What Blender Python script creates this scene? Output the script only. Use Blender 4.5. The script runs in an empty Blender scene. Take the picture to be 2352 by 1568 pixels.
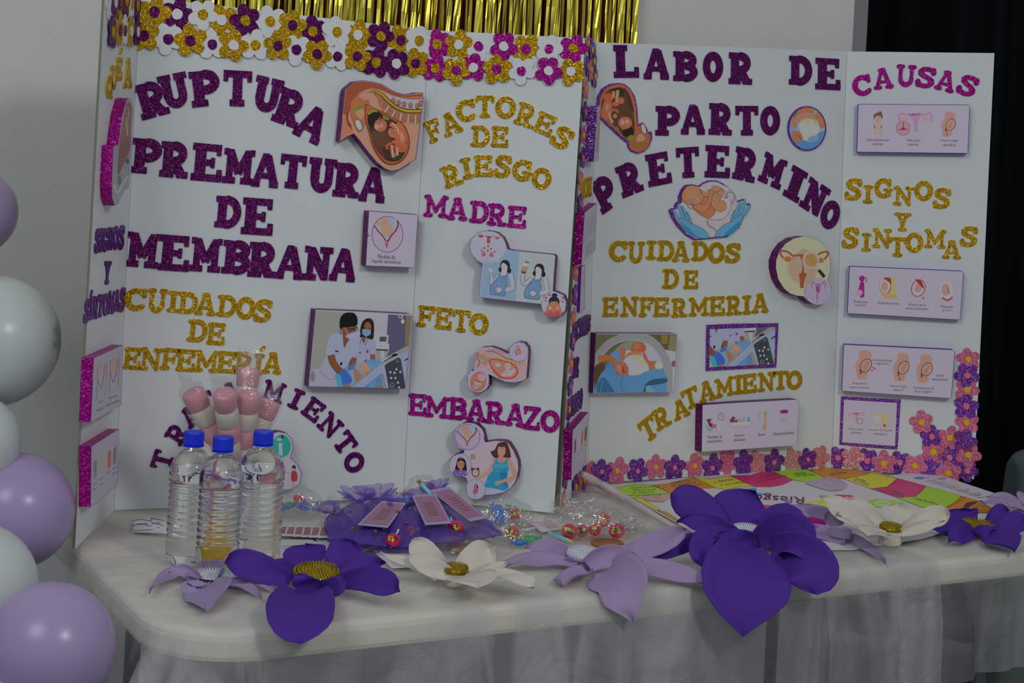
import bpy, bmesh, math, random
import numpy as np
from mathutils import Vector, Matrix, geometry, noise
SC = bpy.context.scene
COL = SC.collection
rnd = random.Random(7)
# ---------------------------------------------------------------- camera, world, lights, exposure
FPX, PX, PY, ROLL = 3600.0, 1176.0, 385.0, math.atan(.054)
CR, SR = math.cos(ROLL), math.sin(ROLL)
ZT = .75                       # table top
CAMZ = ZT + .63
cam = bpy.data.cameras.new('camera'); camo = bpy.data.objects.new('camera', cam); COL.objects.link(camo)
cam.sensor_width = 36; cam.sensor_fit = 'HORIZONTAL'; cam.lens = FPX / 2352 * 36
cam.shift_y = (PY - 784) / 2352
camo.matrix_world = Matrix(((CR, -SR, 0, 0), (0, 0, -1, 0), (SR, CR, 0, CAMZ), (0, 0, 0, 1)))
SC.camera = camo
SC.view_settings.view_transform = 'Standard'; SC.view_settings.look = 'None'
SC.view_settings.gamma = 1; SC.view_settings.use_curve_mapping = False
SC.view_settings.exposure = 0.0
w = bpy.data.worlds.new('world'); SC.world = w; w.use_nodes = True
w.node_tree.nodes['Background'].inputs[0].default_value = (.86, .95, 1.0, 1)
w.node_tree.nodes['Background'].inputs[1].default_value = .2
def area(name, loc, target, size, power, color):
    l = bpy.data.lights.new(name, 'AREA'); l.size = size; l.energy = power; l.color = color
    o = bpy.data.objects.new(name, l); COL.objects.link(o); o.location = loc
    o.rotation_euler = (Vector(target) - Vector(loc)).to_track_quat('-Z', 'Y').to_euler()
    return o
area('ceiling_lamp', (1.45, .1, 2.75), (.1, 2.9, .9), .4, 18.5, (1.0, .96, .93))
area('ceiling_lamp', (-1.3, -.3, 3.2), (-.2, 2.8, .9), 1.2, 22.5, (.93, .98, 1.0))

# ---------------------------------------------------------------- helpers
def uv(px, py):
    dx, dy = px - PX, py - PY
    return dx * CR + dy * SR, dy * CR - dx * SR
def ray(px, py):
    u, v = uv(px, py); return Vector((u / FPX, 1, -v / FPX))
C0 = Vector((0, 0, CAMZ))
def at(px, py, Y): return C0 + ray(px, py) * Y
def tab(px, py, z=ZT):
    r = ray(px, py); return C0 + r * ((z - CAMZ) / r.z)
def lin(c):
    c = c / 255.0
    return c / 12.92 if c <= .04045 else ((c + .055) / 1.055) ** 2.4
KL = .42
def pc(r, g, b, k=KL, mx=.92):           # colour as photographed -> albedo under the room's light
    c = [max(.002, lin(v) / k) for v in (r, g, b)]; f = min(1, mx / max(c)); return tuple(v * f for v in c) + (1,)
MATS = {}
def mat(name, color, rough=.6, metal=0, spec=.4, noise_amt=0, noise_scale=30, bump=0, bump_scale=200, **kw):
    if name in MATS: return MATS[name]
    m = bpy.data.materials.new(name); m.use_nodes = True; nt = m.node_tree; b = nt.nodes['Principled BSDF']
    b.inputs['Base Color'].default_value = color; b.inputs['Roughness'].default_value = rough
    b.inputs['Metallic'].default_value = metal; b.inputs['Specular IOR Level'].default_value = spec
    for k, v in kw.items(): b.inputs[k.replace('_', ' ')].default_value = v
    L = nt.links.new
    if noise_amt or bump:
        g = nt.nodes.new('ShaderNodeNewGeometry')
    if noise_amt:
        n = nt.nodes.new('ShaderNodeTexNoise'); n.inputs['Scale'].default_value = noise_scale; n.inputs['Detail'].default_value = 4
        L(g.outputs['Position'], n.inputs['Vector'])
        mr = nt.nodes.new('ShaderNodeMapRange'); mr.inputs[1].default_value = .3; mr.inputs[2].default_value = .7
        mr.inputs[3].default_value = 1 - noise_amt; mr.inputs[4].default_value = 1 + noise_amt * .4
        L(n.outputs[0], mr.inputs[0])
        mx = nt.nodes.new('ShaderNodeVectorMath'); mx.operation = 'SCALE'; mx.inputs[0].default_value = color[:3]
        L(mr.outputs[0], mx.inputs['Scale']); L(mx.outputs[0], b.inputs['Base Color'])
    if bump:
        n2 = nt.nodes.new('ShaderNodeTexNoise'); n2.inputs['Scale'].default_value = bump_scale; n2.inputs['Detail'].default_value = 5
        L(g.outputs['Position'], n2.inputs['Vector'])
        bp = nt.nodes.new('ShaderNodeBump'); bp.inputs['Strength'].default_value = bump; bp.inputs['Distance'].default_value = .002
        L(n2.outputs[0], bp.inputs['Height']); L(bp.outputs[0], b.inputs['Normal'])
    MATS[name] = m; return m
def glitter(name, color, spark, scale=560, metal=.55, thr=.86):
    m = bpy.data.materials.new(name); m.use_nodes = True; nt = m.node_tree; b = nt.nodes['Principled BSDF']; L = nt.links.new
    g = nt.nodes.new('ShaderNodeNewGeometry')
    v = nt.nodes.new('ShaderNodeTexVoronoi'); v.inputs['Scale'].default_value = scale
    L(g.outputs['Position'], v.inputs['Vector'])
    s = nt.nodes.new('ShaderNodeSeparateColor'); L(v.outputs['Color'], s.inputs[0])
    r = nt.nodes.new('ShaderNodeValToRGB'); e = r.color_ramp.elements
    e[0].position = 0; e[0].color = tuple(c * .65 for c in color[:3]) + (1,)
    e[1].position = 1; e[1].color = spark
    e2 = e.new(thr - .08); e2.color = tuple(min(1, c * 1.15) for c in color[:3]) + (1,)
    e3 = e.new(thr + .06); e3.color = tuple(.5 * a + .5 * c for a, c in zip(color[:3], spark[:3])) + (1,)
    L(s.outputs[0], r.inputs[0]); L(r.outputs[0], b.inputs['Base Color'])
    sub = nt.nodes.new('ShaderNodeVectorMath'); sub.operation = 'SUBTRACT'; sub.inputs[1].default_value = (.5, .5, .5)
    L(v.outputs['Color'], sub.inputs[0])
    sc = nt.nodes.new('ShaderNodeVectorMath'); sc.operation = 'SCALE'; sc.inputs['Scale'].default_value = .9; L(sub.outputs[0], sc.inputs[0])
    ad = nt.nodes.new('ShaderNodeVectorMath'); L(g.outputs['Normal'], ad.inputs[0]); L(sc.outputs[0], ad.inputs[1])
    no = nt.nodes.new('ShaderNodeVectorMath'); no.operation = 'NORMALIZE'; L(ad.outputs[0], no.inputs[0]); L(no.outputs[0], b.inputs['Normal'])
    b.inputs['Metallic'].default_value = metal; b.inputs['Roughness'].default_value = .36; b.inputs['Specular IOR Level'].default_value = .25
    MATS[name] = m; return m
GPUR = glitter('purple_magenta_glitter', pc(62, 0, 60), pc(215, 60, 190), thr=.92, metal=.25)
GMAG = glitter('magenta_glitter', pc(122, 5, 98), pc(250, 90, 215), thr=.88, metal=.35)
GGOLD = glitter('gold_glitter', pc(142, 108, 4), pc(250, 225, 100), thr=.86, metal=.4)
GPNK = glitter('pink_glitter', pc(185, 92, 122), pc(255, 225, 235), thr=.9, metal=.25)
GLPK = glitter('pale_pink_glitter', pc(200, 122, 132), pc(255, 240, 240), thr=.72, metal=.35)
GVIO = glitter('violet_glitter', pc(88, 38, 120), pc(245, 200, 255), thr=.85)
FPURS = mat('purple_foam', pc(62, 20, 110), .7)
FGOLDS = mat('gold_foam', pc(178, 150, 10), .6)
FWH = mat('white_foam', pc(168, 170, 172), .7)
FPNK = mat('pink_foam', pc(200, 105, 135), .7)
FYEL = mat('yellow_foam', pc(200, 165, 5), .5)
def link(name, me, parent=None, mats=(), kind=None):
    o = bpy.data.objects.new(name, me); COL.objects.link(o)
    for m in mats: me.materials.append(m)
    if parent is not None: o.parent = parent
    if kind: o['kind'] = kind
    return o
def tag(o, label=None, cat=None, group=None, kind=None):
    if label: o['label'] = label
    if cat: o['category'] = cat
    if group: o['group'] = group
    if kind: o['kind'] = kind
    return o
def thing(name, label, cat, loc=(0, 0, 0), group=None):
    o = bpy.data.objects.new(name, None); COL.objects.link(o); o.location = loc; o.empty_display_size = .05
    return tag(o, label, cat, group)
def ME(name, verts, faces, smooth=False, mi=None):
    me = bpy.data.meshes.new(name); me.from_pydata([tuple(v) for v in verts], [], [tuple(f) for f in faces]); me.validate()
    if smooth: me.polygons.foreach_set('use_smooth', [True] * len(me.polygons))
    if mi: me.polygons.foreach_set('material_index', mi[:len(me.polygons)])
    me.update(); return me
class MB:
    """collects shapes into one mesh"""
    def __init__(s): s.v = []; s.f = []; s.m = []
    def add(s, vs, fs, mi=0):
        n = len(s.v); s.v += [Vector(v) for v in vs]; s.f += [tuple(i + n for i in f) for f in fs]; s.m += [mi] * len(fs); return s
    def box(s, c, sz, M=None, mi=0):
        vs = [Vector(((i & 1) - .5, ((i >> 1) & 1) - .5, (i >> 2) - .5)) * 1 for i in range(8)]
        vs = [Vector((v.x * sz[0], v.y * sz[1], v.z * sz[2])) for v in vs]
        if M is not None: vs = [M @ v for v in vs]
        vs = [v + Vector(c) for v in vs]
        return s.add(vs, [(0, 2, 3, 1), (4, 5, 7, 6), (0, 1, 5, 4), (2, 6, 7, 3), (0, 4, 6, 2), (1, 3, 7, 5)], mi)
    def tube(s, pts, r, n=8, mi=0, caps=True):
        pts = [Vector(p) for p in pts]; rs = r if isinstance(r, (list, tuple)) else [r] * len(pts); vs = []; fs = []
        up = None
        for i, p in enumerate(pts):
            d = (pts[min(i + 1, len(pts) - 1)] - pts[max(i - 1, 0)]).normalized()
            if up is None: up = d.orthogonal().normalized()
            up = (up - d * up.dot(d)).normalized(); sd = d.cross(up)
            for k in range(n):
                a = 2 * math.pi * k / n; vs.append(p + (up * math.cos(a) + sd * math.sin(a)) * rs[i])
        for i in range(len(pts) - 1):
            for k in range(n):
                fs.append((i * n + k, i * n + (k + 1) % n, (i + 1) * n + (k + 1) % n, (i + 1) * n + k))
        if caps: fs.append(tuple(range(n))[::-1]); fs.append(tuple((len(pts) - 1) * n + k for k in range(n)))
        return s.add(vs, fs, mi)
    def lathe(s, prof, n=24, M=None, mi=0):
        vs = []; fs = []
        for (r, z) in prof:
            for k in range(n):
                a = 2 * math.pi * k / n; vs.append(Vector((r * math.cos(a), r * math.sin(a), z)))
        if M is not None: vs = [M @ v for v in vs]
        for i in range(len(prof) - 1):
            for k in range(n): fs.append((i * n + k, i * n + (k + 1) % n, (i + 1) * n + (k + 1) % n, (i + 1) * n + k))
        fs.append(tuple(range(n))[::-1]); fs.append(tuple((len(prof) - 1) * n + k for k in range(n)))
        return s.add(vs, fs, mi)
    def sphere(s, c, r, n=16, sc=(1, 1, 1), M=None, mi=0, jit=0, seed=0):
        c = Vector(c); vs = []; fs = []; h = n // 2
        for i in range(h + 1):
            t = math.pi * i / h
            for k in range(n):
                a = 2 * math.pi * k / n; v = Vector((math.sin(t) * math.cos(a), math.sin(t) * math.sin(a), math.cos(t)))
                q = 1 + (noise.noise(v * 2.2 + Vector((seed, 0, 0))) * jit if jit else 0)
                v = Vector((v.x * r * sc[0], v.y * r * sc[1], v.z * r * sc[2])) * q
                vs.append((M @ v if M is not None else v) + c)
        for i in range(h):
            for k in range(n): fs.append((i * n + k, (i + 1) * n + k, (i + 1) * n + (k + 1) % n, i * n + (k + 1) % n))
        return s.add(vs, fs, mi)
    def build(s, name, mats, parent=None, smooth=False, kind=None, world=True):
        if not isinstance(mats, (list, tuple)): mats = [mats]
        org = Vector((0, 0, 0))
        if parent is not None and world: org = parent.matrix_basis.translation if parent.parent is None else parent.parent.matrix_basis.translation + parent.matrix_basis.translation
        me = ME(name, [v - org for v in s.v], s.f, smooth, s.m)
        return link(name, me, parent, mats, kind)
    def build_top(s, name, mats, label, cat, group=None, smooth=False, kind=None):
        lo = Vector((min(v.x for v in s.v), min(v.y for v in s.v), min(v.z for v in s.v))); hi = Vector((max(v.x for v in s.v), max(v.y for v in s.v), 0))
        org = Vector(((lo.x + hi.x) / 2, (lo.y + hi.y) / 2, lo.z))
        if not isinstance(mats, (list, tuple)): mats = [mats]
        me = ME(name, [v - org for v in s.v], s.f, smooth, s.m); o = link(name, me, None, mats); o.location = org
        return tag(o, label, cat, group, kind)
class Plane:
    """flat face of a panel: origin O, axes S (along), T (up), N (towards the room)"""
    def __init__(s, O, S, N, off=0):
        s.O = Vector(O); s.S = Vector(S).normalized(); s.N = Vector(N).normalized(); s.T = s.N.cross(s.S).normalized()
        s.off = off
    def px(s, x, y, off=0):
        r = ray(x, y); P = s.O + s.N * off; t = (P - C0).dot(s.N) / r.dot(s.N); q = C0 + r * t - P
        return q.dot(s.S), q.dot(s.T)
    def w(s, a, b, off=0): return s.O + s.S * a + s.T * b + s.N * off
    def M(s): return Matrix(((s.S.x, s.T.x, s.N.x, s.O.x), (s.S.y, s.T.y, s.N.y, s.O.y), (s.S.z, s.T.z, s.N.z, s.O.z), (0, 0, 0, 1)))

# ---------------------------------------------------------------- setting: wall, floor, shade-toned strip
WALL = mat('painted_plaster', pc(160, 160, 158), .85, spec=.2, noise_amt=.04, noise_scale=6, bump=.35, bump_scale=70)
FLOOR = mat('dark_floor', pc(48, 50, 52), .5, noise_amt=.2, noise_scale=8)
wd = Vector((1, .35, 0)).normalized(); wn = Vector((.35, -1, 0)).normalized()
def wallY(x): return 3.44 + .35 * x
def wallbox(name, x0, x1, z0, z1, th=.12, off=0, m=WALL):
    a = Vector((x0, wallY(x0), 0)) - wn * off; b = Vector((x1, wallY(x1), 0)) - wn * off
    vs = []
    for z in (z0, z1):
        for p in (a, b, b - wn * th, a - wn * th): vs.append((p.x, p.y, z))
    o = link(name, ME(name, vs, [(0, 1, 2, 3), (4, 7, 6, 5), (0, 4, 5, 1), (1, 5, 6, 2), (2, 6, 7, 3), (3, 7, 4, 0)]), None, [m], 'structure'); return o
wallbox('wall_back', -2.6, .79, 0, 2.9)
wallbox('shaded_strip', .79, .972, 0, 2.9, .1, .25, mat('shaded_strip_grey', pc(118, 116, 122), .85))  # set-back strip beside the wall end; its weaker light is painted as darker grey
f = MB().box((0, 2.5, -.02), (9, 9, .04)).build('floor', FLOOR, None, kind='structure')
# ---------------------------------------------------------------- table and sheer cloths
TD = Vector((.873, .487, 0)).normalized(); TN = Vector((-TD.y, TD.x, 0))     # along the front, towards the back
TC = Vector((-.4116, 2.020, 0)); TLEN, TDEP, TR = 1.90, .79, .13
def outline(r=TR, inset=0, n=10):
    """table outline from the back left corner, along the left side and front to the back right; (point, outward normal)"""
    out = []
    def P(a, b, na, nb): out.append((TC + TD * a + TN * b, (TD * na + TN * nb).normalized()))
    for i in range(12): P(inset, TDEP - (TDEP - r) * i / 12, -1, 0)
    for i in range(n + 1):
        t = math.pi / 2 * i / n; P(r - (r - inset) * math.cos(t), r - (r - inset) * math.sin(t), -math.cos(t), -math.sin(t))
    for i in range(1, 90): P(r + (TLEN - 2 * r) * i / 89, inset, 0, -1)
    for i in range(1, n + 1):
        t = math.pi / 2 * i / n; P(TLEN - r + (r - inset) * math.sin(t), r - (r - inset) * math.cos(t), math.sin(t), -math.cos(t))
    for i in range(1, 12): P(TLEN - inset, r + (TDEP - r) * i / 11, 1, 0)
    return out
CREAM = mat('cream_plastic', pc(172, 168, 158), .5, noise_amt=.03, noise_scale=12)
DARKM = mat('dark_metal', (.09, .09, .1, 1), .5)
tb = thing('folding_table', 'long cream folding table with rounded corners under the sheer white cloths', 'table', tuple(TC + TD * TLEN / 2 + TN * TDEP / 2))
ol = outline(); n = len(ol); m = MB(); vs = []
for z, ins in ((ZT - .004, 0), (ZT - .0015, .004), (ZT - .042, 0)): pass
prof = [(ZT - .046, .008), (ZT - .042, .002), (ZT - .036, 0), (ZT - .016, 0), (ZT - .009, .002), (ZT - .005, .006), (ZT - .003, .012)]
for z, ins in prof:
    for p, nn in ol: q = p - nn * ins; vs.append((q.x, q.y, z))
fs = [tuple(range(n))[::-1], tuple(6 * n + i for i in range(n))]
for k in range(6):
    for i in range(n): j = (i + 1) % n; fs.append((k * n + i, k * n + j, (k + 1) * n + j, (k + 1) * n + i))
m.add(vs, fs).build('tabletop', CREAM, tb)
for a in (.16, TLEN - .34):
    for b in (.1, TDEP - .1):
        p = TC + TD * a + TN * b
        MB().tube([p + Vector((0, 0, 0)), p + Vector((0, 0, ZT - .044))], .0135, 10).build('leg', DARKM, tb, True)
def sheer(name, alpha, col, streak=.25):
    m = bpy.data.materials.new(name); m.use_nodes = True; nt = m.node_tree; L = nt.links.new; N = nt.nodes; N.clear()
    out = N.new('ShaderNodeOutputMaterial'); tr = N.new('ShaderNodeBsdfTransparent'); mix = N.new('ShaderNodeMixShader')
    b = N.new('ShaderNodeBsdfPrincipled'); b.inputs['Base Color'].default_value = col; b.inputs['Roughness'].default_value = .42
    tl = N.new('ShaderNodeBsdfTranslucent'); tl.inputs[0].default_value = col; m2 = N.new('ShaderNodeMixShader'); m2.inputs[0].default_value = .3
    L(b.outputs[0], m2.inputs[1]); L(tl.outputs[0], m2.inputs[2])
    g = N.new('ShaderNodeNewGeometry'); mp = N.new('ShaderNodeMapping'); mp.inputs['Scale'].default_value = (6, 6, 1.3)
    ns = N.new('ShaderNodeTexNoise'); ns.inputs['Scale'].default_value = 1.7; ns.inputs['Detail'].default_value = 5; ns.inputs['Distortion'].default_value = 1.1
    mp.inputs['Rotation'].default_value = (.25, .35, 0); L(g.outputs['Position'], mp.inputs[0]); L(mp.outputs[0], ns.inputs['Vector'])
    mr = N.new('ShaderNodeMapRange'); mr.inputs[1].default_value = .42; mr.inputs[2].default_value = .66
    mr.inputs[3].default_value = alpha - streak * .3; mr.inputs[4].default_value = min(.97, alpha + streak)
    L(ns.outputs[0], mr.inputs[0]); L(mr.outputs[0], mix.inputs[0])
    n2 = N.new('ShaderNodeTexNoise'); n2.inputs['Scale'].default_value = 9; n2.inputs['Detail'].default_value = 6; n2.inputs['Distortion'].default_value = 1.2; L(g.outputs['Position'], n2.inputs['Vector'])
    bp = N.new('ShaderNodeBump'); bp.inputs['Strength'].default_value = .5; bp.inputs['Distance'].default_value = .02; L(n2.outputs[0], bp.inputs['Height']); L(bp.outputs[0], b.inputs['Normal'])
    L(tr.outputs[0], mix.inputs[1]); L(m2.outputs[0], mix.inputs[2]); L(mix.outputs[0], out.inputs[0])
    MATS[name] = m; return m
SHEER = sheer('sheer_white_plastic', .34, (.78, .80, .80, 1), .3)
SHEER2 = sheer('sheer_white_plastic_right', .30, (.74, .78, .77, 1), .14)
A_END = (tab(2143, 1283) - TC).dot(TD)
def cloth(name, m, a0, a1, drop0, drop1, left, label, zoff, seed):
    """sheet over the tabletop between a0 and a1 with a hanging, folded skirt"""
    mb = MB()
    # top
    na, nb = 50, 16; vs = []; fs = []
    for i in range(na + 1):
        for j in range(nb + 1):
            a = (a0 + .011 * left) + (a1 - a0 - .011 * left) * i / na; b = .011 + (TDEP - .011) * j / nb
            if left and a < TR and b < TR:
                d = Vector((TR - a, TR - b)); l = max(abs(TR - a), abs(TR - b)) / max(1e-6, d.length); a = TR - (TR - a) * l; b = TR - (TR - b) * l
            p = TC + TD * a + TN * b
            z = ZT + zoff + .0016 * noise.noise(Vector((p.x * 14, p.y * 14, seed)))
            vs.append((p.x, p.y, z))
    for i in range(na):
        for j in range(nb):
            k = i * (nb + 1) + j; fs.append((k, k + nb + 1, k + nb + 2, k + 1))
    mb.add(vs, fs)
    # skirt
    path = []
    if left:
        for k in range(40): path.append((TC + TN * (TDEP * .62 - (TDEP * .62 - TR) * k / 40), -TD, 0))
        for k in range(46):
            t = math.pi / 2 * k / 46; path.append((TC + TD * (TR - TR * math.cos(t)) + TN * (TR - TR * math.sin(t)), (-TD * math.cos(t) - TN * math.sin(t)), math.sin(2 * t)))
    aa = TR if left else a0; cnt = int((a1 - aa) / .006)
    for k in range(cnt + 1): path.append((TC + TD * (aa + (a1 - aa) * k / cnt), -TN, 0))
    rows = 34; vs = []; fs = []; s = 0; prev = None
    for i, (p, nn, cor) in enumerate(path):
        if prev is not None: s += (p - prev).length * (1 + 1.2 * cor)
        prev = p; q = i / (len(path) - 1); drop = drop0 + (drop1 - drop0) * q
        w1 = noise.noise(Vector((s * 9, seed, 0))); w2 = noise.noise(Vector((s * 26, seed + 5, 0)))
        side = 1.0 if nn.dot(-TD) > .3 else .45
        for j in range(rows + 1):
            if j < 5:
                t = math.pi / 2 * j / 4; o = -.011 + .014 * math.sin(t); z = ZT + zoff - .013 * (1 - math.cos(t))
            else:
                e = (j - 4) / (rows - 4); e2 = e * drop
                amp = min(1, e2 / .10)
                o = .003 + zoff + amp * (.010 + (.035 * abs(w1) + .014 * w2 + (.03 + .02 * math.sin(s * 60)) * cor) * side * (1 + 1.2 * e)); z = ZT + zoff - .013 - e2
                z += .006 * amp * noise.noise(Vector((s * 12, e * 3, seed)))
            if i == len(path) - 1 or i == 0: pass
            v = p + nn * o; vs.append((v.x, v.y, z))
    for i in range(len(path) - 1):
        for j in range(rows): k = i * (rows + 1) + j; fs.append((k, k + 1, k + rows + 2, k + rows + 1))
    mb.add(vs, fs)
    return mb.build_top(name, m, label, 'tablecloth', smooth=True)
cloth('tablecloth', SHEER, 0, A_END, .42, .195, True, 'sheer white plastic tablecloth hanging over the left end and most of the table front', .0022, 3.1)
cloth('tablecloth', SHEER2, A_END - .25, TLEN - .04, .19, .185, False, 'shorter sheer cloth under the main one at the right end of the table', .0004, 8.4)
ZI = ZT + .0035          # where things stand

# ---------------------------------------------------------------- tri-fold boards
BWHITE = mat('white_board_paper', pc(160, 165, 166), .55, spec=.3, noise_amt=.015, noise_scale=5)
BEDGE = mat('grey_board_edge', pc(95, 92, 80), .8)
class Board:
    def __init__(s, name, label, folds, tops, n_center=1):
        """folds: bottom pixels left to right (on the table); tops: top pixels"""
        s.B = [tab(*p, z=ZI) for p in folds]; s.T = [None] * 4
        Bf = s.B
        s.root = thing(name, label, 'display board', tuple((Bf[1] + Bf[2]) / 2))
        s.pl = [None] * 3; s.P = [None] * 3
        s.T[1] = at(*tops[1], s.B[1].y)
        def mk(i, tl):      # plane through the two bottoms and one top
            S = (Bf[i + 1] - Bf[i]).normalized(); up = (tl - Bf[i]) if i >= 1 else (tl - Bf[1])
            N = S.cross(up).normalized()
            if N.dot(C0 - Bf[i]) < 0: N = -N
            return Plane(Bf[i], S, N)
        s.pl[1] = mk(1, s.T[1]); a, b = s.pl[1].px(*tops[2]); s.T[2] = s.pl[1].w(a, b)
        s.pl[2] = mk(2, s.T[2]); a, b = s.pl[2].px(*tops[3]); s.T[3] = s.pl[2].w(a, b)
        s.pl[0] = mk(0, s.T[1]); a, b = s.pl[0].px(*tops[0]); s.T[0] = s.pl[0].w(a, b)
        th = .004
        for i in range(3):
            q = [Bf[i], Bf[i + 1], s.T[i + 1], s.T[i]]; N = s.pl[i].N; g = s.pl[i].S * .0003
            q = [q[0] + g * (i > 0), q[1] - g * (i < 2), q[2] - g * (i < 2), q[3] + g * (i > 0)]
            vs = q + [v - N * th for v in q]
            s.P[i] = MB().add(vs[:4], [(0, 1, 2, 3)], 0).add(vs, [(7, 6, 5, 4), (1, 0, 4, 5), (2, 1, 5, 6), (3, 2, 6, 7), (0, 3, 7, 4)], 1).build('panel', [BWHITE, BEDGE], s.root)
        for i in (1, 2):    # creased paper hinge
            d = (s.pl[i].S - s.pl[i - 1].S) * 0
            m = MB().tube([Bf[i] - (s.pl[i].N + s.pl[i - 1].N) * .0016, s.T[i] - (s.pl[i].N + s.pl[i - 1].N) * .0016], .0017, 6)
            m.build('hinge', BWHITE, s.root)
        s.inv = Matrix.Translation(-Vector(s.root.location))
B1 = Board('display_board', 'white tri-fold board about premature membrane rupture, standing on the left half of the table',
           [(172, 1260), (262, 1171), (926, 1143), (1272, 1178)], [(243, -60), (322, -8), (985, 69), (1344, 88)])
B2 = Board('display_board', 'white tri-fold board about preterm labour, standing on the right half of the table',
           [(1286, 1162), (1350, 1110), (1910, 1074), (2237, 1100)], [(1349, 82), (1370, 97), (1945, 118), (2284, 122)])

# ---------------------------------------------------------------- outlines from distance fields
def contours(sd, x0, y0, h):
    ny, nx = sd.shape; ins = sd < 0; nxt = {}; pos = {}
    def ek(kind, i, j):
        k = (kind, i, j)
        if k not in pos:
            if kind == 'h': a, b = sd[j, i], sd[j, i + 1]; t = a / (a - b); pos[k] = (x0 + (i + t) * h, y0 + j * h)
            else: a, b = sd[j, i], sd[j + 1, i]; t = a / (a - b); pos[k] = (x0 + i * h, y0 + (j + t) * h)
        return k
    c = ins[:-1, :-1] * 1 + ins[:-1, 1:] * 2 + ins[1:, 1:] * 4 + ins[1:, :-1] * 8
    T = {1: 'BL', 2: 'RB', 4: 'TR', 8: 'LT', 3: 'RL', 6: 'TB', 12: 'LR', 9: 'BT', 7: 'TL', 14: 'LB', 13: 'BR', 11: 'RT', 5: 'BLTR', 10: 'RBLT'}
    for j, i in zip(*np.nonzero((c > 0) & (c < 15))):
        s = T[int(c[j, i])]
        E = {'B': ('h', i, j), 'T': ('h', i, j + 1), 'L': ('v', i, j), 'R': ('v', i + 1, j)}
        for k in range(0, len(s), 2): nxt[ek(*E[s[k]])] = ek(*E[s[k + 1]])
    loops = []
    while nxt:
        st = next(iter(nxt)); k = st; L = []
        while k in nxt: L.append(pos[k]); k = nxt.pop(k)
        if len(L) > 5: loops.append(L)
    return loops
def rdp(P, eps):
    def rec(a, b):
        if b <= a + 1: return []
        A = np.array(P[a]); Bp = np.array(P[b % len(P)]); d = Bp - A; l = np.hypot(*d) + 1e-12
        q = np.array(P[a + 1:b]) - A; dist = np.abs(d[0] * q[:, 1] - d[1] * q[:, 0]) / l if l > 1e-9 else np.hypot(q[:, 0], q[:, 1])
        k = int(dist.argmax())
        if dist[k] < eps: return []
        k += a + 1; return rec(a, k) + [k] + rec(k, b)
    h = len(P) // 2; idx = [0] + rec(0, h) + [h] + rec(h, len(P)); return [P[i] for i in idx]
def area2(P): return sum(P[i][0] * P[(i + 1) % len(P)][1] - P[(i + 1) % len(P)][0] * P[i][1] for i in range(len(P))) / 2
def inside(p, P):
    c = False; j = len(P) - 1
    for i in range(len(P)):
        if (P[i][1] > p[1]) != (P[j][1] > p[1]) and p[0] < (P[j][0] - P[i][0]) * (p[1] - P[i][1]) / (P[j][1] - P[i][1]) + P[i][0]: c = not c
        j = i
    return c
def solid(loops, th, z0=0, bevel=0):
    """front face at z0+th (material 0), sides down to z0 (material 1)"""
    outs = [l for l in loops if area2(l) > 0]; holes = [l for l in loops if area2(l) <= 0]
    vs = []; fs = []; mi = []
    for o in outs:
        g = [o] + [h for h in holes if inside(h[0], o)]
        flat = [p for l in g for p in l]; b = len(vs); nF = len(flat)
        vs += [(p[0], p[1], z0 + th) for p in flat] + [(p[0], p[1], z0) for p in flat]
        for t in geometry.tessellate_polygon([[Vector((p[0], p[1], 0)) for p in l] for l in g]):
            A, Bq, Cq = (flat[i] for i in t)
            if (Bq[0] - A[0]) * (Cq[1] - A[1]) - (Bq[1] - A[1]) * (Cq[0] - A[0]) < 0: t = t[::-1]
            fs.append(tuple(b + i for i in t)); mi.append(0)
        k = 0
        for l in g:
            for i in range(len(l)):
                j = (i + 1) % len(l); fs.append((b + k + i, b + nF + k + i, b + nF + k + j, b + k + j)); mi.append(1)
            k += len(l)
    return vs, fs, mi
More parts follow.
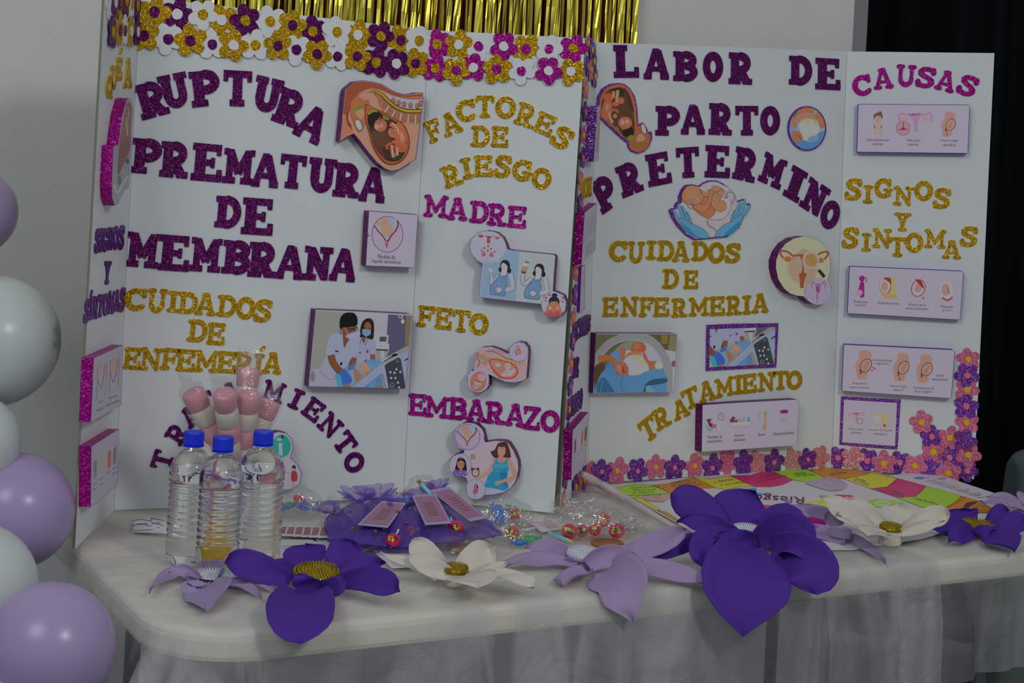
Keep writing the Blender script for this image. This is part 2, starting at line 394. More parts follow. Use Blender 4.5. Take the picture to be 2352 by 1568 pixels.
# glyphs
def glyph(ch, A):
    """list of strokes; A: block slab style, else rounded playful style"""
    vw, hw, sh, st = (.295, .215, .085, .19) if A else (.215, .18, .055, .18)
    S = []
    def ln(x0, y0, x1, y1, w): S.append(('b' if A else 'r', x0, y0, x1, y1, w))
    def arc(cx, cy, rx, ry, a0, a1, w, n=18):
        p = [(cx + rx * math.cos(math.radians(a0 + (a1 - a0) * i / n)), cy + ry * math.sin(math.radians(a0 + (a1 - a0) * i / n))) for i in range(n + 1)]
        for a, b in zip(p[:-1], p[1:]): S.append(('r', *a, *b, w))
    def ser(x, y, l=1, r=1):           # slab serif, y = 0 bottom or 1 top
        yy = st / 2 if y == 0 else 1 - st / 2
        ln(x - (vw / 2 + sh) * l, yy, x + (vw / 2 + sh) * r, yy, st)
    lo, hi = (.02, .98) if A else (.1, .9)
    x = vw / 2 + sh
    if ch in 'IÍ': ln(x, lo, x, hi, vw); ser(x, 0); ser(x, 1); W = 2 * x
    elif ch in 'EFLÉ':
        ln(x, lo, x, hi, vw); W = .86
        if ch != 'L': ln(0 if A else .06, 1 - st / 2, W - (.06 if A else .1), 1 - st / 2, st); ln(W - .12, 1 - st * .4, W - .12, .70, .13 if A else .15); ln(x, .5, W - .3, .5, hw * .8); ln(W - .28, .36, W - .28, .64, .11 if A else .12)
        else: ser(x, 1)
        if ch != 'F': ln(0 if A else .06, st / 2, W - (0 if A else .08), st / 2, st); ln(W - .08, st * .4, W - .08, .33, .15)
        else: ser(x, 0)
    elif ch == 'T':
        W = .9; ln(W / 2, lo, W / 2, hi, vw); ln(0 if A else .08, 1 - st / 2, W - (0 if A else .08), 1 - st / 2, st); ser(W / 2, 0)
        for s in (.07, W - .07): ln(s, 1 - st * .4, s, .68 if A else .74, .14)
    elif ch in 'PR':
        ln(x, lo, x, hi, vw); ser(x, 0); ser(x, 1, 1, 0); W = .84
        y1, y0 = 1 - hw / 2, .46
        ln(x, y1, .45, y1, hw); ln(x, y0, .45, y0, hw); arc(.45, (y0 + y1) / 2, .27, (y1 - y0) / 2, -90, 90, vw * .9)
        if ch == 'R': ln(.44, .46, .68, .12, vw); ln(.55, st / 2, .92, st / 2, st); W = .94
    elif ch == 'B':
        ln(x, lo, x, hi, vw); ser(x, 0, 1, 0); ser(x, 1, 1, 0); W = .86
        for y1, y0, r in ((1 - hw / 2, .52, .25), (.52, hw / 2, .29)):
            ln(x, y1, .45, y1, hw * .9); ln(x, y0, .45, y0, hw * .9); arc(.45, (y0 + y1) / 2, r, (y1 - y0) / 2, -90, 90, vw * .88)
    elif ch == 'D':
        ln(x, lo, x, hi, vw); ser(x, 0, 1, 0); ser(x, 1, 1, 0); W = .88
        ln(x, 1 - hw / 2, .4, 1 - hw / 2, hw); ln(x, hw / 2, .4, hw / 2, hw); arc(.4, .5, .36, .5 - hw / 2, -90, 90, vw * .9)
    elif ch in 'OQ':
        W = .84; arc(W / 2, .5, W / 2 - vw * .5, .5 - vw * .46, 0, 360, vw * .95, 30)
        if ch == 'Q': ln(.5, .3, .8, .02, .16)
    elif ch in 'CG':
        W = .86; arc(W / 2, .5, W / 2 - vw * .5, .5 - vw * .45, 48, 315, vw * .95, 26); ln(W - .15, .66, W - .15, .93, .17)
        if ch == 'G': ln(.5, .42, W - .04, .42, .15); ln(W - .14, .42, W - .14, .16, .17)
    elif ch == 'S':
        W = .74
        P = [(.62, .76), (.56, .87), (.42, .91), (.26, .88), (.17, .77), (.19, .64), (.32, .55), (.46, .49), (.57, .39), (.58, .25), (.48, .13), (.33, .09), (.18, .13), (.10, .26)]
        for a, b in zip(P[:-1], P[1:]): S.append(('r', *a, *b, vw * .9))
        ln(.62, .70, .62, .92, .14); ln(.11, .08, .11, .33, .14)
    elif ch == 'U':
        W = .94; xa, xb = x, W - x; ln(xa, .35, xa, hi, vw); ln(xb, .35, xb, hi, vw * .9); ser(xa, 1, 1, .8); ser(xb, 1, .8, 1)
        arc(W / 2, .37, (xb - xa) / 2, .37 - vw * .45, 180, 360, vw * .9)
    elif ch == 'M':
        W = 1.12; ln(x, lo, x, hi, vw * .8); ln(W - x, lo, W - x, hi, vw * .8); ser(x, 0); ser(W - x, 0); ser(x, 1, 1, -.2); ser(W - x, 1, -.2, 1)
        ln(x, .93, W / 2, .3, vw * .85); ln(W - x, .93, W / 2, .3, vw * .85)
    elif ch == 'N':
        W = 1.0; ln(x, lo, x, hi, vw * .75); ln(W - x, lo, W - x, hi, vw * .75); ser(x, 0); ser(x, 1, 1, -.2); ser(W - x, 1); ln(x, .9, W - x, .1, vw)
    elif ch == 'A':
        W = 1.0; ln(.16, .08, .46, .92, vw * .78); ln(W - .16, .08, W - .46, .92, vw * .95); ln(.3, .34, .7, .34, hw * .75); ln(.36, .92, .6, .92, .16)
        ln(.02 if A else .08, st / 2, .32, st / 2, st); ln(W - .34, st / 2, W - (.02 if A else .08), st / 2, st)
    elif ch == 'Y':
        W = .92; ln(W / 2, lo, W / 2, .5, vw); ln(W / 2, .45, .2, .9, vw * .9); ln(W / 2, .45, W - .2, .9, vw * .9); ser(W / 2, 0); ln(.05, .92, .36, .92, st); ln(W - .36, .92, W - .05, .92, st)
    elif ch == 'Z':
        W = .82; ln(.05, 1 - st / 2, W - .08, 1 - st / 2, st); ln(.06, st / 2, W - .04, st / 2, st); ln(W - .16, .88, .16, .12, vw); ln(.08, .9, .08, .7, .12); ln(W - .07, .1, W - .07, .32, .12)
    elif ch == "'":
        W = .4; ln(.1, .1, .3, .9, .3)
    return S, W
GC = {}
def glyph_mesh(ch, A, front, side):
    key = (ch, A, front.name)
    if key in GC: return GC[key]
    S, W = glyph(ch, A); h = 1 / 70
    xs = np.arange(-.2, 1.35, h); ys = np.arange(-.2, 1.2, h); X, Y = np.meshgrid(xs, ys); sd = np.full(X.shape, 9.)
    for k, x0, y0, x1, y1, w in S:
        dx, dy = x1 - x0, y1 - y0; l = math.hypot(dx, dy) + 1e-9; ux, uy = dx / l, dy / l
        a = (X - x0) * ux + (Y - y0) * uy; b = np.abs(-(X - x0) * uy + (Y - y0) * ux)
        if k == 'b': d = np.maximum(np.maximum(-a, a - l), b - w / 2)
        else: ac = np.clip(a, 0, l); d = np.hypot(a - ac, b) - w / 2
        if A: sd = np.minimum(sd, d)
        else:
            kk = .05; hh = np.clip(.5 + .5 * (sd - d) / kk, 0, 1); sd = sd * (1 - hh) + d * hh - kk * hh * (1 - hh)
    L = [rdp(l, .006 if A else .007) for l in contours(sd, xs[0], ys[0], h)]
    L = [l for l in L if abs(area2(l)) > .0015]
    mnx = min(p[0] for l in L for p in l); mxx = max(p[0] for l in L for p in l); mny = min(p[1] for l in L for p in l); mxy = max(p[1] for l in L for p in l)
    L = [[((p[0] - mnx) / (mxx - mnx) - .5, (p[1] - mny) / (mxy - mny) - .5) for p in l] for l in L]
    vs, fs, mi = solid(L, .0022); me = ME('letter', vs, fs, mi=mi); me.materials.append(front); me.materials.append(side)
    GC[key] = me; return me
def place(board, pi, me, name, cx, cy, wpx, hpx, ang, off=.0004, size=None, parent=None):
    pl = board.pl[pi]; a = math.radians(ang); c = pl.px(cx, cy)
    ca, sa = math.cos(a), math.sin(a)
    p1 = pl.px(cx + ca * wpx / 2, cy - sa * wpx / 2); p2 = pl.px(cx - sa * hpx / 2, cy - ca * hpx / 2)
    wv = Vector((p1[0] - c[0], p1[1] - c[1])) * 2; hv = Vector((p2[0] - c[0], p2[1] - c[1])) * 2
    th = math.atan2(wv.y, wv.x); sx = wv.length; sy = abs(hv.x * -math.sin(th) + hv.y * math.cos(th))
    if size: sx = sy = size
    o = bpy.data.objects.new(name, me); COL.objects.link(o); o.parent = parent or board.root
    M = pl.M() @ Matrix.Translation((c[0], c[1], off)) @ Matrix.Rotation(th, 4, 'Z') @ Matrix.Diagonal((sx, sy, 1, 1))
    o.matrix_basis = board.inv @ M
    return o
def words(board, pi, A, front, side, spec, default_ang=0, dh=50):
    for it in spec.split(';'):
        q = it.split()
        if not q: continue
        ch = q[0]; cx, cy, w_, h_ = map(float, q[1:5]); an = float(q[5]) if len(q) > 5 else default_ang
        place(board, pi, glyph_mesh(ch, A, front, side), 'letter', cx, cy, w_ * (.95 if A else 1), h_, an)
W1 = ('R 348 228 70 84 15;U 401 209 70 80 12;P 471 202 72 84 6;T 545 203 68 82 -3;U 614 218 68 80 -13;R 664 246 66 84 -20;A 716 284 68 80 -27;'
      'P 337 358 72 82 -5;R 401 366 68 84 -5;E 476 373 74 86 -5;M 548 382 74 80 -5;A 610 391 64 78 -5;T 672 394 62 78 -6;U 739 403 66 80 -6;R 796 413 62 80 -6;A 856 424 62 80 -6;'
      'D 524 487 62 76 -4;E 592 497 76 84 -4;'
      'M 328 574 80 80 -5;E 401 581 74 82 -4;M 473 585 74 78 -4;B 543.5 590.7 68 80 -4;R 602.5 595.5 66 82 -4;A 666 602 66 78 -4;N 730 605 68 78 -4;A 788 608 62 76 -5')
words(B1, 1, True, GPUR, FPURS, W1)
W2 = ('C 311 687 50 53;U 361 690 46 57;I 397.5 692 26 50;D 431 695 46 51;A 472 698 48 54;D 520 702 45 51;O 564 707 44 52;S 603 713 42 54;'
      "D 453 759 46 53;E 496 766 42 52;E 304 822.5 40 52;N 346.5 824 52 54;F 390 824 42 52;E 427 827 44 52;M 474 829 57 51;E 520 831 45 51;R 560 833 44 52;I 593 836 24 50;' 602 800 13 16 -20;A 625 833 45 52")
words(B1, 1, False, GGOLD, FGOLDS, W2, -4)
words(B1, 1, False, GPUR, FPURS, 'T 374 1056 44 50 72;R 407 995 44 48 55;A 437 955 44 48 42;T 474 925 42 48 32;A 528 901 44 48 14;M 628 899 50 50 -15;I 680 916 27 48 -25;E 720 940 43 50 -37;N 758.6 976 48 50 -45;T 792 1017 44 50 -55;O 813 1061 44 48 -62')
words(B1, 2, False, GGOLD, FGOLDS, 'F 996.6 300 38 52 25;A 1036 284 46 54 22;C 1070.5 254.5 46 50 12;T 1114.5 245 44 52 0;O 1162 247 47 51 -5;R 1208.6 264 46 54 -18;E 1252 284.5 46 50 -24;S 1291.5 315.7 46 54 -32;'
      'D 1104 313 44 50 -2;E 1149 314 40 49 -3;R 1038 403 46 52 18;I 1072.5 386.5 26 50 12;E 1110.7 381 44 50 0;S 1155 382 41 54 -5;G 1201 391.6 47 50 -10;O 1244.6 410 45 50 -8;'
      'F 979 726 42 50 -5;E 1019.5 731 40 51 -5;T 1060 737 42 52 -5;O 1100.5 744 45 50 -5')
words(B1, 2, False, GMAG, FPURS, 'M 1002 473 56 52 -4;A 1051 480 48 54 -4;D 1101 487 44 52 -5;R 1143 493 46 52 -5;E 1188 498 44 51 -5;'
      'E 960 929 42 51 -4;M 1003.6 934 57 50 -5;B 1051 938 44 52 -5;A 1094 942 47 52 -6;R 1138 947.6 47 52 -6;A 1183.6 953 47 54 -7;Z 1222 960 42 54 -7;O 1264 967 45 51 -8')
words(B2, 1, True, GPUR, FPURS, 'L 1437.4 141 60 75 0;A 1506.6 147 60 71 -2;B 1573.6 152.5 58 71 -2;O 1636.7 153.4 48 69 -2;R 1700 156.6 56 74 -3;D 1838 162 55 69 -3;E 1901 170 60 72 -3;'
      'P 1532.8 277 58 69 -2;A 1590.8 274.6 57 69 -1;R 1654 273 55 74 -3;T 1714.5 277 54 68 0;O 1768 277 47 67 -2;'
      'P 1388 444 54 76 35;R 1445 410 55 74 22;E 1512 388 57 74 11;T 1579 373 54 70 4;E 1647.6 371 60 74 -3;R 1711 377 54 76 -13;M 1774 392 58 68 -25;I 1826 422.6 42 72 -30;N 1871 454 60 70 -34;O 1906 493 46 64 -32')
words(B2, 1, False, GGOLD, FGOLDS, 'C 1418.6 576.6 41 49;U 1460 579 39 51;I 1494.4 574 23 45;D 1527.7 575.5 39 48;A 1563 577.4 40 50;D 1606 576.6 38 46;O 1644 580 39 49;S 1681.5 581 37 47;'
      'D 1539 640 38 47;E 1586 641.7 34 44;E 1401 704.4 37 46 2;N 1445.4 703.7 42 47 2;F 1483 704.4 34 46 2;E 1518 704.8 37 45 2;R 1559.4 706.3 37 45 2;M 1604 703.7 46 44 3;E 1646 702.5 36 46 3;R 1684.5 701 36 46 3;I 1714 699.8 21 45 3;A 1744.6 696 39 47 4;'
      'T 1488.6 985 42 50 38;R 1518.9 959 40 48 30;A 1562 939 40 44 26;T 1585 914 40 46 26;A 1622 898 40 48 18;M 1662.7 888 44 44 12;I 1695 882.7 21 44 8;E 1720 880 34 45 7;N 1759 876 40 45 5;T 1791.7 873 36 44 3;O 1823.4 872.4 36 44 0', -1)
words(B2, 2, False, GMAG, FPURS, 'C 1979.5 196.5 44 48 12;A 2028 180.5 46 50 6;U 2081 174 46 52 -3;S 2126 178 46 50 -8;A 2172.5 186 46 50 -14;S 2222.5 196.5 46 50 -20')
words(B2, 2, False, GGOLD, FGOLDS, 'S 1960 434.7 41 52;I 1994 446 23 43;G 2029.6 432 43 46;N 2075 450 47 46;O 2121.4 438 43 46;S 2163 455.4 42 49;Y 2073 509.6 40 43;'
      'S 1953 546 40 50;I 1990 556 22 43;N 2026 547 44 46;T 2062 567 42 46;O 2100 557 41 46;M 2148 548 50 44;A 2186 573 44 44;S 2225 543 42 48', -3)
# oblique left wings
words(B1, 0, False, GGOLD, FGOLDS, "Q 249 200 15 56 0;U 259 178 15 58 0;E 272 158 13 54 0;' 276 117 6 16 -10;A 292 168 18 72 0")
words(B1, 0, False, GPUR, FPURS, "S 222 553 12 58 0;I 231 551 6 56 0;G 240 551 12 56 0;N 252 548 12 54 0;O 264 546 12 56 0;S 277 545 12 58 0;Y 245 626 15 54 0;"
      "S 197 714 13 58 0;I 207 708 6 54 0;' 208 673 4 16 -10;N 217 706 12 54 0;T 229 702 12 54 0;O 241 699 12 52 0;M 254 694 13 54 0;A 267 690 12 52 0;S 279 688 12 58 0")
words(B2, 0, False, GGOLD, FGOLDS, 'M 1334 437 7 46 0;A 1339 433 6 46 0;D 1344 431 6 46 0;R 1349 429 6 46 0;E 1354 428 6 46 0')
words(B2, 0, False, GPUR, FPURS, 'F 1316 765 6 46 0;A 1321 760 6 46 0;C 1326 756 6 46 0;T 1331 753 6 46 0;O 1336 750 6 46 0;R 1341 748 6 46 0;E 1346 745 6 46 0;S 1351 742 7 40 0;'
      'D 1317 846 7 48 0;E 1324 843 7 48 0;R 1304 940 6 48 0;I 1309 935 3 48 0;E 1314 931 6 48 0;S 1320 926 6 48 0;G 1326 921 6 48 0;O 1333 915 6 48 0')

# ---------------------------------------------------------------- foam flowers
def flower_mesh(front, side, seed):
    r = random.Random(seed); h = 1 / 48; xs = np.arange(-.65, .65, h); X, Y = np.meshgrid(xs, xs); sd = np.hypot(X, Y) - .24
    for k in range(5):
        a = 2 * math.pi * (k + r.uniform(-.08, .08)) / 5; rr = r.uniform(.18, .205); d0 = r.uniform(.285, .315); ca, sa = math.cos(a), math.sin(a)
        u_ = X * ca + Y * sa; v_ = -X * sa + Y * ca
        d = np.hypot((u_ - d0) / 1.08, v_ / .98) - rr
        kk = .03; hh = np.clip(.5 + .5 * (sd - d) / kk, 0, 1); sd = sd * (1 - hh) + d * hh - kk * hh * (1 - hh)
    L = [rdp(l, .006) for l in contours(sd, xs[0], xs[0], h)]; L = [l for l in L if area2(l) > .05]
    vs, fs, mi = solid(L, .0013); me = ME('foam_flower', vs, fs, mi=mi); me.materials.append(front); me.materials.append(side); return me
def disc_mesh(front, side, seed, r0=.5):
    r = random.Random(seed); n = 18; ph = r.random() * 6
    L = [(r0 * (1 + .06 * math.sin(2 * t + ph) + .03 * math.sin(5 * t)) * math.cos(t), r0 * (1 + .05 * math.cos(3 * t + ph)) * math.sin(t)) for t in [2 * math.pi * i / n for i in range(n)]]
    vs, fs, mi = solid([L], .0016); me = ME('flower_center', vs, fs, mi=mi); me.materials.append(front); me.materials.append(side); return me
FM = {'g': (GGOLD, FGOLDS), 'm': (GPUR, FPURS), 'M': (GMAG, FPURS), 'w': (FWH, FWH), 'p': (GPNK, FPNK), 'P': (GLPK, FPNK), 'v': (GVIO, FPURS), 'y': (FYEL, FYEL), 'k': (FPNK, FPNK)}
FMESH = {k: [flower_mesh(*v, s) for s in (1, 2, 3)] for k, v in FM.items()}
DMESH = {k: [disc_mesh(*v, s) for s in (1, 2)] for k, v in FM.items()}
def flower(board, pi, col, cen, x, y, layer, size, cs=.32):
    o = place(board, pi, rnd.choice(FMESH[col]), 'foam_flower', x, y, 60, 60, rnd.uniform(0, 72), off=.0004 + layer * .0014, size=size * rnd.uniform(.95, 1.05))
    if cen != '-':
        c = bpy.data.objects.new('flower_center', rnd.choice(DMESH[cen])); COL.objects.link(c); c.parent = o
        c.location = (rnd.uniform(-.02, .02), rnd.uniform(-.02, .02), .0013); c.scale = (cs, cs * 1.05, 1)
def flowers(board, pi, spec, size, l0, l1, cs=.32):
    for i, it in enumerate(spec.split(';')):
        q = it.split(); flower(board, pi, q[0][0], q[0][1], float(q[1]), float(q[2]), (l0, l1)[i % 2], size, cs)
flowers(B1, 1, 'w- 331 22;gm 354 29;mw 407 33;wg 465 34;gw 510 46;mg 562.5 48;wg 621 49;gm 670 58;mg 717 72;wg 772 73;gw 822 80;mg 873 83;gm 919 93;wg 961 95', .0575, 0, 1)
flowers(B1, 1, 'gm 330 82;wm 384 90;gm 436 93;wm 485 102;gw 533 105;wg 585 104;gm 636 105;wm 680 115;gm 726.5 124;wm 773.5 129;gm 818 131;mg 863 143;mw 908 148;gm 953 145', .056, 3, 2)
flowers(B1, 2, 'Mg 1006 102;gw 1054 102.5;wM 1101 107;Mw 1158 107;gM 1209 112;wM 1262 112;Mg 1317 112', .0545, 0, 1)
flowers(B1, 2, 'Mg 1002 157;gM 1049 162;Mw 1089 155;gM 1143 160;wM 1200 163;Mw 1261 163;gw 1313 165', .0545, 2, 3)
flowers(B1, 0, 'w- 250 8;mw 261 5;gm 273 12;mg 287 2;wg 300 10;mg 313 14', .054, 0, 1)
flowers(B1, 0, 'mg 254 73;gm 268 70;wm 281 70;gw 293 73;mw 311 72', .056, 2, 3)
flowers(B2, 1, 'p- 1356 1087;vk 1379.6 1083;py 1417 1081;vk 1462.7 1080;py 1506 1072;vk 1548 1073;py 1594 1069.6;vk 1634.6 1073;p- 1670 1063;v- 1706 1063;P- 1737 1062;vk 1776 1060;P- 1819 1057;vk 1853 1055;P- 1884 1050', .0545, 0, 1, .18)
flowers(B2, 2, 'vk 1925 1052;P- 1958.6 1051;vk 1992 1057;py 2030 1062;vk 2066.7 1061;py 2102 1069;v- 2134 1072;py 2178 1086;vk 2221 1080;py 2224 1044;vk 2181.6 1049;v- 2216 1013;py 2144.5 1036;py 2181.6 1005;vk 2140 1001.7;py 2116 969.5;py 2221 970;vk 2219 933;py 2221 895.5;vk 2221 860;py 2224 825', .054, 0, 1, .24)
# grazing column on the left wing of the right board
for k in range(21):
    t = k / 20; x = 1350 + (1293 - 1350) * t; y = 100 + (1150 - 100) * t
    flower(B2, 0, 'pv'[k % 2], 'yk'[k % 2], x + .5, y, k % 2, .042, .3)
for x, y, c in ((1356, 115, 'v'), (1360, 140, 'v'), (1362, 175, 'v'), (1354, 160, 'p'), (1318, 1118, 'v'), (1328, 1108, 'p'), (1337, 1098, 'v'), (1345, 1092, 'p')):
    flower(B2, 0, c, 'y', x, y, 2, .05, .26)
# ---------------------------------------------------------------- flat prints
PRINT = bpy.data.materials.new('printed_paper'); PRINT.use_nodes = True
_b = PRINT.node_tree.nodes['Principled BSDF']; _b.inputs['Roughness'].default_value = .45; _b.inputs['Specular IOR Level'].default_value = .35
_a = PRINT.node_tree.nodes.new('ShaderNodeAttribute'); _a.attribute_name = 'ink'; PRINT.node_tree.links.new(_a.outputs['Color'], _b.inputs['Base Color'])
FONT = {}
def text_geo(t):
    if t not in FONT:
        c = bpy.data.curves.new('t', 'FONT'); c.body = t; c.resolution_u = 2; c.size = 1; o = bpy.data.objects.new('t', c)
        me = o.to_mesh(); V = [(v.co.x, v.co.y) for v in me.vertices]; F = [tuple(p.vertices) for p in me.polygons]
        o.to_mesh_clear(); bpy.data.objects.remove(o); bpy.data.curves.remove(c)
        x0 = min(v[0] for v in V); x1 = max(v[0] for v in V); y0 = min(v[1] for v in V); y1 = max(v[1] for v in V)
        FONT[t] = ([((v[0] - x0) / (x1 - x0) - .5, (v[1] - y0) / (y1 - y0) - .5) for v in V], F)
    return FONT[t]
def spline(P, closed=True, n=5):
    out = []; m = len(P); R = range(m if closed else m - 1)
    g = (lambda i: P[i % m]) if closed else (lambda i: P[max(0, min(m - 1, i))])
    for i in R:
        p0, p1, p2, p3 = g(i - 1), g(i), g(i + 1), g(i + 2)
        for k in range(n):
            t = k / n; a = 2 * t ** 3 - 3 * t * t + 1; b = t ** 3 - 2 * t * t + t; c = -2 * t ** 3 + 3 * t * t; d = t ** 3 - t * t
            out.append(tuple(a * p1[j] + b * (p2[j] - p0[j]) / 2 + c * p2[j] + d * (p3[j] - p1[j]) / 2 for j in (0, 1)))
    if not closed: out.append(tuple(P[-1]))
    return out
def clip_poly(P, C):
    if area2(C) < 0: C = C[::-1]
    for i in range(len(C)):
        a, b = C[i], C[(i + 1) % len(C)]; Q = []
        f = lambda p: (b[0] - a[0]) * (p[1] - a[1]) - (b[1] - a[1]) * (p[0] - a[0])
        for j in range(len(P)):
            p, q = P[j], P[(j + 1) % len(P)]; fp, fq = f(p), f(q)
            if fp >= 0: Q.append(p)
            if fp * fq < 0: t = fp / (fp - fq); Q.append((p[0] + (q[0] - p[0]) * t, p[1] + (q[1] - p[1]) * t))
        P = Q
        if len(P) < 3: return []
    return P
class Draw:
    """flat artwork on a plane: shapes given in a local drawing frame, each a thin ink layer"""
    def __init__(s, pl, off, ox, oy, sc, clip=None, k0=0):
        s.pl, s.off, s.A = pl, off, (1 / sc, 0, ox, 0, 1 / sc, oy); s.v = []; s.f = []; s.c = []; s.k = k0; s.clip = clip; s.stk = []; s.kk = .45
    def sub(s, a, b, c, d, e, f):
        A = s.A; s.stk.append(A); s.A = (A[0] * a + A[1] * d, A[0] * b + A[1] * e, A[0] * c + A[1] * f + A[2], A[3] * a + A[4] * d, A[3] * b + A[4] * e, A[3] * c + A[4] * f + A[5])
    def pop(s): s.A = s.stk.pop()
    def X(s, p): A = s.A; return (A[0] * p[0] + A[1] * p[1] + A[2], A[3] * p[0] + A[4] * p[1] + A[5])
    def _emit(s, pts, tris, rgb):
        z = s.off + .00002 * s.k; b = len(s.v)
        for p in pts: a, c = s.pl.px(p[0], p[1], s.off); s.v.append(s.pl.w(a, c, z))
        col = pc(*rgb, k=s.kk)
        for t in tris: s.f.append(tuple(b + i for i in t)); s.c.append(col)
    def poly(s, P, rgb, sm=False):
        if sm: P = spline(P)
        Q = [s.X(p) for p in P]
        if s.clip: Q = clip_poly(Q, s.clip)
        if len(Q) < 3: return s
        s.k += 1; tr = geometry.tessellate_polygon([[Vector((q[0], q[1], 0)) for q in Q]]); T = []
        for t in tr:
            a, b, c = (Q[i] for i in t)
            T.append(t if (b[0] - a[0]) * (c[1] - a[1]) - (b[1] - a[1]) * (c[0] - a[0]) < 0 else t[::-1])
        s._emit(Q, T, rgb); return s
    def sm(s, P, rgb): return s.poly(P, rgb, True)
    def ell(s, cx, cy, rx, ry, rgb, rot=0, n=20):
        a = math.radians(rot); ca, sa = math.cos(a), math.sin(a)
        return s.poly([(cx + rx * math.cos(t) * ca - ry * math.sin(t) * sa, cy + rx * math.cos(t) * sa + ry * math.sin(t) * ca) for t in [2 * math.pi * i / n for i in range(n)]], rgb)
    def line(s, P, w_, rgb, smooth=True):
        if smooth and len(P) > 2: P = spline(P, False, 4)
        L = []; R = []
        for i, p in enumerate(P):
            q0, q1 = P[max(0, i - 1)], P[min(len(P) - 1, i + 1)]; dx, dy = q1[0] - q0[0], q1[1] - q0[1]; l = math.hypot(dx, dy) + 1e-9
            L.append((p[0] - dy / l * w_ / 2, p[1] + dx / l * w_ / 2)); R.append((p[0] + dy / l * w_ / 2, p[1] - dx / l * w_ / 2))
        s.k += 1; k = s.k
        for i in range(len(P) - 1):
            s.poly([L[i], L[i + 1], R[i + 1], R[i]], rgb); s.k = k
        return s
    def ring(s, cx, cy, rx, ry, w_, rgb, rot=0):
        a = math.radians(rot); n = 26
        return s.line([(cx + rx * math.cos(t) * math.cos(a) - ry * math.sin(t) * math.sin(a), cy + rx * math.cos(t) * math.sin(a) + ry * math.sin(t) * math.cos(a)) for t in [2 * math.pi * i / n for i in range(n + 1)]], w_, rgb, False)
    def drop(s, cx, cy, r, rgb): return s.poly([(cx, cy - 1.3 * r), (cx + .55 * r, cy - .35 * r), (cx + .95 * r, cy + .3 * r), (cx + .6 * r, cy + .85 * r), (cx, cy + r), (cx - .6 * r, cy + .85 * r), (cx - .95 * r, cy + .3 * r), (cx - .55 * r, cy - .35 * r)], rgb)
    def text(s, t, cx, cy, w_, h_, rgb=(60, 58, 66), ang=0, flip=False):
        V, F = text_geo(t); a = math.radians(ang); ca, sa = math.cos(a), math.sin(a); s.k += 1; P = []
        for x, y in V:
            x, y = x * w_, -y * h_
            if flip: x, y = -x, -y
            P.append(s.X((cx + x * ca + y * sa, cy - x * sa + y * ca)))
        T = []
        for t_ in F:
            p = [P[i] for i in t_]; ar = area2(p); T.append(t_ if ar < 0 else t_[::-1])
        s._emit(P, T, rgb); return s
    def build(s, parent, inv, name='print'):
        me = ME(name, [inv @ v for v in s.v], s.f); me.materials.append(PRINT)
        at_ = me.attributes.new('ink', 'FLOAT_COLOR', 'FACE'); at_.data.foreach_set('color', [x for c in s.c[:len(me.polygons)] for x in c])
        return link(name, me, parent)
VIOLET_EDGE = mat('violet_marker', pc(62, 28, 118), .6)
def block(board, pi, o, s_, outline_, th, side, label, face=VIOLET_EDGE, paper=None, inset=.006, smooth=False, prgb=(163, 156, 172)):
    """foam block glued on a panel; outline in the drawing frame; returns (object, Draw for its face)"""
    pl = board.pl[pi]; P = spline(outline_, True, 4) if smooth else outline_
    Q = [pl.px(o[0] + p[0] / s_, o[1] + p[1] / s_, th) for p in P]
    if area2(Q) < 0: Q = Q[::-1]
    vs, fs, mi = solid([Q], th); pm = board.inv @ pl.M()
    me = ME('picture_block', [pm @ Vector(v) for v in vs], fs, mi=mi); me.materials.append(face); me.materials.append(side)
    ob = link('picture_block', me, board.root); ob['label'] = label
    d = Draw(pl, th + .0001, o[0], o[1], s_)
    cx = sum(p[0] for p in P) / len(P); cy = sum(p[1] for p in P) / len(P)
    if paper == 'inset':    # paper a little smaller than the block
        R = []
        n = len(P); sg = 1 if area2(P) > 0 else -1
        for i in range(n):
            a, b = P[i - 1], P[(i + 1) % n]; dx, dy = b[0] - a[0], b[1] - a[1]; l = math.hypot(dx, dy) + 1e-9
            R.append((P[i][0] - sg * dy / l * inset * s_ * 400, P[i][1] + sg * dx / l * inset * s_ * 400))
        d.poly(R, prgb); d.paper = R
    return ob, d
def fin(board, ob, d): return d.build(ob, board.inv)
GM2 = GMAG; SK = (182, 128, 100)
# --- large cut-away picture
ob, d = block(B1, 1, (740, 160), 6.031, [(312, 285), (345, 245), (450, 160), (560, 148), (700, 165), (830, 197), (930, 262), (1040, 318), (1150, 342), (1260, 328), (1300, 315), (1400, 318), (1405, 400), (1370, 640), (1335, 950), (1300, 1240), (1180, 1315), (1060, 1390), (950, 1405), (860, 1370), (760, 1290), (640, 1150), (520, 990), (440, 888), (350, 928), (240, 992), (265, 760), (290, 500)], .024, GPUR, 'thick cut-out picture of an unborn child inside the pelvis, violet edge', paper='inset', inset=.0035, prgb=(186, 136, 112))
d.poly([(325, 300), (350, 255), (450, 175), (560, 165), (700, 180), (825, 212), (925, 275), (1040, 330), (1150, 357), (1390, 332), (1388, 372), (1200, 383), (1040, 362), (900, 308), (800, 262), (700, 250), (600, 272), (520, 310), (470, 370), (400, 440), (385, 560), (350, 680), (410, 800), (430, 865), (350, 908), (255, 970), (278, 760), (303, 500)], (140, 68, 42))
d.sm([(290, 600), (350, 680), (345, 760), (410, 830), (425, 862), (350, 905), (262, 960), (275, 760)], (182, 112, 84))
d.line([(350, 600), (350, 700), (400, 780)], 26, (120, 52, 38))
d.poly([(600, 320), (700, 275), (780, 290), (830, 370), (920, 470), (1050, 560), (1365, 596), (1352, 750), (1120, 735), (1000, 680), (850, 590), (790, 500), (760, 380), (700, 322)], (148, 100, 70))
